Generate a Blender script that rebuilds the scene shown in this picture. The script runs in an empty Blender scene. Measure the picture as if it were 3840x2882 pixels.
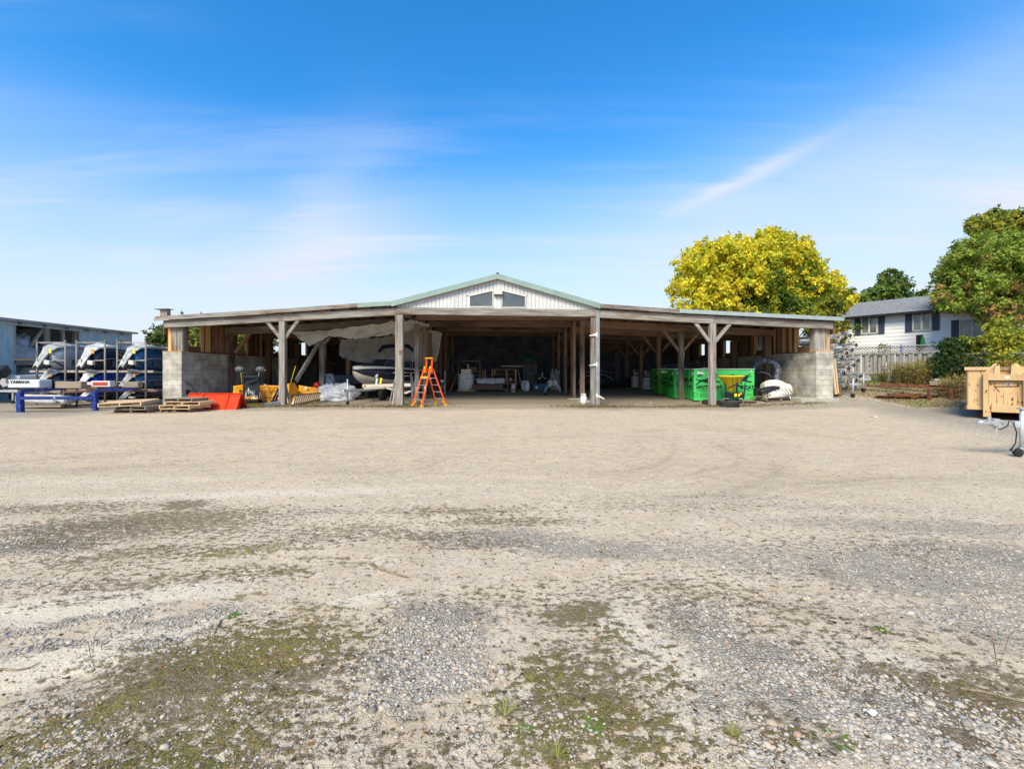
import bpy, math, random
import numpy as np
from mathutils import Vector, Matrix, Euler
R=math.radians; rnd=random.Random(7); rng=np.random.default_rng(11)
S=bpy.context.scene; C=S.collection
# ---------------- camera, sky, sun, exposure ----------------
H=1.6
cd=bpy.data.cameras.new('camera'); cam=bpy.data.objects.new('camera',cd); C.objects.link(cam)
cam.location=(0,0,H); cam.rotation_euler=(R(90),0,0)
cd.sensor_width=36; cd.lens=16.0; cd.shift_x=49/3840; cd.shift_y=-43/3840; cd.clip_end=5000; cd.clip_start=.05
S.camera=cam
S.view_settings.view_transform='Standard'; S.view_settings.look='None'; S.view_settings.gamma=1
S.view_settings.exposure=1.0
SUN_EL=42; SUN_AZ=205   # azimuth clockwise from +Y
wd=bpy.data.worlds.new('World'); S.world=wd; wd.use_nodes=True
def nd(nt,t,**k):
    n=nt.nodes.new(t)
    for a,b in k.items():
        if hasattr(n,a): setattr(n,a,b)
        else: n.inputs[a].default_value=b
    return n
def build_world():
    nt=wd.node_tree; nt.nodes.clear(); L=nt.links.new
    out=nd(nt,'ShaderNodeOutputWorld'); bg=nd(nt,'ShaderNodeBackground'); bg.inputs[1].default_value=.105
    sky=nd(nt,'ShaderNodeTexSky'); sky.sky_type='NISHITA'; sky.sun_disc=False
    sky.sun_elevation=R(SUN_EL); sky.sun_rotation=R(SUN_AZ); sky.altitude=0; sky.air_density=1.0; sky.dust_density=.3; sky.ozone_density=2.2
    hs=nd(nt,'ShaderNodeHueSaturation'); hs.inputs['Saturation'].default_value=1.22; hs.inputs['Value'].default_value=1.12; hs.inputs['Hue'].default_value=.497
    L(sky.outputs[0],hs.inputs['Color'])
    ti=nd(nt,'ShaderNodeMix',data_type='RGBA',blend_type='MULTIPLY'); ti.inputs[0].default_value=1; L(hs.outputs[0],ti.inputs[6]); ti.inputs[7].default_value=(.35,.95,1.20,1)
    tc=nd(nt,'ShaderNodeTexCoord'); sp=nd(nt,'ShaderNodeSeparateXYZ'); L(tc.outputs['Generated'],sp.inputs[0])
    def M(op,a,b=None,c=None,clamp=False):
        m=nd(nt,'ShaderNodeMath',operation=op); m.use_clamp=clamp
        for i,v in enumerate((a,b,c)):
            if v is None: continue
            if hasattr(v,'name'): L(v,m.inputs[i])
            else: m.inputs[i].default_value=v
        return m.outputs[0]
    def RANGE(v,a,b,c,d):
        m=nd(nt,'ShaderNodeMapRange',interpolation_type='SMOOTHSTEP'); L(v,m.inputs[0])
        for i,x in enumerate((a,b,c,d)): m.inputs[i+1].default_value=x
        return m.outputs[0]
    x,y,z=sp.outputs
    zz=M('MAXIMUM',z,.02)
    d=M('ADD',zz,.10)
    px=M('DIVIDE',x,d); py=M('DIVIDE',y,d)
    cb=nd(nt,'ShaderNodeCombineXYZ'); L(px,cb.inputs[0]); L(py,cb.inputs[1])
    mp=nd(nt,'ShaderNodeMapping'); mp.inputs['Rotation'].default_value=(0,0,R(-38)); mp.inputs['Scale'].default_value=(.35,1.1,1); L(cb.outputs[0],mp.inputs[0])
    n1=nd(nt,'ShaderNodeTexNoise'); n1.inputs['Scale'].default_value=.62; n1.inputs['Detail'].default_value=3.5; n1.inputs['Roughness'].default_value=.5; n1.inputs['Distortion'].default_value=.7
    L(mp.outputs[0],n1.inputs['Vector'])
    n2=nd(nt,'ShaderNodeTexNoise'); n2.inputs['Scale'].default_value=1.6; n2.inputs['Detail'].default_value=6; n2.inputs['Distortion'].default_value=.4
    mp2=nd(nt,'ShaderNodeMapping'); mp2.inputs['Rotation'].default_value=(0,0,R(-24)); mp2.inputs['Scale'].default_value=(.3,1.5,1); mp2.inputs['Location'].default_value=(4.1,1.3,0); L(cb.outputs[0],mp2.inputs[0]); L(mp2.outputs[0],n2.inputs['Vector'])
    c1=RANGE(n1.outputs[0],.46,.74,0,1); c2=RANGE(n2.outputs[0],.44,.72,0,1)
    n4=nd(nt,'ShaderNodeTexNoise'); n4.inputs['Scale'].default_value=5.5; n4.inputs['Detail'].default_value=9; n4.inputs['Roughness'].default_value=.62; n4.inputs['Distortion'].default_value=.8
    mp4=nd(nt,'ShaderNodeMapping'); mp4.inputs['Rotation'].default_value=(0,0,R(-30)); mp4.inputs['Scale'].default_value=(.22,1.6,1); L(cb.outputs[0],mp4.inputs[0]); L(mp4.outputs[0],n4.inputs['Vector'])
    fib=RANGE(n4.outputs[0],.30,.66,.25,1.15)
    cl=M('ADD',M('MULTIPLY',c1,.55),M('MULTIPLY',c2,.50),clamp=True); cl=M('MULTIPLY',cl,fib)
    band=RANGE(zz,.60,.25,0.04,1)                      # thin cloud thickens low down
    cl=M('MULTIPLY',cl,band)
    # a curl of cirrus at the left and a short bright streak at the right, laid on directions of the sky
    def blob(vec,sx,sz,ang,amt):
        v=Vector(vec).normalized(); rgt=v.cross(Vector((0,0,1))).normalized(); up=rgt.cross(v)
        a=rgt*math.cos(ang)+up*math.sin(ang); b=up*math.cos(ang)-rgt*math.sin(ang)
        def dot(w):
            q=nd(nt,'ShaderNodeVectorMath',operation='DOT_PRODUCT'); L(tc.outputs['Generated'],q.inputs[0]); q.inputs[1].default_value=w; return q.outputs['Value']
        u=M('DIVIDE',dot(a),sx); w=M('DIVIDE',dot(b),sz)
        w=M('ADD',w,M('ADD',M('MULTIPLY',M('SUBTRACT',n2.outputs[0],.5),3.0),M('MULTIPLY',M('SUBTRACT',n4.outputs[0],.5),1.6)))
        rr=M('ADD',M('MULTIPLY',u,u),M('MULTIPLY',w,w))
        g=M('POWER',2.718,M('MULTIPLY',rr,-1.0))
        f=RANGE(dot(v),0,.3,0,1)
        return M('MULTIPLY',M('MULTIPLY',g,amt),f)
    def pxd(a,b): return ((a-1871)/1707,1,-(b-1398)/1707)
    for a in ((pxd(1230,780),.15,.07,R(62),.30),(pxd(1250,930),.20,.07,R(20),.42),(pxd(950,1010),.25,.05,R(14),.35),(pxd(2800,670),.11,.014,R(20),.55),(pxd(3500,880),.40,.12,R(14),.45),(pxd(760,820),.10,.02,R(18),.25),(pxd(2450,900),.45,.10,R(10),.30),(pxd(3000,700),.7,.07,R(24),.22)):
        cl=M('ADD',cl,blob(*a),clamp=True)
    cl=M('MULTIPLY',cl,.85)
    mx=nd(nt,'ShaderNodeMix',data_type='RGBA'); L(cl,mx.inputs[0]); L(ti.outputs[2],mx.inputs[6]); mx.inputs[7].default_value=(4.0,4.2,4.75,1)
    hz=RANGE(zz,.50,.0,0,.95)
    mh=nd(nt,'ShaderNodeMix',data_type='RGBA'); L(hz,mh.inputs[0]); L(mx.outputs[2],mh.inputs[6]); mh.inputs[7].default_value=(3.95,4.08,4.55,1)
    L(mh.outputs[2],bg.inputs[0]); L(bg.outputs[0],out.inputs[0])
build_world()
sd=bpy.data.lights.new('sun','SUN'); sun=bpy.data.objects.new('sun',sd); C.objects.link(sun)
sd.energy=2.85; sd.angle=R(26); sd.color=(1,.86,.62)
sv=Vector((math.sin(R(SUN_AZ))*math.cos(R(SUN_EL)),math.cos(R(SUN_AZ))*math.cos(R(SUN_EL)),math.sin(R(SUN_EL))))
sun.rotation_euler=sv.to_track_quat('Z','Y').to_euler(); sun.location=(0,-20,40)

# ---------------- materials ----------------
MC={}
def mat(name,cols=None,scale=4,stretch=(1,1,1),rough=.8,metal=0,bump=.15,detail=6,spec=.3,rv=0.,dirt=None,attr=None,bscale=None,trans=0,coat=0,bdist=.02,ramp=(.3,.7)):
    if name in MC: return MC[name]
    m=bpy.data.materials.new(name); m.use_nodes=True; nt=m.node_tree; L=nt.links.new
    p=nt.nodes['Principled BSDF']; p.inputs['Roughness'].default_value=rough; p.inputs['Metallic'].default_value=metal
    p.inputs['Specular IOR Level'].default_value=spec; p.inputs['Coat Weight'].default_value=coat; p.inputs['Coat Roughness'].default_value=.15
    tc=nd(nt,'ShaderNodeTexCoord'); mp=nd(nt,'ShaderNodeMapping'); mp.inputs['Scale'].default_value=stretch; L(tc.outputs['Object'],mp.inputs[0])
    oi=nd(nt,'ShaderNodeObjectInfo')
    ad=nd(nt,'ShaderNodeVectorMath',operation='ADD'); L(mp.outputs[0],ad.inputs[0])
    ml=nd(nt,'ShaderNodeMath',operation='MULTIPLY'); L(oi.outputs['Random'],ml.inputs[0]); ml.inputs[1].default_value=17.; L(ml.outputs[0],ad.inputs[1])
    n=nd(nt,'ShaderNodeTexNoise'); n.inputs['Scale'].default_value=scale; n.inputs['Detail'].default_value=detail; n.inputs['Roughness'].default_value=.6; L(ad.outputs[0],n.inputs['Vector'])
    if attr:
        at=nd(nt,'ShaderNodeAttribute',attribute_name=attr); col=at.outputs['Color']
    else:
        cr=nd(nt,'ShaderNodeValToRGB'); L(n.outputs[0],cr.inputs[0]); e=cr.color_ramp.elements
        k=len(cols)
        if k==1: e[0].color=e[1].color=(*cols[0],1)
        else:
            for i,c in enumerate(cols):
                pos=ramp[0]+(ramp[1]-ramp[0])*i/(k-1)
                if i<2 and i<len(e): q=e[i]; q.position=pos
                else: q=e.new(pos)
                q.color=(*c,1)
        col=cr.outputs[0]
    if dirt:
        dc,ds,lo,hi=dirt[:4]
        n3=nd(nt,'ShaderNodeTexNoise'); n3.inputs['Scale'].default_value=ds; n3.inputs['Detail'].default_value=7; n3.inputs['Roughness'].default_value=.65
        if len(dirt)>4:
            mp3=nd(nt,'ShaderNodeMapping'); mp3.inputs['Scale'].default_value=dirt[4]; L(tc.outputs['Object'],mp3.inputs[0]); L(mp3.outputs[0],n3.inputs['Vector'])
        else: L(ad.outputs[0],n3.inputs['Vector'])
        r=nd(nt,'ShaderNodeMapRange'); L(n3.outputs[0],r.inputs[0]); r.inputs[1].default_value=lo; r.inputs[2].default_value=hi
        mx=nd(nt,'ShaderNodeMix',data_type='RGBA'); L(r.outputs[0],mx.inputs[0]); L(col,mx.inputs[6]); mx.inputs[7].default_value=(*dc,1); col=mx.outputs[2]
    if rv:
        r=nd(nt,'ShaderNodeMapRange'); L(oi.outputs['Random'],r.inputs[0]); r.inputs[3].default_value=1-rv; r.inputs[4].default_value=1+rv
        h=nd(nt,'ShaderNodeHueSaturation'); L(col,h.inputs['Color']); L(r.outputs[0],h.inputs['Value']); col=h.outputs[0]
    L(col,p.inputs['Base Color'])
    if trans:
        p.inputs['Subsurface Weight'].default_value=0
        t=nd(nt,'ShaderNodeBsdfTranslucent'); L(col,t.inputs[0]); ms=nd(nt,'ShaderNodeMixShader'); ms.inputs[0].default_value=trans
        L(p.outputs[0],ms.inputs[1]); L(t.outputs[0],ms.inputs[2]); L(ms.outputs[0],nt.nodes['Material Output'].inputs[0])
    if bump:
        b=nd(nt,'ShaderNodeBump'); b.inputs['Strength'].default_value=bump; b.inputs['Distance'].default_value=bdist
        src=n
        if bscale:
            src=nd(nt,'ShaderNodeTexNoise'); src.inputs['Scale'].default_value=bscale; src.inputs['Detail'].default_value=5; L(ad.outputs[0],src.inputs['Vector'])
        L(src.outputs[0],b.inputs['Height']); L(b.outputs[0],p.inputs['Normal'])
    MC[name]=m; return m
def woods(nm,cols,dirt=None,rv=.18,bump=.5):
    for ax,st in (('x',(.5,9,9)),('y',(9,.5,9)),('z',(9,9,.5))):
        dd=None
        if dirt: dd=(dirt[0],dirt[1],dirt[2],dirt[3],tuple(.25 if s<1 else 1.2 for s in st))
        mat(nm+'_'+ax,cols,scale=2.2,stretch=st,rough=.85,bump=bump,rv=rv,dirt=dd,bdist=.012,ramp=(.22,.75))
woods('weathered',[(.05,.046,.042),(.19,.175,.155),(.32,.295,.26),(.50,.46,.39)],((.15,.08,.045),1.3,.52,.68),rv=.2)
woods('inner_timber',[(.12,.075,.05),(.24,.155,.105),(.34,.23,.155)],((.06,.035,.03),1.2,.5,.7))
woods('fresh_board',[(.36,.19,.07),(.56,.33,.14),(.66,.42,.20)],rv=.3)
woods('brown_board',[(.14,.07,.04),(.24,.13,.07),(.32,.18,.09)],rv=.5)
woods('pallet_new',[(.45,.30,.16),(.62,.45,.26),(.72,.55,.34)],rv=.1)
woods('pallet_old',[(.15,.12,.09),(.27,.22,.165),(.35,.29,.22)],rv=.1)
def block_mat(name='concrete_block',c1=(.56,.53,.45),c2=(.46,.43,.37),mc=(.30,.28,.24)):
    m=bpy.data.materials.new(name); m.use_nodes=True; nt=m.node_tree; L=nt.links.new; p=nt.nodes['Principled BSDF']; p.inputs['Roughness'].default_value=.95; p.inputs['Specular IOR Level'].default_value=.15
    tc=nd(nt,'ShaderNodeTexCoord'); sp=nd(nt,'ShaderNodeSeparateXYZ'); L(tc.outputs['Object'],sp.inputs[0])
    a=nd(nt,'ShaderNodeMath',operation='ADD'); L(sp.outputs[0],a.inputs[0]); L(sp.outputs[1],a.inputs[1])
    c=nd(nt,'ShaderNodeCombineXYZ'); L(a.outputs[0],c.inputs[0]); L(sp.outputs[2],c.inputs[1])
    b=nd(nt,'ShaderNodeTexBrick'); L(c.outputs[0],b.inputs['Vector']); b.inputs['Scale'].default_value=1; b.inputs['Brick Width'].default_value=.41; b.inputs['Row Height'].default_value=.225
    b.inputs['Mortar Size'].default_value=.008; b.inputs['Mortar Smooth'].default_value=.3; b.inputs['Color1'].default_value=(*c1,1); b.inputs['Color2'].default_value=(*c2,1); b.inputs['Mortar'].default_value=(*mc,1)
    n=nd(nt,'ShaderNodeTexNoise'); n.inputs['Scale'].default_value=1.3; n.inputs['Detail'].default_value=8; n.inputs['Roughness'].default_value=.7; L(tc.outputs['Object'],n.inputs['Vector'])
    r=nd(nt,'ShaderNodeMapRange'); L(n.outputs[0],r.inputs[0]); r.inputs[1].default_value=.36; r.inputs[2].default_value=.66; r.inputs[3].default_value=.5; r.inputs[4].default_value=1.25
    mx=nd(nt,'ShaderNodeMix',data_type='RGBA',blend_type='MULTIPLY'); mx.inputs[0].default_value=1; L(b.outputs[0],mx.inputs[6]); L(r.outputs[0],mx.inputs[7]); L(mx.outputs[2],p.inputs['Base Color'])
    n2=nd(nt,'ShaderNodeTexNoise'); n2.inputs['Scale'].default_value=35; L(tc.outputs['Object'],n2.inputs['Vector'])
    s=nd(nt,'ShaderNodeMath',operation='MULTIPLY_ADD'); L(b.outputs['Fac'],s.inputs[0]); s.inputs[1].default_value=-1; L(n2.outputs[0],s.inputs[2])
    bp=nd(nt,'ShaderNodeBump'); bp.inputs['Strength'].default_value=.5; bp.inputs['Distance'].default_value=.012; L(s.outputs[0],bp.inputs['Height']); L(bp.outputs[0],p.inputs['Normal'])
    MC[name]=m; return m
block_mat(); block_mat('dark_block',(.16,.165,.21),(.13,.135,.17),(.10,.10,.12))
mat('galvanised',[(.42,.44,.45),(.62,.64,.66)],scale=9,rough=.5,metal=.45,bump=.05)
mat('white_trim',[(.52,.52,.49),(.66,.66,.63)],scale=3,rough=.6,bump=.05,dirt=((.33,.28,.2),5,.62,.75))
mat('siding_white',[(.50,.505,.50),(.61,.615,.61)],scale=2,rough=.55,bump=.1,dirt=((.34,.31,.25),4,.56,.80,(3,3,.6)))
mat('house_white',[(.76,.76,.76),(.82,.82,.82)],scale=1,rough=.5,bump=.03)
mat('flashing_green',[(.20,.28,.25),(.28,.36,.32)],scale=3,rough=.5,metal=.2,bump=.08)
mat('flashing_pale',[(.29,.35,.355),(.37,.43,.43)],scale=3,rough=.45,metal=.2,bump=.05)
mat('flashing_grey',[(.20,.20,.205),(.31,.31,.32)],scale=5,rough=.55,metal=.15,bump=.15)
mat('barn_blue',[(.20,.30,.33),(.29,.39,.42),(.36,.46,.48)],scale=3,stretch=(2,2,.4),rough=.6,bump=.1,dirt=((.24,.19,.15),3,.58,.75))
mat('rust',[(.06,.025,.015),(.15,.06,.03),(.25,.11,.05)],scale=8,rough=.95,bump=.4)
mat('rusty_red',[(.12,.065,.05),(.21,.12,.095)],scale=4,rough=.8,bump=.2)
mat('rack_steel',[(.15,.17,.15),(.24,.24,.22),(.30,.20,.14)],scale=6,rough=.75,metal=.2,bump=.2)
mat('rack_rail',[(.30,.25,.20),(.42,.36,.30),(.33,.18,.11)],scale=6,rough=.8,bump=.2)
mat('glass',[(.05,.06,.065)],rough=.07,spec=.8,bump=0)
mat('house_glass',[(.05,.06,.06),(.16,.18,.17),(.30,.32,.30)],scale=2.2,rough=.1,spec=.7,bump=0)  # mottled greys paint uneven reflections into the pane colour
mat('gable_glass',[(.06,.075,.08),(.11,.125,.13)],scale=1.5,rough=.16,spec=.7,bump=0)
mat('black_rubber',[(.015,.015,.016),(.035,.035,.035)],scale=10,rough=.85,bump=.2)
mat('black_metal',[(.015,.017,.022),(.035,.04,.05)],scale=8,rough=.45,bump=.1,metal=.3)
mat('black_plastic',[(.012,.013,.018),(.03,.03,.036)],scale=4,rough=.38,bump=.1)
mat('white_plastic',[(.50,.50,.47),(.62,.61,.58)],scale=3,rough=.4,bump=.08)
mat('cream_plastic',[(.60,.56,.49),(.72,.68,.62)],scale=3,rough=.42,bump=.1,dirt=((.35,.28,.2),4,.6,.8))
mat('shrink_white',[(.42,.43,.42),(.62,.63,.61)],scale=4.5,rough=.42,bump=.9,bdist=.08,rv=.2,dirt=((.22,.23,.23),3.2,.46,.7))
mat('film_grey',[(.16,.17,.19),(.30,.32,.34)],scale=4,rough=.3,bump=.5,bdist=.05)
mat('hull_navy',[(.010,.012,.022),(.02,.024,.045)],rough=.22,coat=.5,scale=2,bump=.15,bdist=.05)
mat('hull_blue',[(.006,.03,.30),(.012,.06,.42)],rough=.25,coat=.5,scale=2,bump=.2,bdist=.05)
mat('hull_teal',[(.010,.06,.16),(.02,.10,.24)],rough=.25,coat=.5,scale=2,bump=.2,bdist=.05)
mat('hull_white',[(.34,.35,.36),(.48,.49,.50)],rough=.25,coat=.5,scale=2,bump=.2,bdist=.05)
mat('tag_yellow',[(.85,.72,.02)],rough=.5,bump=0)
mat('tag_orange',[(.85,.35,.02)],rough=.5,bump=0)
mat('barrier_blue',[(.012,.028,.17),(.022,.05,.26)],scale=7,rough=.6,bump=.2,dirt=((.45,.42,.42),7,.60,.68))
mat('bucket_orange',[(.62,.035,.006),(.72,.05,.010)],scale=2,rough=.6,spec=.12,bump=.1,dirt=((.45,.08,.03),6,.6,.8))
mat('plow_yellow',[(.72,.30,.008),(.85,.40,.015)],scale=3,rough=.35,bump=.08,coat=.3,dirt=((.35,.15,.03),6,.62,.8))
mat('hopper_yellow',[(.85,.60,.01),(.92,.68,.02)],scale=3,rough=.35,bump=.05,coat=.3)
mat('ladder_orange',[(.85,.085,.012),(.92,.12,.02)],rough=.4,bump=0)
mat('ladder_yellow',[(.90,.42,.01)],rough=.45,bump=0)
mat('aluminium',[(.5,.51,.52),(.66,.67,.68)],rough=.38,metal=.7,bump=.03)
mat('tarp_white',[(.50,.49,.46),(.68,.67,.63)],scale=2.5,rough=.75,bump=.6,bdist=.06,trans=.25)
mat('tarp_grey',[(.20,.21,.22),(.38,.40,.41)],scale=2.5,rough=.5,bump=.7,bdist=.1)
mat('bag_white',[(.45,.47,.5),(.72,.73,.75)],scale=5,rough=.5,bump=.6,bdist=.05)
mat('crate_green',[(.05,.50,.11),(.08,.60,.15)],scale=2,rough=.38,bump=.35,bdist=.05,coat=.2)
mat('crate_green_dark',[(.015,.25,.035),(.03,.32,.05)],scale=2,rough=.45,bump=.35,bdist=.05)
mat('crate_green_olive',[(.05,.27,.015),(.08,.34,.03)],scale=2,rough=.45,bump=.35,bdist=.05)
mat('print_black',[(.008,.02,.01)],rough=.5,bump=0)
mat('print_green',[(.015,.26,.04)],rough=.5,bump=0)
mat('print_red',[(.45,.06,.04)],rough=.5,bump=0)
mat('container_tan',[(.47,.31,.15),(.57,.39,.20),(.62,.44,.24)],scale=1.2,rough=.6,spec=.2,bump=.12,dirt=((.27,.09,.03),3.6,.585,.67,(1.6,1.6,.35)))
mat('shingle_grey',[(.10,.105,.105),(.22,.225,.23),(.32,.325,.33)],scale=5,stretch=(1,1,3),rough=.95,bump=.4)
mat('shingle_dark',[(.03,.027,.027),(.07,.06,.06)],scale=5,stretch=(1,1,3),rough=.95,bump=.4)
mat('trim_black',[(.012,.014,.02)],rough=.5,bump=0)
mat('shutter',[(.04,.05,.085)],rough=.5,bump=0)
mat('fence_wood',[(.17,.155,.135),(.29,.27,.24),(.38,.36,.32)],scale=3,stretch=(6,6,.5),rough=.9,bump=.3,rv=.1)
mat('bark',[(.06,.045,.03),(.14,.11,.08)],scale=6,stretch=(4,4,1),rough=.95,bump=.8)
mat('leaf',attr='Col',rough=.6,bump=0,spec=.25,trans=.35)
mat('grass',attr='Col',rough=.75,bump=0,spec=.15,trans=.2)
mat('pebble',attr='Col',scale=60,rough=.85,bump=.3,bdist=.003,spec=.25)
mat('tank_white',[(.62,.63,.62),(.74,.75,.73)],scale=4,rough=.4,bump=.03,dirt=((.3,.25,.2),4,.62,.8))
mat('dark_green',[(.01,.07,.035),(.02,.11,.05)],scale=4,rough=.7,bump=.3)
mat('bin_blue',[(.02,.08,.15),(.03,.10,.2)],scale=4,rough=.5)
mat('bin_grey',[(.07,.08,.1),(.10,.11,.14)],scale=4,rough=.5)
mat('red_paint',[(.45,.02,.015),(.55,.04,.03)],scale=4,rough=.45)
mat('paper',[(.72,.72,.70)],rough=.8,bump=0)
mat('sign_board',[(.13,.11,.10)],scale=3,rough=.8,bump=.1)
mat('sign_ink',[(.02,.02,.035)],rough=.8,bump=0)
mat('sign_red',[(.09,.015,.02)],rough=.8,bump=0)
mat('foil',[(.30,.24,.19),(.62,.60,.58),(.85,.83,.80)],scale=7,stretch=(.6,.6,3),rough=.25,bump=.8,bdist=.05,metal=.2)
mat('amber',[(.85,.22,.02)],rough=.4,bump=0)
mat('umbrella_green',[(.02,.14,.04)],rough=.8,bump=.2)
mat('concrete',[(.34,.33,.27),(.48,.46,.39)],scale=6,rough=.95,bump=.4)
mat('purple',[(.13,.10,.35)],rough=.6,bump=0)
mat('navy_canvas',[(.012,.015,.035),(.025,.03,.06)],scale=5,rough=.8,bump=.3)
mat('bottom_beige',[(.42,.36,.30),(.54,.48,.41)],scale=3,rough=.35,bump=.05)
mat('trailer_cream',[(.52,.48,.40),(.62,.58,.50)],scale=3,rough=.5,bump=.05)
mat('lamp_face',[(.75,.74,.70)],rough=.4,bump=0)
mat('floor_dust',[(.2,.17,.14),(.3,.26,.22)],scale=4,rough=1)
mat('hose_black',[(.012,.012,.014)],rough=.5,bump=0)
mat('hull_bare',[(.60,.62,.64)],rough=.3,bump=0)
mat('twig',[(.20,.14,.09),(.36,.29,.2)],scale=20,rough=.9,bump=.3)
mat('ribbed_foil',[(.03,.035,.045),(.09,.10,.125),(.36,.38,.42)],scale=7,rough=.28,bump=.8,bdist=.05)  # palest ramp tone paints highlights onto the shiny film

# ---------------- helpers ----------------
def W(x,y,Z): return Vector(((x-1871)/1707*Z,Z,H-(y-1398)/1707*Z))
def sm(t): t=np.clip(t,0,1); return t*t*(3-2*t)
def ground_z(X,Y):
    X=np.asarray(X,float); Y=np.asarray(Y,float)
    z=.17*sm((Y-7)/13)
    z=z+.47*sm((Y-20)/13.5)*sm((14.6-np.abs(X))/1.2)
    z=z+.95*sm((X-9)/10)*sm((Y-16)/9)
    z=z-.06*sm((-X-8)/8)*sm((Y-10)/8)
    return z
def g(X,Y): return float(ground_z(X,Y))
class MB:
    def __init__(s): s.v=[]; s.f=[]; s.sm=[]
    def add(s,vs,fs,smooth=False):
        o=len(s.v); s.v+= [tuple(v) for v in vs]; s.f+=[tuple(i+o for i in f) for f in fs]; s.sm+=[smooth]*len(fs); return s
    def box(s,c,d,rot=None,taper=1.):
        hx,hy,hz=d[0]/2,d[1]/2,d[2]/2; c=Vector(c); vs=[]
        for k in (-1,1):
            t=taper if k>0 else 1
            for a,b in ((-1,-1),(1,-1),(1,1),(-1,1)):
                v=Vector((a*hx*t,b*hy*t,k*hz))
                if rot is not None: v=(rot if isinstance(rot,Matrix) else Euler(rot).to_matrix())@v
                vs.append(c+v)
        return s.add(vs,[(3,2,1,0),(4,5,6,7),(0,1,5,4),(1,2,6,5),(2,3,7,6),(3,0,4,7)])
    def bar(s,p,q,w,h,up=(0,0,1)):
        p=Vector(p);q=Vector(q);d=(q-p).normalized(); u=Vector(up)
        if abs(d.dot(u))>.98: u=Vector((0,1,0))
        r=d.cross(u).normalized(); u=r.cross(d); vs=[]
        for e in (p,q):
            for a,b in ((-1,-1),(1,-1),(1,1),(-1,1)): vs.append(e+r*(a*w/2)+u*(b*h/2))
        return s.add(vs,[(3,2,1,0),(4,5,6,7),(0,1,5,4),(1,2,6,5),(2,3,7,6),(3,0,4,7)])
    def tube(s,pts,r,n=8,closed=False):
        pts=[Vector(p) for p in pts]; m=len(pts); vs=[]; pu=None
        for i,p in enumerate(pts):
            a=pts[(i-1)%m] if closed or i>0 else p; b=pts[(i+1)%m] if closed or i<m-1 else p
            d=(b-a).normalized(); u=pu or (Vector((0,0,1)) if abs(d.z)<.9 else Vector((1,0,0)))
            x=d.cross(u).normalized(); u=x.cross(d); pu=u
            rr=r[i] if isinstance(r,(list,tuple)) else r
            for k in range(n):
                t=2*math.pi*k/n; vs.append(p+x*math.cos(t)*rr+u*math.sin(t)*rr)
        fs=[]
        for i in range(m if closed else m-1):
            j=(i+1)%m
            for k in range(n): l=(k+1)%n; fs.append((i*n+k,i*n+l,j*n+l,j*n+k))
        s.add(vs,fs,True)
        if not closed: o=len(s.v)-len(vs); s.f+= [tuple(o+k for k in range(n))[::-1],tuple(o+(m-1)*n+k for k in range(n))]; s.sm+=[False,False]
        return s
    def lathe(s,prof,c=(0,0,0),axis='z',n=16,cap=False):
        c=Vector(c); vs=[]
        for r,h in prof:
            for k in range(n):
                t=2*math.pi*k/n; a,b=r*math.cos(t),r*math.sin(t)
                vs.append(c+Vector({'z':(a,b,h),'y':(a,h,b),'x':(h,a,b)}[axis]))
        fs=[(i*n+k,i*n+(k+1)%n,(i+1)*n+(k+1)%n,(i+1)*n+k) for i in range(len(prof)-1) for k in range(n)]
        s.add(vs,fs,True)
        if cap:
            o=len(s.v)-len(vs); s.f+=[tuple(o+k for k in range(n))[::-1],tuple(o+(len(prof)-1)*n+k for k in range(n))]; s.sm+=[False,False]
        return s
    def prism(s,poly,vec):
        poly=[Vector(p) for p in poly]; vec=Vector(vec); n=len(poly)
        return s.add(poly+[p+vec for p in poly],[tuple(range(n))[::-1],tuple(range(n,2*n))]+[(i,(i+1)%n,n+(i+1)%n,n+i) for i in range(n)])
    def loft(s,rings,closed=True,caps=True,smooth=True):
        n=len(rings[0]); vs=[v for r in rings for v in r]; fs=[]
        for i in range(len(rings)-1):
            for k in range(n if closed else n-1): l=(k+1)%n; fs.append((i*n+k,i*n+l,(i+1)*n+l,(i+1)*n+k))
        s.add(vs,fs,smooth)
        if caps and closed: o=len(s.v)-len(vs); s.f+=[tuple(o+k for k in range(n))[::-1],tuple(o+(len(rings)-1)*n+k for k in range(n))]; s.sm+=[False,False]
        return s
    def sheet(s,fn,nu,nv,th=.0):
        vs=[fn(i/nu,j/nv) for j in range(nv+1) for i in range(nu+1)]
        return s.add(vs,[(j*(nu+1)+i,j*(nu+1)+i+1,(j+1)*(nu+1)+i+1,(j+1)*(nu+1)+i) for j in range(nv) for i in range(nu)],True)
    def build(s,name,m,parent=None,world=False,bevel=0,solid=0,label=None,**tags):
        me=bpy.data.meshes.new(name); off=Vector((0,0,0))
        if world and parent is not None:
            M=ROOTM[parent.name].inverted(); vs=[tuple(M@Vector(v)) for v in s.v]
        else: vs=s.v
        me.from_pydata(vs,[],s.f); me.polygons.foreach_set('use_smooth',s.sm); me.update()
        me.materials.append(m if not isinstance(m,str) else MC[m])
        o=bpy.data.objects.new(name,me); C.objects.link(o)
        if parent is not None: o.parent=parent; ROOTM[o.name]=ROOTM[parent.name]
        else: ROOTM[o.name]=Matrix()
        if bevel:
            b=o.modifiers.new('bevel','BEVEL'); b.width=bevel; b.segments=1; b.limit_method='ANGLE'
        if solid:
            b=o.modifiers.new('solid','SOLIDIFY'); b.thickness=solid; b.offset=0
        if label: o['label']=label
        for k,v in tags.items(): o[k]=v
        return o
ROOTM={}
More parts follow.
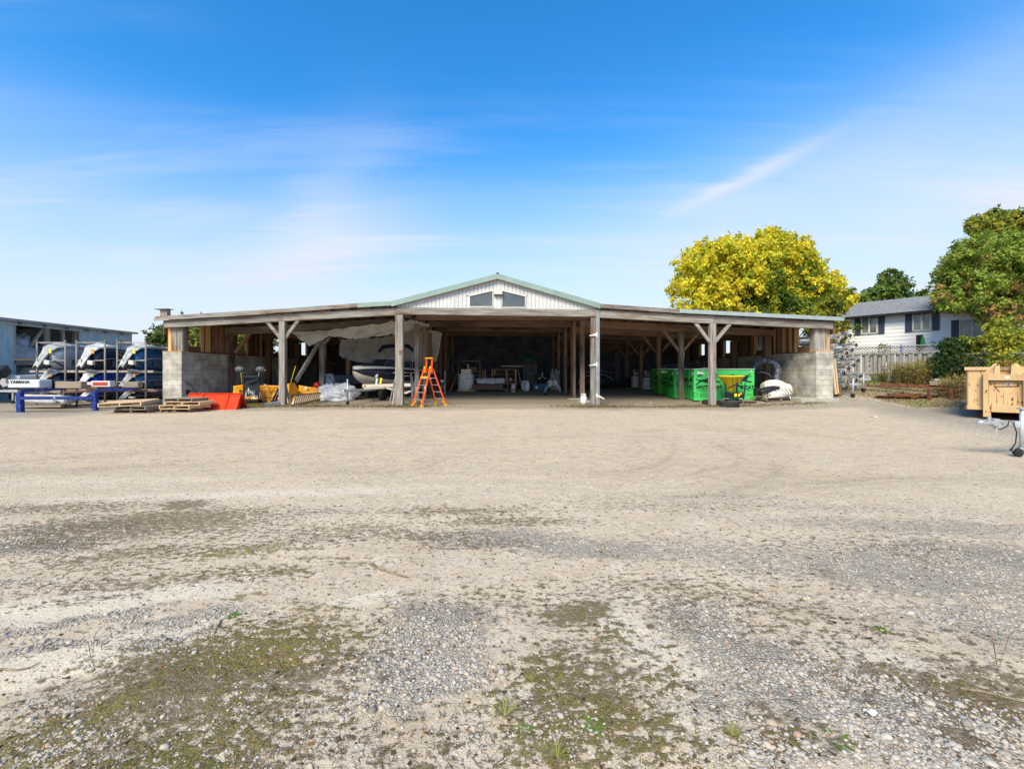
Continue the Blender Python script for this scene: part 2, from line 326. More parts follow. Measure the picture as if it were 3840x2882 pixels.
def thing(name,label,cat,loc=(0,0,0),rot=0,group=None):
    o=bpy.data.objects.new(name,None); C.objects.link(o); o.empty_display_size=.2
    r=rot if isinstance(rot,tuple) else (0,0,rot)
    o.location=loc; o.rotation_euler=r; o['label']=label; o['category']=cat
    if group: o['group']=group
    ROOTM[o.name]=Matrix.Translation(Vector(loc))@Euler(r).to_matrix().to_4x4()
    return o
def tag(o,label,cat,group=None):
    o['label']=label; o['category']=cat
    if group: o['group']=group
    return o
def dup(root,loc,rot=None,label=None,group=None,swap=None):
    def cp(o,parent):
        c=o.copy(); C.objects.link(c)
        if parent is not None: c.parent=parent
        if swap and o.type=='MESH' and o.name.split('.')[0] in swap:
            c.data=o.data.copy(); c.data.materials[0]=MC[swap[o.name.split('.')[0]]]
        for ch in KIDS(o): cp(ch,c)
        return c
    r=cp(root,None); r.location=loc
    if rot is not None: r.rotation_euler=rot if isinstance(rot,tuple) else (0,0,rot)
    if label: r['label']=label
    if group: r['group']=group
    ROOTM[r.name]=Matrix.Translation(Vector(loc))@r.rotation_euler.to_matrix().to_4x4()
    return r
def KIDS(o): return [c for c in list(C.objects) if c.parent==o]
def npmesh(name,V,F,m,col=None,smooth=False,parent=None):
    me=bpy.data.meshes.new(name); k=F.shape[1]
    me.vertices.add(len(V)); me.vertices.foreach_set('co',V.astype(np.float32).ravel())
    me.loops.add(F.size); me.loops.foreach_set('vertex_index',F.astype(np.int32).ravel())
    me.polygons.add(len(F)); me.polygons.foreach_set('loop_start',np.arange(0,F.size,k,dtype=np.int32))
    me.update(calc_edges=True)
    if smooth: me.polygons.foreach_set('use_smooth',[True]*len(F))
    if col is not None:
        a=me.attributes.new('Col','FLOAT_COLOR','POINT'); c=np.ones((len(V),4),np.float32); c[:,:3]=col; a.data.foreach_set('color',c.ravel())
    me.materials.append(MC[m]); o=bpy.data.objects.new(name,me); C.objects.link(o)
    if parent is not None: o.parent=parent
    return o
def text(name,s,size,loc,rot,m,parent,shear=0,off=.0,align='CENTER',sx=1.,ext=.003):
    cu=bpy.data.curves.new('t','FONT'); cu.body=s; cu.size=size; cu.align_x=align; cu.align_y='CENTER'; cu.extrude=ext; cu.shear=shear; cu.offset=off; cu.resolution_u=3
    t=bpy.data.objects.new('t',cu); C.objects.link(t); bpy.context.view_layer.update()
    me=bpy.data.meshes.new_from_object(t.evaluated_get(bpy.context.evaluated_depsgraph_get())); bpy.data.objects.remove(t)
    me.transform(Matrix.Diagonal((sx,1,1,1))); me.transform(Matrix.Translation(Vector(loc))@Euler(rot).to_matrix().to_4x4())
    me.materials.clear(); me.materials.append(MC[m]); me.name=name
    o=bpy.data.objects.new(name,me); C.objects.link(o); o.parent=parent; return o
# value noise
def vnoise(x,y,seed=0):
    xi=np.floor(x).astype(np.int64); yi=np.floor(y).astype(np.int64); fx=x-xi; fy=y-yi
    def h(a,b):
        n=(a*374761393+b*668265263+seed*1442695041)&0xffffffff; n=((n^(n>>13))*1274126177)&0xffffffff; return ((n^(n>>16))&0xffff)/65535.
    fx=fx*fx*(3-2*fx); fy=fy*fy*(3-2*fy)
    return (h(xi,yi)*(1-fx)+h(xi+1,yi)*fx)*(1-fy)+(h(xi,yi+1)*(1-fx)+h(xi+1,yi+1)*fx)*fy
def fbm(x,y,o=4,seed=0):
    t=0;a=.5;s=0
    for i in range(o): t=t+a*vnoise(x*2**i+i*13.7,y*2**i+i*7.3,seed+i); s+=a; a*=.55
    return t/s
# ---------------- ground ----------------
def PG(x,y):
    Z=1.6*1707/(y-1398)
    for _ in range(6):
        X=(x-1871)/1707*Z; Z=(1.6-g(X,Z))*1707/(y-1398)
    return (x-1871)/1707*Z,Z
BL={'moss':[(350,2140,.5,.1,12,.5),(850,2150,.3,.08,12,.5),(560,2430,.35,.10,25,.7),(1350,2420,.18,.25,0,.5),(1500,2240,.2,.06,0,.45),(2450,2560,.25,.15,0,.6),(1850,2620,.22,.12,0,.5),(911,2064,.55,.16,12,.9),(1033,2151,.26,.12,5,.9),(1160,2055,.16,.07,0,.8),(1185,2092,.12,.05,0,.9),(700,2040,.5,.12,14,.5),(480,2130,.55,.14,14,.45),
  (1000,2440,.52,.30,20,1.0),(1200,2330,.28,.2,10,.75),(1130,2270,.14,.1,0,.7),(640,2520,.30,.16,30,.55),(420,2650,.42,.12,28,.85),(150,2760,.42,.12,28,1.),(60,2850,.4,.12,25,.9),(760,2790,.34,.2,20,.95),(500,2860,.3,.12,10,.8),(900,2700,.3,.14,10,.55),
  (900,2235,.12,.05,10,.7),(2160,2300,.20,.14,0,.6),(2300,2400,.14,.20,0,.65),(2100,2560,.26,.2,0,.8),(2250,2700,.3,.18,0,.95),(2050,2800,.22,.12,0,.9),(2400,2830,.3,.1,0,.7),
  (3620,2600,.35,.12,-20,.5),(3700,2680,.3,.1,-20,.6),(3400,2560,.2,.06,-20,.4),(3050,2780,.25,.08,0,.5),(2980,2180,.2,.06,0,.3)],
 'litter':[(1300,2000,.9,.3,5,.55),(2600,2250,.9,.35,-8,.5),(3000,2350,.8,.3,-10,.45),(1250,2480,.5,.35,0,.5),(1900,2250,.6,.3,0,.45),(3300,2050,1.3,.3,-8,.4),(600,2180,1.0,.18,12,.55),(2500,1900,1.4,.25,-4,.4),(1600,2800,.5,.2,0,.45),(560,1960,1.3,.5,10,.75),(250,1900,1.1,.3,8,.6),(700,1890,.3,.2,0,.9),(120,2040,.8,.25,10,.7),(900,1990,.8,.3,10,.5),(480,2080,.9,.2,12,.6),(700,2480,.5,.2,20,.8),(640,2600,.5,.25,20,.9),(950,2500,.6,.4,10,.8),
  (1700,1920,1.1,.20,3,.6),(1900,1960,.8,.16,3,.65),(1600,2010,.7,.16,3,.6),(1800,2040,.6,.15,3,.55),(1350,2110,.35,.08,-20,.5),(2170,2300,.25,.2,0,.8),(2300,2450,.3,.4,0,.5),(2200,2600,.4,.4,0,.7),(2900,2150,.8,.12,0,.4),
  (3600,2640,.5,.2,-25,.9),(3750,2560,.35,.15,-25,.7),(3500,2560,.5,.2,-20,.5),(3100,2600,.4,.2,0,.35),(2900,2760,.4,.15,0,.6),(3750,2800,.35,.12,0,.8),(700,2800,.6,.3,15,.7),(1500,2300,.3,.1,0,.3),(400,2560,.5,.15,20,.5),(2500,2800,.5,.2,0,.5),(350,2250,.5,.05,20,.5),(300,2420,.5,.05,20,.4)],
 'gravel':[(1640,2350,.36,.36,0,1.),(1560,2500,.36,.22,0,1.),(1450,2640,.25,.12,0,.8),(1850,2020,.8,.28,-4,.9),(2200,2060,1.0,.25,-10,.8),(2650,2350,.32,.30,0,1.),(2850,2480,.40,.25,0,1.),(3050,2620,.45,.22,0,.9),(2750,2620,.35,.2,0,.8),(3400,2700,.45,.2,-15,1.),(3600,2820,.4,.12,0,1.),(3000,2820,.4,.12,0,.8),
  (2900,2100,1.6,.5,-14,.65),(3400,2150,1.3,.6,-14,.8),(3750,2100,1.2,.5,-14,.85),(3500,1980,2.2,.35,-8,.65),(3000,1900,2.5,.3,-6,.5),(3750,2350,.6,.4,-14,.75),(3200,2300,.9,.3,-12,.5),(2500,2000,.8,.2,-5,.4),
  (100,2050,.7,.3,10,.9),(250,1980,.8,.25,8,.7),(60,2200,.4,.12,15,.6),(300,2330,.5,.08,22,.8),(150,2440,.45,.06,22,.8),(700,2310,.35,.12,22,.8),(620,2400,.25,.10,22,.9),(280,2600,.4,.1,25,.5),(100,2830,.25,.12,30,.8),(480,2760,.3,.08,28,.6),(1000,2040,.5,.12,8,.6),(1220,1920,.7,.18,8,.6),(2100,2700,.2,.1,0,.3),(1380,2500,.2,.2,0,.6),(1300,1740,1.6,.10,4,.4),(2300,1780,2.2,.12,-4,.4),(2650,1860,1.5,.10,-6,.5),
  (3000,2420,.7,.4,0,.35),(1700,2700,.4,.2,0,.3),(1900,2400,.2,.3,0,.35)],
 'pale':[(250,2280,.9,.18,20,1.),(600,2240,.6,.12,18,.8),(150,2500,.7,.14,22,1.),(450,2400,.5,.10,22,.9),(1350,2240,.4,.12,10,.6),(2450,2450,.18,.5,10,.9),(2350,2250,.3,.15,10,.5),(3150,2500,.35,.12,-15,.7),(3330,2480,.3,.1,-20,.7),(600,2830,.2,.04,25,.9),(820,2740,.15,.1,25,.8),(2650,2750,.3,.08,-15,.6),(1000,1850,3.2,.25,6,.5),(500,1800,3,.3,5,.4)],
 'crack':[(1500,2790,.62,.15,0,1.),(1300,2820,.4,.12,0,.9),(1750,2760,.30,.12,0,.8),(1900,2640,.22,.1,0,.5),(1150,2180,.3,.12,0,.35)]}
BW={}
for k,l in BL.items():
    BW[k]=[]
    for (x,y,rx,ry,a,amp) in l:
        X,Y=PG(x,y); f={'moss':1.05,'litter':1.2}.get(k,1.); w=(.6 if k=='gravel' and x<1000 and y>2500 else 1.)
        BW[k].append((X,Y,rx*f,ry*f,math.cos(R(a)),math.sin(R(a)),amp*(.92 if k=='moss' else 1.1 if k=='litter' else w)))
def field(k,X,Y):
    wx=X+.25*(fbm(X*3,Y*3,3,5)-.5)+.10*(fbm(X*11,Y*11,2,8)-.5); wy=Y+.25*(fbm(X*3,Y*3,3,25)-.5)+.10*(fbm(X*11,Y*11,2,28)-.5)
    t=np.zeros_like(X)
    for (a,b,rx,ry,c,s,amp) in BW[k]:
        u=((wx-a)*c+(wy-b)*s)/rx; v=(-(wx-a)*s+(wy-b)*c)/ry
        t=np.maximum(t,amp*np.exp(-np.minimum((u*u+v*v),30)**1.3*.7))
    return t
TRK=[[(2600,1590),(2760,1620),(2830,1700),(2700,1760),(2500,1790)],[(2470,1640),(2560,1680),(2500,1745),(2330,1775),(2150,1760)],[(2780,1600),(2930,1680),(2920,1770),(2760,1830),(2600,1850),(2400,1850)],[(2380,1650),(2430,1690),(2350,1720)],[(0,1730),(500,1700),(900,1650),(1060,1620),(1000,1600),(700,1585)],[(0,1765),(600,1745),(1200,1700),(1900,1650),(2600,1600)],[(1762,1665),(1693,1734),(1476,1782),(1215,1769)],[(3840,1700),(3200,1650),(2700,1560)],[(3840,1800),(3300,1790),(2900,1810),(2500,1900)],[(200,1640),(900,1600),(1500,1600),(1900,1570)],[(2700,1660),(2850,1740),(2750,1800)]]
CIRC=[(1.6,10.6,3.4),(1.5,10.8,4.3),(1.4,10.4,2.3),(1.8,11.0,5.6),(2.2,11.3,1.7),(-30,-22,43.5),(-30,-22,45.2),(-12,40,29.5),(-12,40,31.2),(-4,46,36.4),(-4,46,34.9),(10,-14,22.6),(10,-14,24.2),(-5,14,3.8),(-5,14,5.2)]
def rut(X,Y):
    t=np.zeros_like(X); wx=X+.5*(fbm(X*.5,Y*.5,3,17)-.5); wy=Y+.5*(fbm(X*.5,Y*.5,3,19)-.5)
    for i,P in enumerate(TRK):
        # smooth the drawn line, then take the distance to it
        Q=[np.array(PG(*p)) for p in P]
        for _ in range(3): Q=[Q[0]]+[q for a,b in zip(Q[:-1],Q[1:]) for q in (.75*a+.25*b,.25*a+.75*b)]+[Q[-1]]
        d=np.full_like(X,9.)
        for a,b in zip(Q[:-1],Q[1:]):
            ab=b-a; u=np.clip(((wx-a[0])*ab[0]+(wy-a[1])*ab[1])/max(1e-9,ab@ab),0,1); d=np.minimum(d,np.hypot(wx-a[0]-u*ab[0],wy-a[1]-u*ab[1]))
        br=np.clip((fbm(X*.8+i*3,Y*.8,3,3)-.30)*2.6,0,1); w=.075+.03*(i%3)
        t=np.maximum(t,br*(np.exp(-(d/w)**2)+.55*np.exp(-((d-.24)/.07)**2)+.3*np.exp(-((d-.46)/.06)**2)))
    return t*(Y<19)*(Y>2)
def masks(X,Y):
    n=fbm(X*.35,Y*.35,4,41); n2=fbm(X*.9+3,Y*1.6,4,71)
    mo=field('moss',X,Y); li=field('litter',X,Y); gr=field('gravel',X,Y); pa=field('pale',X,Y); cr=field('crack',X,Y)
    # behind the camera and beyond the frame: generic patches
    far=1-np.exp(-np.maximum(0,(np.abs(X)-1.2*np.abs(Y)-.6))**2)*(Y>1.4); far=np.clip(far,0,1)
    mo=np.maximum(mo,far*sm((n2-.5)/.15)*.8*(Y<12)); gr=np.maximum(gr,far*sm((n-.5)/.12)*.8)
    side=np.maximum(sm((X-(9.5+.3*(Y-12)))/5)*sm((Y-6)/5),sm((-X-12)/4)*sm((Y-13)/4))
    gr=np.maximum(gr,side*(.45+.65*n)); gr=np.maximum(gr,sm((Y-16.4-.5*(n2-.5)*4)/2.2)*.72)
    # dead grass by the posts and on the rise at the right
    for (a,b,rx,ry,amp) in ((-9.4,19.6,3.2,.45,.95),(-4.3,19.5,1.5,.5,1.),(4.3,19.4,1.5,.5,1.),(9.5,19.5,2.4,.4,.8),(13,19.6,1.5,.3,.6),(7,19.0,2.5,.25,.5),(-13,17.0,2.5,.4,.5),(-18,17.8,3,.35,.7),(-6.2,19.2,2,.2,.5),(-11,20.8,1.5,.8,.7)):
        li=np.maximum(li,1.45*amp*np.exp(-(((X-a)/rx)**2+((Y-b)/(ry*1.3))**2)))
    gx=sm((X-15.8)/.8)*sm((Y-17.2-.22*(X-16)*0-1.0*(n2-.5))/.9)
    li=np.maximum(li,gx*(.55+.5*n2)); mo=np.maximum(mo,gx*sm((n-.42)/.2)*.55); gr=gr*(1-gx*.8)
    for (a,b,rx,ry,amp) in ((-4.2,19.45,.35,.12,1.),(4.0,19.6,.2,.1,.8),(-11.6,20.7,1.2,.5,.7),(-5.9,19.5,.6,.12,.5),(9.6,19.3,.5,.1,.5)):
        mo=np.maximum(mo,amp*np.exp(-(((X-a)/rx)**2+((Y-b)/ry)**2)))
    dust=sm((Y-5.2)/2.5)*(1-side)*(1-.6*sm((Y-16.4)/2.2))
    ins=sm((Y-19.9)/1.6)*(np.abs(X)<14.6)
    return mo,li,gr,pa,cr,dust,ins
def grid(a,ks):   # piecewise spacing
    r=[a]
    for b,st in ks:
        while r[-1]<b-1e-6: r.append(min(b,r[-1]+st))
    return r
ys=grid(-6,[(1.2,.6),(4.5,.028),(7,.05),(11,.1),(22,.16),(40,.6),(90,5),(300,40),(3000,300)])
ys=[-3000,-300,-60,-20]+ys
xp=grid(0,[(2.6,.034),(6,.07),(10,.13),(20,.3),(40,1.5),(100,10),(400,60),(3000,400)])
xs=sorted(set([-v for v in xp]+xp))
XX,YY=np.meshgrid(np.array(xs),np.array(ys)); X=XX.ravel(); Y=YY.ravel()
mo,li,gr,pa,cr,dust,ins=masks(X,Y); ru=rut(X,Y)
def surf(X,Y,gr=None,mo=None):
    near=np.clip(1-(np.hypot(X,Y)-8)/6,0,1)
    z=ground_z(X,Y)+(fbm(X*.5,Y*.5,3,90)-.5)*.05*np.clip((30-np.hypot(X,Y))/20,0,1)*sm((Y-.5)/2)
    z=z+near*((fbm(X*4,Y*4,3,91)-.5)*.022+(fbm(X*17,Y*17,3,92)-.5)*.012)
    if gr is not None: z=z+near*(gr*.008*fbm(X*40,Y*40,2,93)+mo*.012*(fbm(X*25,Y*25,2,94)))
    # two soft wheel tracks crossing the near left, and lug prints in the mud
    u=(X+2.2)*math.cos(R(22))*0+(Y-2.55-.42*(X+1.9))
    tr=np.exp(-(u/.16)**2)*np.exp(-((X+2.3)/1.3)**2); z=z-tr*.02
    cx,cy=PG(1010,2470); m=np.exp(-(((X-cx)/.30)**2+((Y-cy)/.13)**2)**2); s=np.sin((Y-cy)*70-(X-cx)*28); z=z+m*(-.012+.012*np.clip(s*1.8,-1,1))
    return z
Zs=surf(X,Y,gr,mo)-ru*.02
nx,ny=len(xs),len(ys); I=np.arange(nx*ny).reshape(ny,nx)
F=np.stack([I[:-1,:-1].ravel(),I[:-1,1:].ravel(),I[1:,1:].ravel(),I[1:,:-1].ravel()],1)
def ground_material():
    m=bpy.data.materials.new('yard_dirt'); m.use_nodes=True; nt=m.node_tree; L=nt.links.new; p=nt.nodes['Principled BSDF']
    p.inputs['Roughness'].default_value=.95; p.inputs['Specular IOR Level'].default_value=.12
    tc=nd(nt,'ShaderNodeTexCoord'); P=tc.outputs['Object']
    A=nd(nt,'ShaderNodeAttribute',attribute_name='MA'); B=nd(nt,'ShaderNodeAttribute',attribute_name='MB')
    a=nd(nt,'ShaderNodeSeparateColor'); L(A.outputs['Color'],a.inputs[0]); b=nd(nt,'ShaderNodeSeparateColor'); L(B.outputs['Color'],b.inputs[0])
    moss,lit,grav=a.outputs; pale,crack,dust=b.outputs; rutm=B.outputs['Alpha']; insm=A.outputs['Alpha']
    def noise(sc,det=5,rough=.6,st=None):
        n=nd(nt,'ShaderNodeTexNoise'); n.inputs['Scale'].default_value=sc; n.inputs['Detail'].default_value=det; n.inputs['Roughness'].default_value=rough
        if st:
            mp=nd(nt,'ShaderNodeMapping'); mp.inputs['Scale'].default_value=st; L(P,mp.inputs[0]); L(mp.outputs[0],n.inputs['Vector'])
        else: L(P,n.inputs['Vector'])
        return n.outputs[0]
    def M(op,x,y,clamp=False):
        q=nd(nt,'ShaderNodeMath',operation=op); q.use_clamp=clamp
        for i,v in enumerate((x,y)):
            if isinstance(v,(int,float)): q.inputs[i].default_value=v
            else: L(v,q.inputs[i])
        return q.outputs[0]
    def RG(v,lo,hi,c=0,d=1,sm_=True):
        q=nd(nt,'ShaderNodeMapRange',interpolation_type='SMOOTHSTEP' if sm_ else 'LINEAR'); L(v,q.inputs[0])
        for i,x in enumerate((lo,hi,c,d)): q.inputs[i+1].default_value=x
        return q.outputs[0]
    def mix(f,c1,c2,blend='MIX'):
        q=nd(nt,'ShaderNodeMix',data_type='RGBA',blend_type=blend)
        for i,v in ((0,f),(6,c1),(7,c2)):
            if isinstance(v,tuple): q.inputs[i].default_value=(*v,1)
            elif isinstance(v,(int,float)): q.inputs[i].default_value=v
            else: L(v,q.inputs[i])
        return q.outputs[2]
    nL=noise(.55,4); nM=noise(3.5,6,.62); nF=noise(24,6,.7); nG=noise(90,4,.7); nS=noise(1.6,6,.65,(.5,2.2,1))
    base=mix(RG(nL,.35,.65),(.53,.42,.30),(.63,.515,.38))
    base=mix(RG(nM,.3,.7),base,(.68,.575,.45))
    base=mix(M('MULTIPLY',RG(nF,.5,.66),.38),base,(.27,.215,.16))
    base=mix(M('MULTIPLY',RG(nG,.52,.7),.42),base,(.20,.155,.11))
    nT=noise(11,6,.7,(1,1.7,1)); sp2=M('MULTIPLY',RG(M('ADD',nT,M('MULTIPLY',M('SUBTRACT',nG,.5),.35)),.545,.63),RG(nM,.40,.56))
    base=mix(M('MULTIPLY',sp2,.62),base,(.215,.16,.10))  # brown speckle painted in for litter, twigs and their tiny shadows
    base=mix(M('MULTIPLY',RG(nG,.46,.3),.35),base,(.72,.66,.58))
    nT2=noise(2.6,8,.72,(.55,2.0,1)); nL2=noise(.32,7,.7,(.6,1.6,1))
    # dusty travelled middle of the yard
    dcol=mix(RG(nS,.3,.7),(.60,.475,.335),(.68,.55,.40))
    dcol=mix(M('MULTIPLY',RG(nF,.50,.62),.45),dcol,(.33,.275,.22)); dcol=mix(M('MULTIPLY',RG(nT2,.48,.62),.45),dcol,(.40,.33,.255)); dcol=mix(M('MULTIPLY',RG(nL2,.48,.62),.25),dcol,(.44,.40,.36))
    base=mix(M('MULTIPLY',dust,.66),base,dcol); nR=noise(9,3,.5,(.5,1.6,1)); base=mix(M('MULTIPLY',M('MULTIPLY',dust,RG(nR,.58,.66)),.55),base,(.25,.20,.155))
    base=mix(M('MULTIPLY',RG(M('ADD',pale,M('MULTIPLY',M('SUBTRACT',nT,.5),1.2)),.22,.55),.85),base,mix(RG(nG,.3,.6),(.50,.43,.34),(.78,.69,.56)))
    # cracked mud
    wn=nd(nt,'ShaderNodeTexNoise'); wn.inputs['Scale'].default_value=6; wn.inputs['Detail'].default_value=3; L(P,wn.inputs['Vector'])
    wv=nd(nt,'ShaderNodeVectorMath',operation='MULTIPLY_ADD'); L(wn.outputs['Color'],wv.inputs[0]); wv.inputs[1].default_value=(.22,.22,0); L(P,wv.inputs[2])
    def vor(sc,feat,vec):
        v=nd(nt,'ShaderNodeTexVoronoi',voronoi_dimensions='2D',feature=feat); v.inputs['Scale'].default_value=sc; L(vec,v.inputs['Vector']); return v
    v1=vor(11,'DISTANCE_TO_EDGE',wv.outputs[0]); v1b=vor(26,'DISTANCE_TO_EDGE',wv.outputs[0])
    ck=M('MAXIMUM',RG(v1.outputs['Distance'],.034,.008),M('MULTIPLY',RG(v1b.outputs['Distance'],.03,.006),.0))
    ck=M('MULTIPLY',M('MULTIPLY',ck,RG(crack,.12,.4)),RG(nF,.40,.56)); ck=M('MULTIPLY',ck,RG(nM,.36,.50))
    # gravel: cells of small stones, two sizes
    g1=vor(42,'F1',P); g1e=vor(42,'DISTANCE_TO_EDGE',P); g2=vor(95,'F1',P); g2e=vor(95,'DISTANCE_TO_EDGE',P)
    def stones(v,e):
        s=nd(nt,'ShaderNodeSeparateColor'); L(v.outputs['Color'],s.inputs[0])
        c=mix(s.outputs[0],(.33,.315,.29),(.64,.60,.54)); c=mix(RG(s.outputs[1],.75,.95),c,(.56,.45,.33)); c=mix(RG(s.outputs[2],.86,.99),c,(.12,.12,.13))
        return mix(RG(e.outputs['Distance'],.09,.02),c,(.27,.225,.17))
    gc=mix(RG(nM,.45,.55),stones(g1,g1e),stones(g2,g2e))
    gc=mix(RG(nT,.42,.66),gc,mix(.40,gc,(.50,.42,.32))); gc=mix(1.,gc,(.93,.92,.92),'MULTIPLY')
    gm=M('MULTIPLY',RG(M('ADD',grav,M('ADD',M('MULTIPLY',M('SUBTRACT',nT,.5),1.6),M('MULTIPLY',M('SUBTRACT',nF,.5),1.2))),.36,.80),.9)
    speck=M('MULTIPLY',RG(nd_rand(nt,L,g1),.80,.9),RG(nM,.40,.6))    # scattered stones everywhere
    gm=M('MAXIMUM',gm,M('MULTIPLY',speck,.7))
    col=mix(ck,base,(.13,.095,.065)); col=mix(gm,col,gc)
    # ruts: compacted, a little browner
    col=mix(M('MULTIPLY',rutm,RG(nF,.25,.6,.2,.72)),col,(.37,.295,.215))
    # dead plant litter
    lc=mix(RG(nG,.35,.62),(.10,.065,.035),(.33,.24,.14)); lc=mix(RG(nF,.5,.62),lc,(.27,.21,.11))
    lm=RG(M('ADD',lit,M('ADD',M('MULTIPLY',M('SUBTRACT',nT,.5),2.2),M('MULTIPLY',M('SUBTRACT',nF,.5),1.7))),.46,.82)
    col=mix(M('MULTIPLY',lm,.78),col,lc)
    mc=mix(RG(nF,.35,.62),(.16,.14,.025),(.33,.27,.065)); mc=mix(RG(nG,.47,.60),mc,(.44,.36,.19)); 
    mm=RG(M('ADD',moss,M('ADD',M('MULTIPLY',M('SUBTRACT',nT,.5),3.4),M('MULTIPLY',M('SUBTRACT',nF,.5),2.6))),.45,.85)
    col=mix(M('MULTIPLY',mm,.80),col,mc)
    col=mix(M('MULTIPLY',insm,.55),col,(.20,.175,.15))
    col=mix(1.,col,(1.0,.97,.90),'MULTIPLY')
    L(col,p.inputs['Base Color'])
    h=M('ADD',M('MULTIPLY',nF,.012),M('MULTIPLY',nG,.006)); h=M('SUBTRACT',h,M('MULTIPLY',ck,.012))
    h=M('ADD',h,M('MULTIPLY',gm,M('MULTIPLY',RG(g1e.outputs['Distance'],0,.25),.008)))
    h=M('ADD',h,M('MULTIPLY',M('MULTIPLY',M('ADD',lm,mm),nG),.012))
    bp=nd(nt,'ShaderNodeBump'); bp.inputs['Strength'].default_value=1; bp.inputs['Distance'].default_value=1.; L(h,bp.inputs['Height']); L(bp.outputs[0],p.inputs['Normal'])
    return m
def nd_rand(nt,L,v):
    s=nd(nt,'ShaderNodeSeparateColor'); L(v.outputs['Color'],s.inputs[0]); return s.outputs[1]
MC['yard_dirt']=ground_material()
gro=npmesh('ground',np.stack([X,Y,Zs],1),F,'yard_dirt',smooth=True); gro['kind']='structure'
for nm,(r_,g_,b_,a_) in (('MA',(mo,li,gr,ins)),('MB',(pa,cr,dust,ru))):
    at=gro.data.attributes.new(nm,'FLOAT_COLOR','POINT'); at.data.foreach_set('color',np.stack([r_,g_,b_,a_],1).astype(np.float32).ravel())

# stones
phi=(1+5**.5)/2
IV=np.array([(-1,phi,0),(1,phi,0),(-1,-phi,0),(1,-phi,0),(0,-1,phi),(0,1,phi),(0,-1,-phi),(0,1,-phi),(phi,0,-1),(phi,0,1),(-phi,0,-1),(-phi,0,1)],float); IV/=np.linalg.norm(IV[0])
IF=np.array([(0,11,5),(0,5,1),(0,1,7),(0,7,10),(0,10,11),(1,5,9),(5,11,4),(11,10,2),(10,7,6),(7,1,8),(3,9,4),(3,4,2),(3,2,6),(3,6,8),(3,8,9),(4,9,5),(2,4,11),(6,2,10),(8,6,7),(9,8,1)])
def sample(n,y0,y1,wide=1.25,pw=1.):
    Y=y0*(y1/y0)**(rng.random(n)**pw); X=(rng.random(n)*2-1)*Y*wide-.03*Y; return X,Y
def scatter_stones():
    X1,Y1=sample(230000,1.5,7.5); m=masks(X1,Y1); prob=np.clip(m[2]*1.1+.05+.25*m[0]*(fbm(X1*9,Y1*9,2,55)>.55)+.04*m[4],0,1)*np.clip(1.35-Y1/7.5,.1,1)
    prob*=np.clip((fbm(X1*5,Y1*5,3,77)-.3)*3.2,0.05,1)
    k=rng.random(len(X1))<prob*.62; X1,Y1=X1[k],Y1[k]; n=len(X1); m=[q[k] for q in m[:3]]
    s=.0031+.0075*rng.random(n)**2.8+.013*(rng.random(n)>.97)*rng.random(n); s*=np.where(m[2]>.4,1.1,.85)
    ang=rng.random(n)*6.28; sc=np.stack([s*(1+.6*rng.random(n)),s,s*(.45+.35*rng.random(n))],1)
    V=IV[None]*(1+.18*(rng.random((n,12,1))-.5))*sc[:,None,:]; c,s_=np.cos(ang)[:,None],np.sin(ang)[:,None]
    x=V[:,:,0]*c-V[:,:,1]*s_; y=V[:,:,0]*s_+V[:,:,1]*c; mm_=masks(X1,Y1); z=V[:,:,2]+(surf(X1,Y1,mm_[2],mm_[0])+sc[:,2]*.12)[:,None]
    P=np.stack([x+X1[:,None],y+Y1[:,None],z],2).reshape(-1,3)
    Fq=(IF[None]+12*np.arange(n)[:,None,None]).reshape(-1,3)
    t=rng.random(n)[:,None]; col=(1-t)*np.array([.24,.23,.21])+t*np.array([.52,.485,.43]); w=rng.random(n); col[w>.82]=col[w>.82]*np.array([1.1,.95,.78]); col[w<.04]*=.45; col[(w>.05)&(w<.065)]=(.42,.22,.16)
    dust=np.array([.54,.45,.34]); col=col*.72+dust*.28
    o=npmesh('gravel',P,Fq,'pebble',np.repeat(col,12,0),smooth=True); o['kind']='stuff'; return n
NST=scatter_stones()
def far_stones():
    X1,Y1=sample(42000,5.5,17,1.2); m=masks(X1,Y1); k=rng.random(len(X1))<(.12+.9*np.clip(m[2],0,.8))*np.clip((fbm(X1*1.3,Y1*1.3,3,87)-.36)*4,0,1); X1,Y1=X1[k],Y1[k]; n=len(X1)
    s=(.006+.012*rng.random(n)**3); O=np.array([(1,0,0),(0,1,0),(-1,0,0),(0,-1,0),(0,0,1)],float); V=O[None]*s[:,None,None]*np.array([1.2,.9,.7])*(1+.5*(rng.random((n,5,1))-.5)); a=rng.random(n)*6.28; c,q=np.cos(a)[:,None],np.sin(a)[:,None]
    P=np.stack([V[:,:,0]*c-V[:,:,1]*q+X1[:,None],V[:,:,0]*q+V[:,:,1]*c+Y1[:,None],V[:,:,2]+surf(X1,Y1)[:,None]+.001],2).reshape(-1,3)
    Fq=(np.array([(0,1,4),(1,2,4),(2,3,4),(3,0,4)])[None]+5*np.arange(n)[:,None,None]).reshape(-1,3); t=rng.random(n)[:,None]; col=(1-t)*np.array([.26,.235,.20])+t*np.array([.62,.56,.48])
    o=npmesh('gravel',P,Fq,'pebble',np.repeat(col,5,0),smooth=True); o['kind']='stuff'
far_stones()
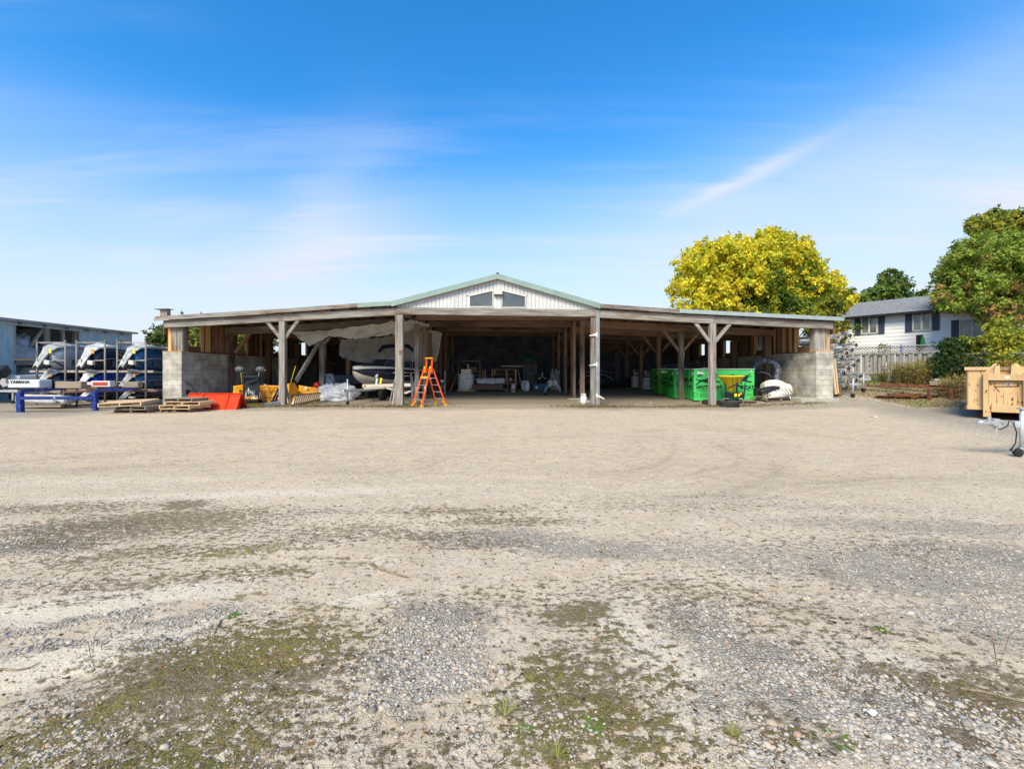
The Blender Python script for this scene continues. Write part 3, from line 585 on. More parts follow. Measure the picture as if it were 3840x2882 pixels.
def tri_blades(X1,Y1,h,w,lean,cols,name,z0=None,parent=None):
    n=len(X1); ang=rng.random(n)*6.28; dx=np.cos(ang)*w/2; dy=np.sin(ang)*w/2; la=rng.random(n)*6.28; z=surf(X1,Y1) if z0 is None else z0
    L_=lean*h; mx=np.cos(la)*L_; my=np.sin(la)*L_
    P=np.zeros((n,5,3)); P[:,0]=np.stack([X1-dx,Y1-dy,z],1); P[:,1]=np.stack([X1+dx,Y1+dy,z],1)
    P[:,2]=np.stack([X1+dx*.7+mx*.35,Y1+dy*.7+my*.35,z+h*.6],1); P[:,3]=np.stack([X1-dx*.7+mx*.35,Y1-dy*.7+my*.35,z+h*.6],1); P[:,4]=np.stack([X1+mx,Y1+my,z+h],1)
    b=5*np.arange(n)[:,None]; F1=np.concatenate([b+np.array([[0,1,2]]),b+np.array([[0,2,3]]),b+np.array([[3,2,4]])],0)
    return npmesh(name,P.reshape(-1,3),F1,'grass',np.repeat(cols,5,0),parent=parent)
def pal(n,cs,p):
    cs=np.array(cs); i=rng.choice(len(cs),n,p=np.array(p)/sum(p)); return cs[i]*(.7+.6*rng.random((n,1)))
def vegetation():
    X1,Y1=sample(260000,1.5,6.5); m=masks(X1,Y1); cl=np.clip((fbm(X1*12,Y1*12,3,61)-.42)*5,0,1)
    k=rng.random(len(X1))<np.clip(m[0]-.12,0,1)*cl*.75; Xa,Ya=X1[k],Y1[k]; n=len(Xa)
    dens=fbm(Xa*2.2,Ya*2.2,2,66)
    gcol=pal(n,[(.12,.15,.02),(.20,.19,.04),(.26,.20,.07),(.09,.12,.02),(.38,.30,.16)],[2.5,3,3,1.5,3])
    br=dens>.56; gcol[br]=gcol[br]*.5+np.array([.08,.15,.015])*.6
    o=tri_blades(Xa,Ya,.006+.020*rng.random(n)**1.6,.0025+.003*rng.random(n),.8,gcol,'ground_cover'); o['kind']='stuff'
    k=rng.random(len(X1))<np.clip(m[1]-.12,0,1)*np.clip((fbm(X1*9,Y1*9,3,63)-.42)*5,0,1)*.34; Xa,Ya=X1[k],Y1[k]; n2=len(Xa)
    # straws and twigs, mostly lying
    o=tri_blades(Xa,Ya,.005+.010*rng.random(n2),.002+.0025*rng.random(n2),5.0,pal(n2,[(.33,.25,.15),(.20,.13,.08),(.10,.07,.05),(.40,.33,.22)],[3,3,2,2]),'dry_grass'); o['kind']='stuff'
    # leaf scraps and clods over the whole near yard
    X2,Y2=sample(9000,1.6,16,1.15); k=(masks(X2,Y2)[5]<2)&(rng.random(len(X2))<.55); X2,Y2=X2[k],Y2[k]; n3=len(X2)
    s=.004+.011*rng.random(n3)**2; a=rng.random(n3)*6.28; z=surf(X2,Y2)+.004
    P=np.zeros((n3,4,3))
    for i,(u,v) in enumerate(((-1,-.4),(.2,-.7),(1,.3),(-.3,.8))):
        P[:,i]=np.stack([X2+s*(u*np.cos(a)-v*np.sin(a)),Y2+s*(u*np.sin(a)+v*np.cos(a)),z+s*.5*rng.random(n3)],1)
    Fq=(np.array([[0,1,2,3]])+4*np.arange(n3)[:,None])
    o=npmesh('leaf_litter',P.reshape(-1,3),Fq,'grass',np.repeat(pal(n3,[(.15,.10,.06),(.28,.20,.12),(.09,.06,.04),(.35,.17,.06)],[4,3,2,.6]),4,0)); o['kind']='stuff'
    # rough grass on the rise at the right and by the shed posts
    X3=rng.uniform(15.2,27,26000); Y3=rng.uniform(16.6,27,26000); mm=masks(X3,Y3); k=rng.random(len(X3))<mm[1]*.8
    X4=rng.uniform(-14,14,60000); Y4=rng.uniform(18.4,21.3,60000); m4=masks(X4,Y4); k4=rng.random(len(X4))<np.maximum(m4[1]*.5,m4[0]*1.)*.8
    Xa=np.concatenate([X3[k],X4[k4]]); Ya=np.concatenate([Y3[k],Y4[k4]]); n=len(Xa); ms=masks(Xa,Ya)
    col=pal(n,[(.30,.22,.11),(.20,.14,.07),(.15,.17,.04)],[3,3,2]); gq=ms[0]>.5; col[gq]=col[gq]*.3+np.array([.10,.17,.025])
    o=tri_blades(Xa,Ya,.03+.07*rng.random(n),.014+.014*rng.random(n),1.6,col,'rough_grass'); o['kind']='stuff'
vegetation()
# loose things lying on the near ground
def weed(px,py,kind,label,sc=1.):
    X0,Y0=PG(px,py); z=float(surf(np.array([X0]),np.array([Y0]))[0])
    t=thing('weed',label,'weed',(X0,Y0,z),rnd.random()*6)
    n={'rosette':16,'tuft':42,'stalk':5}[kind]; P=[];Fc=[];col=[]
    for i in range(n):
        a=i*2.4+rnd.random()*.5; l=sc*(.035+.03*rnd.random())*(1.5 if kind=='tuft' else 1); w=sc*(.006 if kind=='rosette' else .0018); rise=.25 if kind=='rosette' else 1.1
        if kind=='stalk': l=sc*(.12+.08*rnd.random()); rise=2.; w=.0016
        d=Vector((math.cos(a),math.sin(a),0)); q=Vector((-d.y,d.x,0)); b=len(P)
        for (u,h,ww) in ((0,0,.5),(.5,.8,1),(.85,.95,.7),(1,.8,.05)):
            c=d*(l*u/(1 if rise<1 else rise))+Vector((0,0,l*h*rise*.45)); P+= [c-q*w*ww,c+q*w*ww]
        for k in range(3): Fc.append((b+2*k,b+2*k+1,b+2*k+3,b+2*k+2))
        cc={'rosette':(.13,.20,.035),'tuft':(.27,.25,.06),'stalk':(.20,.10,.06)}[kind]; f=.75+.5*rnd.random(); col+=[[c*f for c in cc]]*8
    o=npmesh('leaves',np.array([tuple(p) for p in P]),np.array(Fc),'grass',np.array(col),parent=t); return t
weed(873,2312,'rosette','bright green leafy weed at the top of the mossy patch with wheel prints')
weed(1893,2690,'tuft','spiky yellow green grass tuft at the edge of the cracked pale mud',1.1)
weed(1966,2740,'rosette','small low weed just right of the spiky grass tuft')
weed(2222,2730,'rosette','broad leaf weed in the moss right of the cracked mud',1.2)
weed(2840,2580,'stalk','thin upright weed growing from the gravel bed on the right')
weed(3140,2785,'rosette','yellow green weed at the lower right gravel edge',1.2)
weed(3308,2366,'rosette','lone green weed with a trailing brown stem on the grey gravel',.9)
weed(3742,2520,'stalk','tall reddish dead stalks at the right edge of the yard',1.8)
weed(345,2480,'stalk','thin dry seed stalk beside the white mud strip on the left',1.)
weed(2750,2770,'tuft','sparse grass tuft at the lower middle of the gravel',.8)
weed(2090,2845,'tuft','pale dry grass tuft at the bottom edge of the moss',.9)
weed(1990,2560,'tuft','dark dry tuft on the pale mud right of the grey gravel',.7)
def stick(pts,r,label):
    m=MB(); P=[]
    for x,y in pts: a,b=PG(x,y); P.append(Vector((a,b,float(surf(np.array([a]),np.array([b]))[0])+r+.002)))
    m.tube(P,[r,r*.8,r*.45] if len(P)==3 else [r,r*.9,r*.7,r*.4],6); tag(m.build('stick','twig'),label,'stick')
stick([(830,2330),(805,2370),(800,2400),(780,2430)],.005,'pale forked stick standing out on the mossy patch')
stick([(745,2820),(790,2808),(840,2800)],.006,'short straight brown stick near the bottom left')
stick([(0,2508),(60,2510),(110,2500),(150,2480)],.005,'curved brown twig at the left edge on the white mud')
stick([(3600,2590),(3700,2605),(3840,2640)],.006,'dark stick on the dead weeds at the right edge')
stick([(1390,2120),(1450,2148),(1530,2176)],.010,'dark bent twig on the bare mud in the middle')
def scrap(px,py,l,w,a,label,m='paper',nm='paper_scrap'):
    X0,Y0=PG(px,py); b=MB(); z=float(surf(np.array([X0]),np.array([Y0]))[0])+.008
    b.sheet(lambda u,v:Vector(((u-.5)*l*(1-.3*v),(v-.5)*w,.012*math.sin(u*7+v*3)+.01)),6,3); o=b.build(nm,m,solid=.002); o.location=(X0,Y0,z); o.rotation_euler=(0,0,a); tag(o,label,'litter'); return o
scrap(3262,2695,.055,.018,-.35,'crumpled white paper scrap on the lower right gravel')
scrap(1960,1481,.5,.12,0,'flat white scrap on the shed floor in the wide middle bay'); scrap(2436,1512,.22,.10,.3,'white scrap in front of the right bay beside the green crates')
scrap(3275,1563,.28,.09,-.5,'white scrap on the gravel left of the trailer hitch'); scrap(1262,1902,.12,.05,.2,'flat grey stone chip on the mud in mid yard',m='concrete',nm='stone_chip')
# ---------------- the open shed ----------------
shed=thing('open_shed','long low open fronted timber shed on block end walls with white gable','shed',(0,20,.17))
ROWS=[20,23.3,26.6,29.9,33.2]
def wt(base,ax): return base+'_'+ax
def SB(c,d,m,name,rot=None,bev=.008,taper=1.,lab=None,par=None):
    b=MB(); b.box(c,d,rot,taper); return b.build(name,m,par or shed,world=True,bevel=bev,label=lab)
def SBAR(p,q,w,h,m,name,bev=.008,par=None):
    b=MB(); b.bar(p,q,w,h); return b.build(name,m,par or shed,world=True,bevel=bev)
def zt(X,row=0):   # top of the cross beams of the two lean-tos
    return 3.90+(X+14.63)*.0554 if X<0 else 4.36-(X-4.38)*.0518
def post(X,Y,w,ztop,m,d=None):
    z0=g(X,Y)-.05; SB((X,Y,(z0+ztop)/2),(w,d or w,ztop-z0),m,'post')
# front posts
post(-9.49,20,.26,zt(-9.49)-.33,'weathered_z'); post(-4.36,20,.33,4.135,'weathered_z'); post(9.37,20,.25,zt(9.37)-.33,'weathered_z')
post(4.12,20,.19,4.02,'weathered_z'); 
fl=SB((4.31,20.0,(.1+4.38)/2),(.175,.28,4.28),'flashing_grey','corner_flashing',bev=.004)
for (z,s) in ((3.27,-1),(1.97,-1),(.62,1)):
    m=MB(); m.box((4.26,19.845,z),(.075,.02,.2)); m.prism([(4.23 if s<0 else 4.29,19.84,z-.05),(4.23 if s<0 else 4.29,19.84,z+.06),(4.26+s*.33,19.84-.02,z-.03 if s<0 else z-.12),(4.26+s*.33,19.84-.02,z-.06 if s<0 else z-.17)][::1],(0,-.012,0))
    m.build('gate_hinge','white_trim',shed,world=True)
m=MB(); m.box((-4.27,19.825,2.53),(.16,.012,.12)); m.box((-4.31,19.827,2.45),(.06,.012,.10)); m.build('notice','rusty_red',shed,world=True)
LX=[-9.04,-8.8,-8.65,-8.5]; LC=[-4.19,-4.02,-3.84,-3.72]; RC=[4.26,4.30,4.33,4.33]
for i,Y in enumerate(ROWS[1:]):
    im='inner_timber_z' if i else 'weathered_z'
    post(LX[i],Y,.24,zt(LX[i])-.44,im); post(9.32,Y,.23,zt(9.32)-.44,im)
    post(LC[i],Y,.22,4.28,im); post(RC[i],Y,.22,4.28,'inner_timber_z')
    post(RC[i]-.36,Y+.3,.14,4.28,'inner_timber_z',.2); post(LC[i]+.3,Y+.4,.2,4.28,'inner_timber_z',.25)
    post(-13.72+.06*i+(Y-23)*.05,Y,.30,zt(-13.7)-.42,'inner_timber_z'); post(13.72,Y,.30,zt(13.7)-.42,'inner_timber_z')
for (x,y) in ((4.0,23.3),(4.3,21.9)): SB((x,y,g(x,y)+.03),(.9,.35,.07),'concrete','footing',rot=(0,0,.2))
# beams
def beam(x0,x1,Y,z0,z1,h,w,m,nm='beam'): SBAR((x0,Y,z0-h/2),(x1,Y,z1-h/2),w,h,m,nm)
beam(-14.66,-9.45,20,zt(-14.66),zt(-9.45),.325,.20,'weathered_x'); beam(-9.445,-4.535,20.006,zt(-9.445),zt(-4.535)-.01,.315,.20,'weathered_x')
beam(4.405,9.40,20,zt(4.405),zt(9.40),.34,.20,'weathered_x'); beam(9.405,14.64,20.006,zt(9.405),zt(14.64),.32,.20,'weathered_x')
beam(-4.53,4.215,19.98,4.47,4.36,.305,.22,'weathered_x','header_beam')
for i,Y in enumerate(ROWS[1:]):
    a='weathered_x' if i==0 else 'inner_timber_x'
    beam(-14.1,-4.1,Y,zt(-14.1)-.05,zt(-4.1)-.05,.36,.18,a); beam(4.2,14.1,Y,zt(4.2)-.05,zt(14.1)-.05,.36,.18,'inner_timber_x')
    beam(-4.1,4.2,Y,4.62,4.60,.33,.2,'inner_timber_x')
beam(-3.9,4.2,21.6,4.5,4.48,.30,.18,'inner_timber_x')
# knee braces
def knee(X,Y,s,m,r=.78,drop=.42,w=.11):
    z=zt(X)-drop; SBAR((X+s*.10,Y,z-r),(X+s*(r*.95),Y,zt(X+s*r)-drop+.03),w,.14,m,'brace')
for s in (-1,1):
    knee(-9.49,20,s,'weathered_x',.72,.33); knee(9.37,20,s,'weathered_x',.82,.33)
    for i,Y in enumerate(ROWS[1:]):
        a='weathered_x' if i==0 else 'inner_timber_x'; knee(LX[i],Y,s,a,.7,.42); knee(9.32,Y,s,'inner_timber_x',.95,.42)
knee(-13.6,23.3,1,'brown_board_x',.9,.42,.16)
SBAR((-9.17,20.6,1.25),(-9.02,23.1,3.35),.10,.20,'weathered_y','prop')   # long slanting prop
SB((4.36,28.2,4.42),(.30,16.3,.24),'inner_timber_y','gap_board'); SB((-4.55,28.2,4.50),(.30,16.3,.24),'inner_timber_y','gap_board')  # boards added to close a light leak where the roofs meet
# purlins along the depth and roof decks
for X in list(np.arange(-14.2,-4.8,.85))+list(np.arange(4.9,14.4,.85)):
    X=float(X); SBAR((X,19.9,zt(X)+.05),(X,36.4,zt(X)+.05),.05,.13,'inner_timber_y','rafter')
def deck(x0,z0,x1,z1,t,m,nm,y0=19.78,y1=36.9):
    b=MB(); b.prism([(x0,y0,z0),(x1,y0,z1),(x1,y0,z1-t),(x0,y0,z0-t)],(0,y1-y0,0)); return b.build(nm,m,shed,world=True)
deck(-14.95,4.06,-4.66,4.67,.06,'inner_timber_y','roof'); deck(4.40,4.53,14.95,3.975,.06,'inner_timber_y','roof')
deck(-4.66,4.675,-.06,5.885,.05,'inner_timber_y','gable_roof'); deck(-.06,5.885,4.40,4.60,.05,'inner_timber_y','gable_roof')
def fascia(x0,z0,x1,z1,h,m,nm='fascia',y=19.74,t=.035):
    b=MB(); b.prism([(x0,y,z0),(x1,y,z1),(x1,y,z1-h),(x0,y,z0-h)],(0,t,0)); return b.build(nm,m,shed,world=True)
fascia(-14.35,4.085,-10.1,4.32,.17,'weathered_x'); fascia(-10.09,4.335,-6.15,4.625,.165,'weathered_x',y=19.745)
fascia(-14.98,3.98,-14.36,4.03,.12,'weathered_x',y=19.76)
fascia(-6.14,4.635,-4.66,4.715,.19,'flashing_green',y=19.73); fascia(-4.66,4.715,-.06,5.915,.235,'flashing_green',y=19.725); fascia(-.06,5.915,4.40,4.625,.235,'flashing_green',y=19.727)
fascia(4.41,4.60,7.83,4.365,.17,'weathered_x'); fascia(7.84,4.37,14.97,4.02,.165,'flashing_pale',y=19.73)
b=MB(); b.box((-.06,19.74,5.93),(.10,.1,.03)); b.build('ridge_cap','trim_black',shed,world=True)
SB((-14.62,19.95,4.20),(.30,.24,.34),'weathered_z','vent_stub'); SB((-14.64,19.9,4.38),(.60,.4,.025),'weathered_x','vent_cap',rot=(0,-.03,0))
# gable wall of ribbed boards, cut round the two slanted windows
def rz(X): return (4.66+(X+4.66)*.2609 if X<-.06 else 5.86-(X+.06)*.2878)-.16
def P4(x,y): v=W(1550+x/2.949,1000+y/2.949,19.93); return (v.x,v.z)
wl=[P4(622,320),P4(880,262),P4(880,443),P4(622,443)]; wr=[P4(980,262),P4(1240,325),P4(1240,450),P4(980,450)]
b=MB(); x=-4.45
def wtop(w,X):
    (xa,za),(xb,zb)=w[0],w[1]; return za+(zb-za)*(X-xa)/(xb-xa)
while x<4.18:
    x1=x+.168; xa,xb=x,x1-.014; segs=[(4.40+.02,None)]
    def col(lo,hiA,hiB,y=19.94):
        if min(hiA,hiB)-lo>.01: b.prism([(xa,y,lo),(xb,y,lo),(xb,y,hiB),(xa,y,hiA)],(0,.05,0))
    done=False
    for w in (wl,wr):
        if xb>w[0][0] and xa<w[1][0]:
            col(4.38,w[3][1],w[2][1]); lo=max(wtop(w,max(xa,w[0][0])),wtop(w,min(xb,w[1][0]))); col(lo,rz(xa),rz(xb)); done=True
    if not done: col(4.38,rz(xa),rz(xb))
    x=x1
b.build('gable_wall','siding_white',shed,world=True)
b=MB()
b.prism([(-4.45,19.975,4.36),(wl[0][0],19.975,4.36),(wl[0][0],19.975,rz(wl[0][0])),(-4.45,19.975,rz(-4.45))],(0,.06,0)); b.prism([(wr[1][0],19.975,4.36),(4.18,19.975,4.36),(4.18,19.975,rz(4.18)),(wr[1][0],19.975,rz(wr[1][0]))],(0,.06,0)); b.prism([(wl[1][0],19.975,4.36),(wr[0][0],19.975,4.36),(wr[0][0],19.975,5.6),(wl[1][0],19.975,5.6)],(0,.06,0))
b.build('gable_backing','siding_white',shed,world=True)
for w in (wl,wr):
    f=MB(); c=Vector((sum(p[0] for p in w)/4,19.92,sum(p[1] for p in w)/4)); n=4
    for i in range(4):
        a,q=w[i],w[(i+1)%4]; f.bar((a[0],19.925,a[1]),(q[0],19.925,q[1]),.035,.045)
    fo=f.build('gable_window','white_trim',shed,world=True)
    gb=MB(); gb.prism([(p[0],19.955,p[1]) for p in w],(0,.01,0)); gb.build('pane','gable_glass',fo,world=True)
fb=SB((-.03,19.83,P4(0,288)[1]),(.36,.18,.20),'white_trim','floodlight'); SB((-.03,19.735,P4(0,296)[1]),(.30,.015,.12),'cream_plastic','lamp_lens',par=fb)
SB((-.03,19.87,P4(0,318)[1]),(.40,.10,.02),'rust','lamp_bracket',par=fb)
# block walls, end pillars, plinth
def WY(s,Y): return -13.95+(Y-20.3)*.055 if s<0 else 13.95     # inner face
TB=2.53
for s in (-1,1):
    b=MB(); z0=-.1
    xi0,xi1=WY(s,20.4),WY(s,36.3)
    b.prism([(xi0,20.4,z0),(xi1,36.3,z0),(xi1+s*.2,36.3,z0),(xi0+s*.2,20.4,z0)][::s],(0,0,TB-z0)); b.build('block_wall','concrete_block',shed,world=True)
    x0,x1=sorted((s*13.93,s*(14.77 if s<0 else 14.69))); b=MB(); b.box(((x0+x1)/2,20.19,(TB+z0)/2),(x1-x0,.42,TB-z0)); b.build('block_pillar','concrete_block',shed,world=True,bevel=.01)
    SB(((x0+x1)/2,20.2,TB+.015),(x1-x0+.04,.46,.035),'fresh_board_x','sill_plate')
    for k in range(2): SB((s*(14.10+.26*k),20.12,(TB+.035+zt(s*14.1)-.32)/2),(.25,.04,zt(s*14.1)-.33-TB-.03),'weathered_z','corner_board')
    SB((s*14.58,20.2,(TB+zt(s*14.6)-.32)/2+.02),(.20,.04,zt(s*14.6)-.36-TB),'fresh_board_z','corner_board')
    SB((s*14.0,20.3,(TB+.035+zt(s*14.1)-.32)/2),(.10,.30,zt(s*14.1)-.33-TB-.03),'weathered_z','corner_board')
    SB((s*14.78,20.3,3.6),(.03,.5,.6),'brown_board_z','corner_board')
    # upper wall: boards between openings
    ops=[(20.48,21.30),(23.98,24.75),(27.42,28.18),(30.87,31.62),(34.0,34.7)]
    y=20.55; top=lambda Y:zt(WY(s,Y))+.0
    ei=0; Y=20.42; bi=0
    sp=[]
    for (a,c) in ops:
        X=WY(s,(a+c)/2)+s*.08; t=zt(X)-.02
        SBAR((X,a-.02,2.70),(X,c+.02,2.70),.07,.24,'brown_board_y','window_board'); SBAR((X,a-.02,t-.09),(X,c+.02,t-.09),.06,.14,'brown_board_y','window_board')
        for yy in (c+.03,c+.17): SB((X-s*.02,yy,(TB+.03+t)/2),(.10,.05,t-TB-.03),'fresh_board_z','stud')
        SB((X,a-.035,(TB+.03+t)/2),(.09,.05,t-TB-.03),'brown_board_z','stud')
    gaps=[(ops[i][1]+.24,ops[i+1][0]-.07) for i in range(4)]+[(34.92,36.3)]
    for (a,c) in gaps:
        b=MB(); b.prism([(WY(s,a)+s*.19,a-.05,TB+.03),(WY(s,c)+s*.19,c+.05,TB+.03),(WY(s,c)+s*.22,c+.05,TB+.03),(WY(s,a)+s*.22,a-.05,TB+.03)],(0,0,zt(s*14.1)-TB-.03)); b.build('outer_cladding','inner_timber_z',shed,world=True)
        yy=a; k=0
        while yy<c-.05:
            wd=rnd.choice([.14,.19,.24,.28]); wd=min(wd,c-yy); X=WY(s,yy)+s*(.10 if k%2 else .16); t=zt(X)-.02
            SB((X,yy+wd/2,(TB+.03+t)/2),(.03,wd-.012,t-TB-.03),rnd.choice(['fresh_board_z','brown_board_z','brown_board_z','inner_timber_z']),'wall_board',bev=0); yy+=wd; k+=1
    SBAR((WY(s,20.42)+s*.1,20.42,TB+.02),(WY(s,36.3)+s*.1,36.3,TB+.02),.24,.05,'brown_board_y','sill_plate')
# back wall
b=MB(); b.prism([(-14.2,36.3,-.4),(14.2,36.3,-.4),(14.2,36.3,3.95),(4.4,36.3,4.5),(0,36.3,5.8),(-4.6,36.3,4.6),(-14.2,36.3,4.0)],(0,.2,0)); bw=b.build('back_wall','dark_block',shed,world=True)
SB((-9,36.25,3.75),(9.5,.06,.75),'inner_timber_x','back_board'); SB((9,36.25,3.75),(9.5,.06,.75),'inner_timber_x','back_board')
b=MB(); z=g(14.3,20)-.1
b.prism([W(3005,1492,19.72),W(3148,1494,19.72),W(3148,1520,19.72),W(3005,1520,19.72)],(0,.75,0)); b.build('plinth','concrete',shed,world=True,bevel=.02)
# sign lettering on the back wall
X0,Z0=W(1672+22,1270,36.2).x,W(0,1262,36.2).z
sg=MB(); sg.box((X0,36.24,Z0-.45),(1.15,.03,1.15)); so=sg.build('wall_sign','sign_board',shed,world=True)
M0=ROOTM[shed.name].inverted()
def stext(nm,s,size,p,m,**k): 
    o=text(nm,s,size,M0@Vector(p),(R(90),0,0),m,shed,**k); o.parent=so; return o
stext('lettering','R&R',.30,(X0-.12,36.21,Z0),'sign_ink',off=.006); stext('lettering','Marina',.26,(X0,36.21,Z0-.35),'sign_red',off=.004); stext('lettering','487-5021',.2,(X0,36.21,Z0-.68),'sign_ink')
for (x,y) in ((1675,1258),(2096,1263)):
    v=W(x,y,30.5); b=MB(); b.box(v,(.10,.08,.30),(0,.5 if x<1800 else -.35,0)); o=b.build('work_lamp','lamp_face',None); tag(o,'small white lamp fixed to the %s post of the wide bay'%('back left' if x<1800 else 'back right'),'lamp')
# ---------------- tarps under the left roof ----------------
def tarp(nm,ctrl,label,m='tarp_white',nu=26,nv=10,wob=.05,seed=0,amp=1.):
    ctrl=[[Vector(p) for p in r] for r in ctrl]; nr=len(ctrl); nc=len(ctrl[0])
    def lerp(l,t):
        k=min(int(t*(len(l)-1)),len(l)-2); f=t*(len(l)-1)-k; f=f*f*(3-2*f)*.5+f*.5; return l[k]*(1-f)+l[k+1]*f
    def fn(u,v):
        p=lerp([lerp(r,u) for r in ctrl],v); n=float(fbm(np.array([u*9.+seed]),np.array([v*3.]),3,seed)[0])-.5; e=float(fbm(np.array([u*34.+seed]),np.array([v*1.5]),2,seed+3)[0])-.5
        return p+Vector((0,n*wob*4,e*wob*1.5+n*wob))
    b=MB(); b.sheet(fn,nu,nv); o=b.build(nm,m,solid=.006); return tag(o,label,'tarp')
def C3(x,y,Z): return W(1000+x/3.16,1100+y/3.16,Z)
tarp('tarp',[[C3(290,452,21.6),C3(700,440,21.9),C3(1100,385,22.2),C3(1530,330,22.6),C3(1765,310,22.9),C3(1930,375,23.6)],
  [C3(360,520,22.2),C3(690,455,22.2),C3(1100,455,22.6),C3(1500,430,22.9),C3(1750,390,23.4),C3(1900,400,24)],
  [C3(520,618,22.6),C3(760,500,22.4),C3(1000,540,22.7),C3(1220,515,22.8),C3(1520,480,23.2),C3(1760,425,23.8)]],'off white tarp slung slack beneath the roof beams of the left bay',nu=90,nv=16,wob=.11)
tarp('tarp',[[C3(880,552,25.6),C3(1100,530,26),C3(1350,520,26.4),C3(1600,480,26.6),C3(1850,425,26.6),C3(2085,455,26.4)],
  [C3(865,650,25.7),C3(1050,660,26.3),C3(1300,680,26.6),C3(1600,660,26.8),C3(1850,650,26.8),C3(2060,560,26.4)],
  [C3(862,745,25.8),C3(1000,800,26.4),C3(1300,830,26.8),C3(1600,860,27),C3(1840,860,26.9),C3(2015,805,26.4)]],'grey white tarp hanging like a curtain behind the covered speedboat',nu=90,nv=16,wob=.10,seed=5)
# ---------------- things left of and in the left bays ----------------
def on(X,Y,dz=0): return (X,Y,g(X,Y)+dz)
# barn with blue sheet walls
BX=-27.3
barn=thing('metal_barn','old blue grey sheet metal barn with a dark open bay, behind the boat racks','barn',(BX,27,.1))
def BB(c,d,m,nm,rot=None,par=None): b=MB(); b.box(c,d,rot); return b.build(nm,m,par or barn,world=True)
def barnz(y,Y): return 1.6+(1398-y)/1707*Y
ridge=4.62
def corr(y0,y1,z0,z1,nm='wall_panel'):
    b=MB(); n=int((y1-y0)/.1); rows=[[],[]]
    for i in range(n+1):
        Y=y0+(y1-y0)*i/n; X=BX+(.03 if i%3==0 else 0)
        rows[0].append(Vector((X,Y,z0))); rows[1].append(Vector((X,Y,z1)))
    b.loft(rows,closed=False,caps=False,smooth=False); return b.build(nm,'barn_blue',barn,world=True,solid=.01)
corr(12,25.6,.1,4.42); corr(29.55,33.75,.1,4.40)
b=MB(); b.prism([(BX,33.8,0),(BX-12,33.8,0),(BX-12,33.8,4.55),(BX-6,33.8,5.03),(BX,33.8,4.55)],(0,.06,0)); b.build('end_wall','barn_blue',barn,world=True); BB((BX-12,23,2.3),(.06,22,4.5),'barn_blue','far_wall')
b=MB(); b.prism([(BX+.35,11.9,4.62),(BX-6,11.9,5.1),(BX-12.3,11.9,4.62),(BX-12.3,11.9,4.54),(BX-6,11.9,5.02),(BX+.35,11.9,4.54)],(0,22.1,0)); b.build('roof','rusty_red',barn,world=True)
BB((BX+.22,23,4.55),(.28,22,.10),'weathered_y','eave_board'); BB((BX+.03,23,4.42),(.05,21.6,.26),'barn_blue','eave_trim')
for k in range(13): BB((BX+.18,16+k*1.4,4.42),(.30,.05,.16),'flashing_grey','eave_bracket')
for Y,w in ((25.68,.12),(27.55,.26),(28.55,.14),(29.4,.24),(33.72,.12)): BB((BX-.08,Y,2.3),(.16,w,4.2),'weathered_z','post')
b=MB(); b.bar((BX-.3,26.6,2.9),(BX-.2,27.5,4.3),.1,.14); b.build('brace','weathered_y',barn,world=True)
BB((BX-1.2,27.5,2.25),(2.4,3.8,.08),'weathered_y','shelf'); BB((BX-.02,26.4,2.36),(.05,1.6,.10),'fresh_board_y','shelf_edge'); BB((BX,27.5,2.13),(.06,3.8,.15),'weathered_y','shelf_edge')
BB((BX-.02,28.0,1.15),(.05,3.0,.12),'weathered_y','shelf_edge')
b=MB(); b.box((BX-6,23,.12),(12,22,.04)); b.build('floor','floor_dust',barn,world=True)
def lump(nm,label,c,d,m,seed,cat,sag=.35,nu=18,nv=12,grp=None,z0cut=True,crum=.9):
    b=MB(); rings=[]
    for j in range(nv+1):
        t=j/nv; ring=[]
        for i in range(nu):
            a=2*math.pi*i/nu; ph=(t)*math.pi/2
            r=math.cos(ph)**.55; n=.66+.5*float(fbm(np.array([math.cos(a)*1.6+seed]),np.array([math.sin(a)*1.6+t*2.2]),4,seed)[0])+crum*abs(float(fbm(np.array([math.cos(a)*2.6+seed+t*2.5]),np.array([math.sin(a)*2.6+t*8.]),2,seed+9)[0])-.5)
            ring.append(Vector((d[0]/2*math.cos(a)*r*n*(1+.0*t),d[1]/2*math.sin(a)*r*n,d[2]*math.sin(ph)*(1.25*n-.2))))
        rings.append(ring)
    b.loft(rings,caps=True); o=b.build(nm,m); o.location=c; tag(o,label,cat,grp); 
    return o
lump('covered_boat','grey tarpaulin bundle on the upper shelf inside the barn opening',(BX-1.0,26.3,2.32),(1.8,2.6,1.35),'tarp_grey',3,'covered boat')
lump('covered_boat','pale sheeted bundle at the right end of the barn shelf',(BX-1.0,28.6,2.3),(1.6,1.8,1.0),'tarp_grey',9,'covered boat')
lump('covered_boat','dark sheeted shape under the shelf in the barn opening',(BX-1.0,27.4,.2),(1.8,3.4,1.7),'tarp_grey',13,'covered boat')
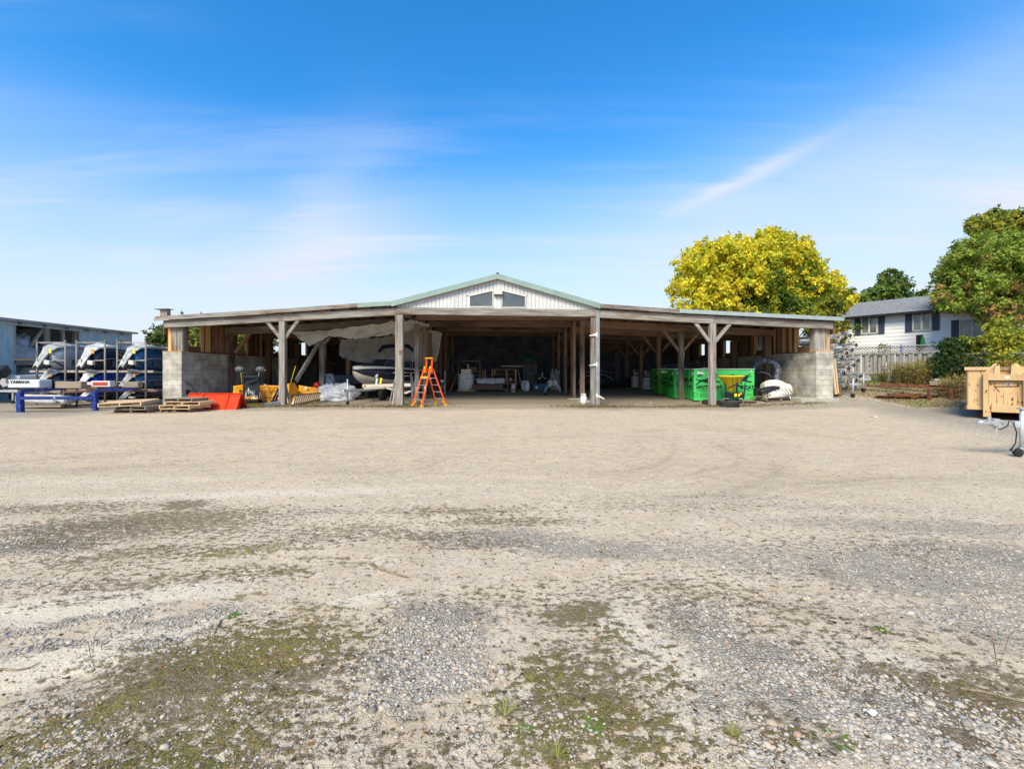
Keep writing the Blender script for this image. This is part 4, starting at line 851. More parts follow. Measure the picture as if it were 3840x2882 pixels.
# white motor boat with outboard standing by the barn
mb=thing('motorboat','white motorboat with a tilted black outboard, in front of the barn','boat',on(-25.2,25.0),R(8))
b=MB(); rings=[]
for (y,w,zb,zt_) in ((-2.3,.85,.75,1.35),(-1,.95,.62,1.35),(.6,.9,.6,1.4),(1.8,.55,.7,1.5),(2.5,.08,1.1,1.6)):
    rings.append([Vector(p) for p in ((-w,y,zt_),(-w*.92,y,zb+.3),(0,y,zb),(w*.92,y,zb+.3),(w,y,zt_),(0,y,zt_+.02))])
b.loft(rings,smooth=False); b.build('hull','hull_bare',mb)
b=MB(); b.box((.3,-2.55,1.55),(.38,.55,.5),(.6,0,0)); b.bar((.3,-2.6,1.4),(.3,-3.1,.8),.16,.2); om=b.build('outboard_motor','black_plastic',mb,bevel=.06)
b=MB(); b.box((-.2,-2.4,.7),(.5,.4,.5)); b.build('motor_cover','bin_grey',mb,bevel=.08)
b=MB(); b.box((0,-.2,.5),(1.4,4.0,.1)); b.tube([(-.9,-.5,.3),(-.72,-.5,.3)],.28,14); b.tube([(.72,-.5,.3),(.9,-.5,.3)],.28,14); b.build('trailer','black_metal',mb)
tr=thing('boat_trailer','galvanised boat trailer with winch post at the left edge, before the barn','trailer',on(-24.9,22.0))
b=MB(); b.bar((-3,-.4,.62),(1.6,.1,.62),.09,.12); b.bar((-.2,.1,.62),(-.9,.2,1.25),.07,.09); b.bar((1.3,.1,.62),(1.3,.1,.05),.06,.06); b.box((-.9,.2,1.3),(.3,.14,.12),(0,.5,0)); b.build('frame','galvanised',tr)
b=MB(); b.lathe([(.05,-.1),(.33,-.1),(.36,-.04),(.36,.04),(.33,.1),(.05,.1)],(-1.5,-.2,.36),'y',18); b.build('wheel','black_rubber',tr); b=MB(); b.lathe([(.05,-.11),(.17,-.11),(.17,-.1)],(-1.5,-.2,.36),'y',14,cap=True); b.build('rim','galvanised',tr)
b=MB(); b.tube([(1.3,.05,.09),(1.3,.12,.09)],.09,12); b.build('jack_wheel','black_rubber',tr)

# racks with wrapped watercraft
COLX=[(-20.3,-19.06),(-18.56,-17.3),(-16.77,-15.55)]; LV=[.30,.80,1.62]; RT=2.88
def rack():
    t=thing('boat_rack','rusty steel pipe rack','rack',(0,0,0))
    for y in (0,2.7):
        for x in (0,1.25):
            b=MB(); b.tube([(x,y,-.02),(x,y,RT)],.036,10); b.lathe([(.046,-.04),(.046,.04)],(x,y,RT),n=10,cap=True); b.build('upright','rack_steel',t)
            
    for z in LV:
        b=MB()
        for y in (0,2.7): b.bar((-.35,y+.05,z-.06),(1.55,y+.05,z-.06),.05,.085)
        for x in (.0,1.25): b.bar((x,0,z-.10),(x,2.7,z-.10),.05,.08)
        b.build('rail','rack_rail',t)
    for p,q in (((0,0,RT-.05),(1.25,0,RT-.05)),((0,2.7,RT-.12),(1.25,2.7,RT-.12)),((0,0,RT-.07),(0,2.7,RT-.10)),((1.25,0,RT-.07),(1.25,2.7,RT-.10)),((0,0,LV[2]+.42),(1.25,0,LV[2]+.42)),((0,0,LV[1]+.30),(1.25,0,LV[1]+.30))):
        b=MB(); b.bar(p,q,.03,.035); b.build('cross_bar','rack_rail',t)
    b=MB(); b.bar((.02,.02,LV[2]+.72),(.35,.5,LV[2]+.25),.03,.035); b.bar((.02,.02,LV[1]+.5),(.3,.5,LV[1]+.2),.03,.035); b.build('brace','brown_board_x',t)
    return t
def craft():
    t=thing('watercraft','wrapped watercraft','watercraft',(0,0,0))
    st=[(.50,.36,.10,.42),(.8,.50,.03,.60),(1.1,.57,.01,.78),(1.7,.59,0,.80),(2.4,.58,.03,.76),(2.9,.52,.10,.66),(3.2,.42,.22,.52)]
    rg=[]
    for y,w,zb,zs in st:
        rg.append([Vector(p) for p in ((-w*.55,y,zb),(-w*.9,y,zb+.14),(-w,y,zs*.75),(-w*.97,y,zs+.1),(-w*.7,y,zs+.22),(w*.7,y,zs+.22),(w*.97,y,zs+.1),(w,y,zs*.75),(w*.9,y,zb+.14),(w*.55,y,zb))])
    b=MB(); b.loft(rg); h=b.build('hull','hull_navy',t)
    b=MB(); cs=[(.0,.13,.16,.09),(.08,.15,.28,.22),(.25,.17,.52,.46),(.45,.22,.76,.70),(.66,.40,.96,.88),(.92,.58,1.05,.92),(1.4,.61,1.05,.93),(1.9,.61,1.0,.90),(2.6,.60,.97,.86),(3.1,.52,.88,.76),(3.3,.42,.76,.62)]
    rg=[]
    for i,(y,w,zt_,ze) in enumerate(cs):
        q=.02*math.sin(i*2.3)
        rg.append([Vector(p) for p in ((-w*1.03,y,ze-.03),(-w*1.02,y,(zt_+ze)/2),(-w*.85,y,zt_-.05),(-w*.45,y,zt_+q),(0,y,zt_+.03-q),(w*.45,y,zt_-q),(w*.85,y,zt_-.05),(w*1.02,y,(zt_+ze)/2),(w*1.03,y,ze-.03))])
    b.loft(rg,closed=False,caps=False); b.build('cover','shrink_white',t,solid=.02)
    b=MB(); b.tube([(.25,.2,.10),(.42,.5,.35),(.5,1.0,.10),(.45,.6,.02)],.03,6); b.tube([(-.2,.15,.1),(-.1,.45,.45),(.15,.35,.3)],.025,6); b.box((.0,.55,.25),(.5,.25,.3)); b.tube([(-.25,.35,.1),(.25,.30,.1)],.05,6); b.tube([(-.1,.2,.15),(.1,.45,.62)],.03,6); b.tube([(.2,.3,.2),(.05,.6,.75)],.025,6); b.build('front_gear','black_plastic',t)
    b=MB(); b.box((.30,.42,.74),(.13,.02,.16),(.1,.1,0)); b.build('tag','tag_yellow',t)
    b=MB(); b.box((.42,.22,.30),(.26,.16,.16),(0,.1,.15)); b.build('wood_block','cream_plastic',t,bevel=.01)
    b=MB(); b.tube([(-.1,.05,1.15),(-.06,.1,.6),(.1,.1,.1)],.012,5); b.tube([(-.1,.05,1.15),(-.14,.3,1.02)],.012,5); b.build('strap','hose_black',t)
    b=MB(); b.box((.60,1.45,.30),(.012,.55,.24)); b.build('bunk_panel','bin_grey',t)
    b=MB(); b.box((.598,2.15,.55),(.012,.26,.16),(.1,0,0)); b.build('paper_label','paper',t)
    b=MB(); b.tube([(.44,.55,.40),(.60,1.1,.50),(.62,1.8,.52),(.61,2.6,.48)],.012,5); b.build('hull_stripe','hull_white',t)  # pale band standing in for both hull stripe and reflection
    b=MB(); b.tube([(.1,.25,.05),(.5,.8,-.02),(.62,1.6,-.03),(.63,2.4,.05),(.60,3.0,.25),(.5,3.4,.55)],.022,6); b.build('keel_band','hull_bare',t)
    return t
rk=rack(); cr0=craft(); RKL=['left','middle','right']
HC=[['hull_white','hull_navy','hull_teal'],['hull_navy','hull_blue','hull_teal'],['hull_white','hull_navy','hull_navy']]
HN={'hull_white':'white','hull_navy':'black','hull_blue':'bright blue','hull_teal':'dark blue'}; LN=['top','middle','bottom']
for c,(xa,xb) in enumerate(COLX):
    X=xa; loc=on(X,20.0); lb='rusty steel pipe rack holding three wrapped watercraft, %s one left of the shed'%RKL[c]
    if c==0: rk.location=loc; rk['label']=lb; rk['group']='racks along the shed side'; ROOTM[rk.name]=Matrix.Translation(Vector(loc))
    else: dup(rk,loc,None,lb)
    for r in range(3):
        z=loc[2]+LV[2-r]-.02; lc=(X+.55,19.5-.12*(c==0),z)
        lb='white topped watercraft with a %s hull, %s shelf of %s rack'%(HN[HC[r][c]],LN[r],RKL[c])
        sw={'hull':HC[r][c]}
        if (r+c)%2: sw['tag']='tag_orange'
        if r>0: sw['cover']='bag_white' if c==1 else 'tarp_grey' if c==2 else 'shrink_white'
        if r==0 and c==0: cr0.location=lc; cr0['label']=lb; cr0['group']='wrapped watercraft on the racks'; KIDS(cr0)[0].data.materials[0]=MC[HC[0][0]]; cr0.scale=(.76,1.02,1.14)
        else:
            o=dup(cr0,lc,None,lb,swap=sw); o.scale=(.76,1.02,1.14 if r==0 else (.82 if r==1 else .5)); ti=(rnd.uniform(-.05,.05),rnd.uniform(-.05,.05),rnd.uniform(-.09,.07)); o.rotation_euler=ti
for i,(X,Y) in enumerate(((-17.2,25.5),(-18.6,30.0),(-17.0,34.2))):
    lb='steel rack behind the shed seen through its left wall openings, number %s from the front'%['one','two','three'][i]
    lb=['nearest','middle','farthest'][i]+' steel rack seen through the left shed wall openings'
    dup(rk,on(X,Y),R(90),lb,'racks behind the left wall')
    o=dup(cr0,(X-2.9,Y+.6,g(X,Y)+LV[2]),R(-90),'white wrapped watercraft on the '+['nearest','middle','farthest'][i]+' rack behind the left shed wall','watercraft behind the left wall'); 
# blue barrier
bar=thing('barrier','low scuffed blue steel barrier with rusty back rail in front of the racks','barrier',on(-17.8,17.7))
b=MB(); p=lambda x,y,Z:W(x,y,Z)
L0=W(77,1544,17.5); L1=W(357,1538,18.2)
for q,nm in ((L0,'post'),(L1,'post')):
    b=MB(); b.bar(q+Vector((0,0,-.05)),q+Vector((-.03,0,.76)),.19,.17); b.build(nm,'barrier_blue',bar,world=True,bevel=.01)
b=MB(); b.bar(L0+Vector((0,-.1,.54)),L1+Vector((0,-.1,.50)),.06,.12); b.build('rail','barrier_blue',bar,world=True)
b=MB(); b.bar(L0+Vector((0,0,.80)),L0+Vector((.55,1.3,.86)),.12,.1); b.bar(L1+Vector((0,0,.80)),L1+Vector((1.0,1.0,.82)),.12,.09); b.build('top_rail','barrier_blue',bar,world=True)
b=MB(); b.bar(L0+Vector((.55,1.3,.86)),L0+Vector((2.4,1.6,.92)),.12,.1); b.bar(L1+Vector((-2.1,.9,.72)),L1+Vector((1.6,1.2,.74)),.08,.09); b.bar(L1+Vector((-2.1,.9,.8)),L1+Vector((-2.1,.9,-.05)),.1,.1); b.build('rusty_rail','rusty_red',bar,world=True)
# packing case with maker's lettering, timbers on the rail
c=W(66,1437,18.9); wc=thing('packing_case','long white packing case with maker lettering lying behind the blue barrier','case',(-19.0,18.95,g(-19,19)))
b=MB(); b.box((-.52,0,1.05),(1.32,.55,.34)); b.build('case_body','hull_bare',wc,bevel=.03)
b=MB(); b.box((-.25,.15,.42),(1.7,.5,.36),(0,R(1.5),0)); b.box((.75,.2,.40),(.5,.5,.3),(0,R(20),0)); b.build('wrapped_base','shrink_white',wc,bevel=.06)
b=MB(); b.box((-.2,.2,.74),(1.8,.3,.16)); b.box((-.2,.2,.12),(2.0,.5,.1)); b.build('timber_bearer','pallet_old_x',wc)
text('lettering','YAMAHA',.17,(-.65,-.285,1.12),(R(90),0,0),'print_black',wc,off=.004,sx=1.15)
b=MB(); b.tube([(-1.16+.06*math.cos(a*.785),-.283,1.12+.06*math.sin(a*.785)) for a in range(8)],.008,5,closed=True)
for a in (90,210,330): b.bar((-1.16,-.283,1.12),(-1.16+.05*math.cos(R(a)),-.283,1.12+.05*math.sin(R(a))),.008,.01)
b.build('emblem','print_black',wc)
b=MB(); b.box((0,0,0),(1.05,.28,.27)); o=b.build('timber_block','pallet_old_x',bevel=.01); o.location=L0+Vector((1.1,.9,1.02)); tag(o,'weathered grey timber block laid on the left rail of the blue barrier','timber')
b=MB(); b.box((0,0,0),(.78,.28,.24)); o=b.build('label_box','cream_plastic',bevel=.01); o.location=L0+Vector((2.05,1.3,1.05)); tag(o,'box with a faded red label beside the timber block on the barrier','box')
b=MB(); b.box((0,-.145,0),(.6,.008,.14)); b.build('label','print_red',o)
b=MB(); b.box((0,0,0),(.62,.3,.26)); o=b.build('timber_block','pallet_old_x',bevel=.03); o.location=L1+Vector((.80,.9,1.0)); tag(o,'rough stubby log block on the right end of the blue barrier','timber')

# pallets
def pallet(mt,w=1.25,d=1.05,h=.13):
    t=thing('pallet','wood pallet','pallet',(0,0,0))
    for k in range(7):
        b=MB(); b.box((0,-d/2+.06+k*(d-.12)/6,h-.009),(w,.10,.018)); b.build('deck_board',mt+'_x',t)
    for k in range(3):
        b=MB(); b.box((0,-d/2+.06+k*(d-.12)/2,.009),(w,.10,.018)); b.build('bottom_board',mt+'_x',t)
    for x in (-w/2+.02,0,w/2-.02):
        b=MB(); b.box((x,0,h/2),(.038,d-.01,h-.037)); b.build('stringer',mt+'_y',t)
    return t
pn=pallet('pallet_new',1.45,1.2,.14); po=pallet('pallet_old'); 
xg=-14.95; Yg=16.9; z=g(xg,Yg)
G1='pallets in the left stack'; G2='pallets in the right stack'
po.location=(-13.8,17.55,z); po.rotation_euler=(0,0,R(3)); po['label']='grey weathered pallet at the bottom of the left pallet stack'; po['group']=G1
dup(po,(-13.7,17.5,z+.135),R(-6),'grey weathered pallet in the middle of the left pallet stack',G1)
pn.location=(-14.15,17.45,z+.30); pn.rotation_euler=(R(3),R(-2.0),R(9)); pn['label']='big pale new pallet lying tilted on top of the left stack'; pn['group']=G1
zz=g(-12,17.0); b0=None
names=['bottom','second from bottom','second from top','top']
for k,(dx,a) in enumerate(((-.15,2),(-.05,-7),(.15,4),(.0,-2))):
    src=pn if k==1 or k==2 else po
    o=dup(src,(-12.0+dx,17.5,zz+.135*k),R(a),'%s pallet of the stack of four left of the orange bucket'%names[k],G2); o.rotation_euler=(0,0,R(a)); o.scale=(.86,.9,.95)
# orange loader bucket
bk=thing('loader_bucket','bright orange steel loader bucket lying on its face beside the pallets','bucket',on(-11.45,18.5))
prof=[(-.42,0),(-.12,.60),(.05,.60),(.42,.02),(.38,.0),(.04,.54),(-.08,.54),(-.36,0)]
b=MB(); x0,x1=-1.05,1.0; b.prism([(x0,y,z) for y,z in prof][::-1],(x1-x0,0,0)); b.build('shell','bucket_orange',bk)
for x in (-1.06,1.0): b=MB(); b.prism([(x,-.44,0),(x,-.13,.62),(x,-.02,.62),(x,-.2,.0)],(.03,0,0)); b.build('side_plate','bucket_orange',bk)
b=MB()
for x in (-.5,.52): b.prism([(x,-.46,0),(x,-.15,.65),(x,.0,.65),(x,-.1,.60),(x,-.40,0)],(.06,0,0))
b.build('rib','bucket_orange',bk)
b=MB(); b.bar((-1.04,-.11,.63),(.99,-.11,.63),.09,.04); b.build('lip','bucket_orange',bk)
b=MB(); b.box((.15,-.345,.12),(.32,.04,.03),(-.46,0,0)); b.build('mount_hook','rust',bk)
def tyre(nm,label,loc,rot,r=.33,w=.2,grp=None):
    b=MB(); b.lathe([(r*.62,-w/2*.8),(r*.85,-w/2),(r*.97,-w/2*.8),(r,-w/4),(r,w/4),(r*.97,w/2*.8),(r*.85,w/2),(r*.62,w/2*.8),(r*.60,0),(r*.62,-w/2*.8)],n=28)
    for k in (-.3,-.1,.1,.3): b.lathe([(r*1.0,w*k-.008),(r*1.012,w*k),(r*1.0,w*k+.008)],n=28)
    o=b.build(nm,'black_rubber'); o.location=loc; o.rotation_euler=rot; return tag(o,label,'tyre',grp)
tyre('tyre','black tyre propped against the left pillar behind the pallets',on(-11.9,19.9,.22),(R(70),0,R(20)),.34,.2)
b=MB(); b.tube([W(680,1425,20.4),W(705,1432,20.2),W(728,1455,20),W(738,1475,19.9)],.02,6); b.tube([W(684,1435,20.4),W(712,1442,20.2),W(728,1465,20)],.018,6); b.box(W(702,1470,20.3),(.2,.1,.2)); tag(b.build('hose','hose_black'),'black hose looped on the inner face of the left pillar','hose')
# yellow snow plow
pl=thing('snow_plow','big yellow snow plow blade with black lift frame and twin oval headlights','plow',on(-11.05,21.9)); pl.scale=(.71,.9,1.12)
def mold(x0,x1,y0,y1,h0,h1,nm='moldboard',mt='plow_yellow',par=None,th=.04):
    b=MB()
    def fn(u,v):
        h=h0+(h1-h0)*u; a=v*1.25-.15; return Vector((x0+(x1-x0)*u,y0+(y1-y0)*u+.42*math.sin(a*1.6)*.8*h-.0,h*v))
    b.sheet(fn,14,10); return b.build(nm,mt,par or pl,solid=th)
z0=pl.location.z
mold(-2.05,-1.15,-.75,-.25,.72,.84); mold(-1.15,.9,-.25,-.25,.74,.74); mold(.9,1.75,-.25,-.7,.76,.84)
b=MB(); b.prism([(1.70,-.75,0),(1.75,-.72,.83),(1.80,-.2,.86),(1.8,.3,.5),(1.8,.3,0)],(.03,0,0)); b.build('end_plate','plow_yellow',pl)
m=mold(1.8,3.0,.1,.45,.74,.60)
b=MB()
for x in (-1.6,-.35,.15,.65,1.25): b.bar((x,-.42,.05),(x,-.22,.66),.05,.05)
b.bar((-2.0,-.5,.06),(1.7,-.45,.06),.12,.1); b.bar((-1.1,-.33,.70),(.9,-.33,.70),.05,.05); b.build('rib','plow_yellow',pl)
lf=MB(); lf.bar((-1.12,-.85,.2),(-1.12,-.85,1.25),.09,.09); lf.bar((-.15,-.85,.2),(-.15,-.85,1.15),.09,.09); lf.bar((-1.1,-.85,1.12),(-.15,-.85,1.12),.08,.08); lf.box((-.64,-.80,.62),(.85,.05,.62)); lf.bar((-.8,-.9,.85),(-.15,-.95,1.0),.06,.08); lf.bar((-1.65,-1.0,.16),(-.0,-1.0,.14),.35,.1); lf.bar((-1.4,-.9,.1),(.3,-.7,.1),.1,.12); lf.bar((-.7,-1.3,.0),(-.7,-.9,.2),.06,.06); lf.build('lift_frame','black_metal',pl,bevel=.01)
for x in (-1.35,-.0):
    b=MB(); b.lathe([(.02,-.13),(.12,-.11),(.16,0),(.14,.1),(.05,.15)],(0,0,0),'y',14,cap=True); o=b.build('headlight','bin_grey',pl); o.location=(x+.02,-.95,1.42); o.scale=(2.0,1,.85)
b=MB(); b.tube([(-1.12,-.85,1.2),(-1.15,-.9,1.35)],.03,6); b.tube([(-.15,-.85,1.1),(-.08,-.9,1.35)],.03,6); b.build('light_stem','galvanised',pl)
b=MB(); b.lathe([(.03,-.03),(.03,.03)],(.36,-.97,1.38),'z',8,cap=True); b.build('marker_lamp','amber',pl)
b=MB()
for k in range(16): b.box((-.64+rnd.uniform(-.35,.35),-.88,.28+rnd.random()*.32),(.05+rnd.random()*.06,.06,.05+rnd.random()*.06),(rnd.random(),rnd.random(),0))
for k in range(5): x=-.9+k*.13; b.tube([(x,-.9,.55),(x+.05,-1.0,.45),(x+.02,-.92,.25)],.012,5)
b.build('valve_block','galvanised',pl)
b=MB(); b.tube([(-.1,-.9,.55),(.15,-.95,.5),(.3,-.8,.25),(.8,-.7,.22)],.016,6); b.tube([(-.1,-.9,.5),(.12,-.9,.40),(.25,-.8,.2)],.016,6); b.build('hydraulic_hose','hose_black',pl)
b=MB(); b.tube([(.72,-.75,.15),(.98,-.6,.62)],.06,8); b.tube([(.9,-.75,.15),(1.16,-.6,.62)],.06,8); b.box((.85,-.7,.1),(.5,.2,.12)); b.build('ram','black_metal',pl)
for (x,y,z,dx) in ((-1.6,-.35,.80,-.1),(1.72,-.5,.82,.35)):
    b=MB(); b.tube([(x,y,z),(x+dx,y,z+.75)],.018,6); b.build('marker_stake','hopper_yellow',pl)
text('lettering','Meyer',.16,(-1.55,-.46,.52),(R(82),0,R(-10)),'print_black',pl,off=.004,shear=.3)
for (x,y,z) in ((.02,-.28,.60),(1.35,-.42,.42),(2.3,.36,.62),(2.75,.42,.32)):
    b=MB(); b.box((x,y-.03,z),(.16,.01,.09),(-.2,0,.15)); b.build('decal','paper',pl)
b=MB(); b.box((-.3,.04,.77),(.2,.06,.03)); b.build('grip','white_plastic',pl)
# galvanised channel on the ground, slatted ramp, boards round the post
b=MB(); a=W(999,1524,19.4); q=W(1055,1514,20.0)
for (dx,dz) in ((0,.0),(0,.13)): b.bar(a+Vector((0,0,dz)),q+Vector((0,0,dz)),.15,.012)
for s in (-1,1): b.bar(a+Vector((s*.07,0,.065)),q+Vector((s*.07,0,.065)),.012,.13)
tag(b.build('steel_channel','galvanised'),'short galvanised square tube lying on the grass left of the post','steel tube')
rp=thing('slatted_panel','wooden slatted panel leaning along the ground behind the left front post','panel',on(-8.2,20.6))
b=MB(); A=W(1093,1484,20.3); B=W(1202,1474,21.9); A2=W(1096,1519,20.1); B2=W(1200,1497,21.6)
b.bar(A,B,.05,.09); b.bar(A2,B2,.05,.09); b.build('rail','brown_board_x',rp,world=True)
for k in range(13):
    t=k/12.5; b=MB(); b.bar(A2.lerp(B2,t*.93),A.lerp(B,min(1,t*.93+.1)),.09,.02,up=(0,1,0)); b.build('slat','pallet_new_y',rp,world=True)
b=MB(); b.bar(W(1071,1440,20.5),W(1089,1518,20.15),.09,.04); tag(b.build('loose_board','weathered_z'),'narrow board leaning on the right side of the left front post','board')
b=MB(); b.bar(W(1052,1522,19.75),W(1094,1519,19.85),.16,.06); tag(b.build('foot_board','weathered_x'),'short plank lying at the foot of the left front post','board')
# plastic heap, red winch and grey trailer box behind
lump('plastic_heap','crumpled white plastic sheeting heaped on the ground between the posts',on(-8.3,22.9),(2.3,1.3,.72),'bag_white',31,'plastic sheet',nu=72,nv=34,crum=.75)
lump('white_sack','white sack standing behind the red jack, left of the plastic heap',on(-8.95,23.9),(.9,.8,1.2),'bag_white',37,'sack',nu=28,crum=.25)
rj=thing('red_jack','red painted hand winch leaning beside the second post','winch',on(-9.15,22.6))
b=MB(); b.bar((-.25,0,.0),(.12,.05,.8),.08,.06); b.bar((-.35,0,.03),(.3,0,.03),.07,.05); b.build('frame','red_paint',rj); b=MB(); b.lathe([(.03,-.09),(.14,-.09),(.14,.09),(.03,.09)],(.12,.0,.78),'y',14,cap=True); b.bar((-.2,0,.62),(.1,0,.8),.05,.05); b.build('drum','red_paint',rj)
bx=thing('utility_box','dull blue grey metal box trailer in the shadow behind the plastic heap','trailer',on(-8.2,26.4))
b=MB(); b.box((0,0,.85),(3.6,1.3,.5)); b.build('box','bin_grey',bx,bevel=.02); b=MB()
for x in (-1,1): b.tube([(x,-.75,.33),(x,-.6,.33)],.33,16)
b.box((1.2,-.3,.45),(1.4,.5,.3)); b.build('wheel','black_rubber',bx)
# ---------------- speedboat on trailer ----------------
sb=thing('speedboat','navy and cream speedboat with folded canopy, bow outward','boat',on(-7.15,22.3),R(-26))
# local +y from bow to stern
st=[(0,.03,1.36,1.56,1.62),(.35,.34,1.02,1.44,1.66),(.9,.68,.76,1.34,1.68),(1.7,.98,.60,1.26,1.68),(2.8,1.14,.52,1.18,1.64),(4.2,1.20,.50,1.12,1.56),(5.8,1.16,.52,1.08,1.50)]
def hullring(i,lo,hi):
    y,w,zk,zc,zg=st[i]
lowr=[];upr=[];dk=[]
for y,w,zk,zc,zg in st:
    c=zc-.32*(zc-zk)
    lowr.append([Vector(p) for p in ((-w*.93,y,c),(-w*.5,y,(zk+c)/2-.03),(0,y,zk),(w*.5,y,(zk+c)/2-.03),(w*.93,y,c))])
    upr.append([Vector(p) for p in ((-w*.93,y,c),(-w*1.0,y,(c+zg)/2),(-w*1.02,y,zg-.06))]); dk.append((y,w,zg))
b=MB(); b.loft(lowr,closed=False,caps=False); b.build('hull_bottom','bottom_beige',sb,solid=.02)
b=MB(); b.loft(upr,closed=False,caps=False); b.loft([[Vector((-v.x,v.y,v.z)) for v in r][::-1] for r in upr],closed=False,caps=False)
y,w,zk,zc,zg=st[-1]; c=zc-.32*(zc-zk); b.add([(-w*.93,y,c),(-w*.5,y,(zk+c)/2),(0,y,zk),(w*.5,y,(zk+c)/2),(w*.93,y,c),(w,y,zg),(-w,y,zg)],[tuple(range(7))]); b.build('hull_side','hull_navy',sb,solid=.015)
rg=[[Vector((-w*1.03,y,z-.07)),Vector((-w*1.04,y,z)),Vector((-w*.9,y,z+.05)),Vector((0,y,z+.10)),Vector((w*.9,y,z+.05)),Vector((w*1.04,y,z)),Vector((w*1.03,y,z-.07))] for y,w,z in dk]
b=MB(); b.loft(rg,closed=False,caps=False); b.build('deck','cream_plastic',sb,solid=.012)
b=MB(); rg=[[Vector((-w*.82,y,z+.075)),Vector((-w*.5,y,z+.16)),Vector((0,y,z+.19)),Vector((w*.5,y,z+.16)),Vector((w*.82,y,z+.075))] for y,w,z in dk[1:4]]; b.loft(rg,closed=False,caps=False); b.build('bow_cover','navy_canvas',sb,solid=.01)
b=MB(); b.loft([[Vector(p) for p in ((-.95,2.0,1.72),(-.78,2.35,2.08),(-.3,2.25,2.14),(.3,2.25,2.14),(.78,2.35,2.08),(.95,2.0,1.72))],[Vector(p) for p in ((-1.0,2.2,1.7),(-.9,2.6,2.0),(-.3,2.4,1.9),(.3,2.4,1.9),(.9,2.6,2.0),(1.0,2.2,1.7))]],closed=False,caps=False,smooth=False)
gl=MB(); A=[(-1.02,1.95,1.70),(-.5,1.7,1.76),(.5,1.7,1.76),(1.02,1.95,1.70),(1.1,3.2,1.66)]; T=[(-.9,2.35,2.08),(-.45,2.15,2.14),(.45,2.15,2.14),(.9,2.35,2.08),(1.02,3.25,1.95)]
A=[(-1.1,3.2,1.66)]+A; T=[(-1.02,3.25,1.95)]+T
gl.loft([[Vector(p) for p in A],[Vector(p) for p in T]],closed=False,caps=False,smooth=False); gl.build('windshield','glass',sb,solid=.01)
fr=MB(); fr.tube(T,.018,6); 
for a,t in zip(A,T): fr.tube([a,t],.014,5)
fr.build('windshield_frame','galvanised',sb)
b=MB()
for (x,y) in ((-.5,3.1),(.5,3.1),(0,4.6)): b.box((x,y,1.78),(.55,.5,.55))
b.build('seat','navy_canvas',sb,bevel=.1)
b=MB(); pts=[(1.12*math.cos(t)*-1,3.3+0*.1*math.sin(t),1.55+1.32*min(1,math.sin(t)*1.7)) for t in np.linspace(0.05,math.pi-.05,15)]
b.tube([(p[0],p[1]+.0,p[2]) for p in pts],.02,6); b.tube([(p[0],p[1]+.9*(1-(p[2]-1.55)/1.4),p[2]-.02) for p in pts],.02,6); b.build('canopy_frame','galvanised',sb)
b=MB(); rg=[]
for i in range(9):
    x=-1.15+2.3*i/8; z=2.84+.06*math.sin(math.pi*i/8); e=.14 if 0<i<8 else .10
    rg.append([Vector((x,3.25+e*math.cos(a)*1.1,z-(.22 if i in (0,8) else 0)+e*math.sin(a)*.75)) for a in np.linspace(0,2*math.pi,9)[:-1]])
b.loft(rg); b.build('folded_canopy','navy_canvas',sb)
# trailer under the boat
bt=thing('boat_trailer','cream steel boat trailer under the speedboat with its hitch out in front','trailer',on(-6.75,20.3),R(-14))
zg_=bt.location.z
b=MB(); b.bar((0,-.15,.62),(.0,2.5,.62),.09,.12); b.bar((-.05,1.4,.62),(-.85,3.2,.55),.08,.12); b.bar((.05,1.3,.70),(.95,2.2,.74),.08,.12); b.bar((.95,2.2,.74),(1.0,6,.6),.08,.12); b.bar((-.85,3.2,.55),(-.85,6,.55),.08,.12)
b.bar((-.3,1.75,.80),(2.2,2.2,.86),.06,.15); b.bar((.95,1.8,.72),(1.7,2.3,.45),.07,.10); b.bar((1.7,2.3,.45),(2.4,2.4,.74),.07,.10); b.build('frame','trailer_cream',bt,bevel=.008)
b=MB(); b.tube([(0,0,.03),(0,0,1.1)],.03,8); b.box((0,0,1.1),(.06,.06,.1)); b.box((-.02,-.2,.66),(.1,.25,.09)); b.build('jack','galvanised',bt)
b=MB(); b.tube([(-.03,0,.09),(.03,0,.09)],.09,14); b.build('jack_wheel','black_rubber',bt)
b=MB(); b.tube([(.12,-.05,.62),(.16,-.1,.35),(.13,-.05,.1)],.015,6); b.tube([(-.05,-.1,.6),(-.02,-.15,.3),(.05,-.1,.15)],.015,6); b.build('safety_chain','trailer_cream',bt)
b=MB(); b.bar((.35,1.9,.7),(.25,2.2,1.35),.07,.09); b.lathe([(.03,-.07),(.09,-.07),(.09,.07),(.03,.07)],(.28,2.1,1.25),'x',10,cap=True); b.build('winch_post','galvanised',bt)
b=MB(); b.box((.55,2.0,1.05),(.1,.03,.28),(0,.2,0)); b.build('tag','tag_yellow',bt)
for (x,y) in ((-1.0,3.6),(1.35,4.4),(-1.0,4.6),(.25,2.75)):
    b=MB(); w=.22; b.lathe([(.10,-w/2),(.28,-w/2),(.33,-w/3),(.33,w/3),(.28,w/2),(.10,w/2)],(x,y,.33),'x',20,cap=True); b.build('wheel','black_rubber',bt)
b=MB(); b.box((-.15,1.7,.80),(.05,.05,.06)); b.build('marker_lamp','red_paint',bt)
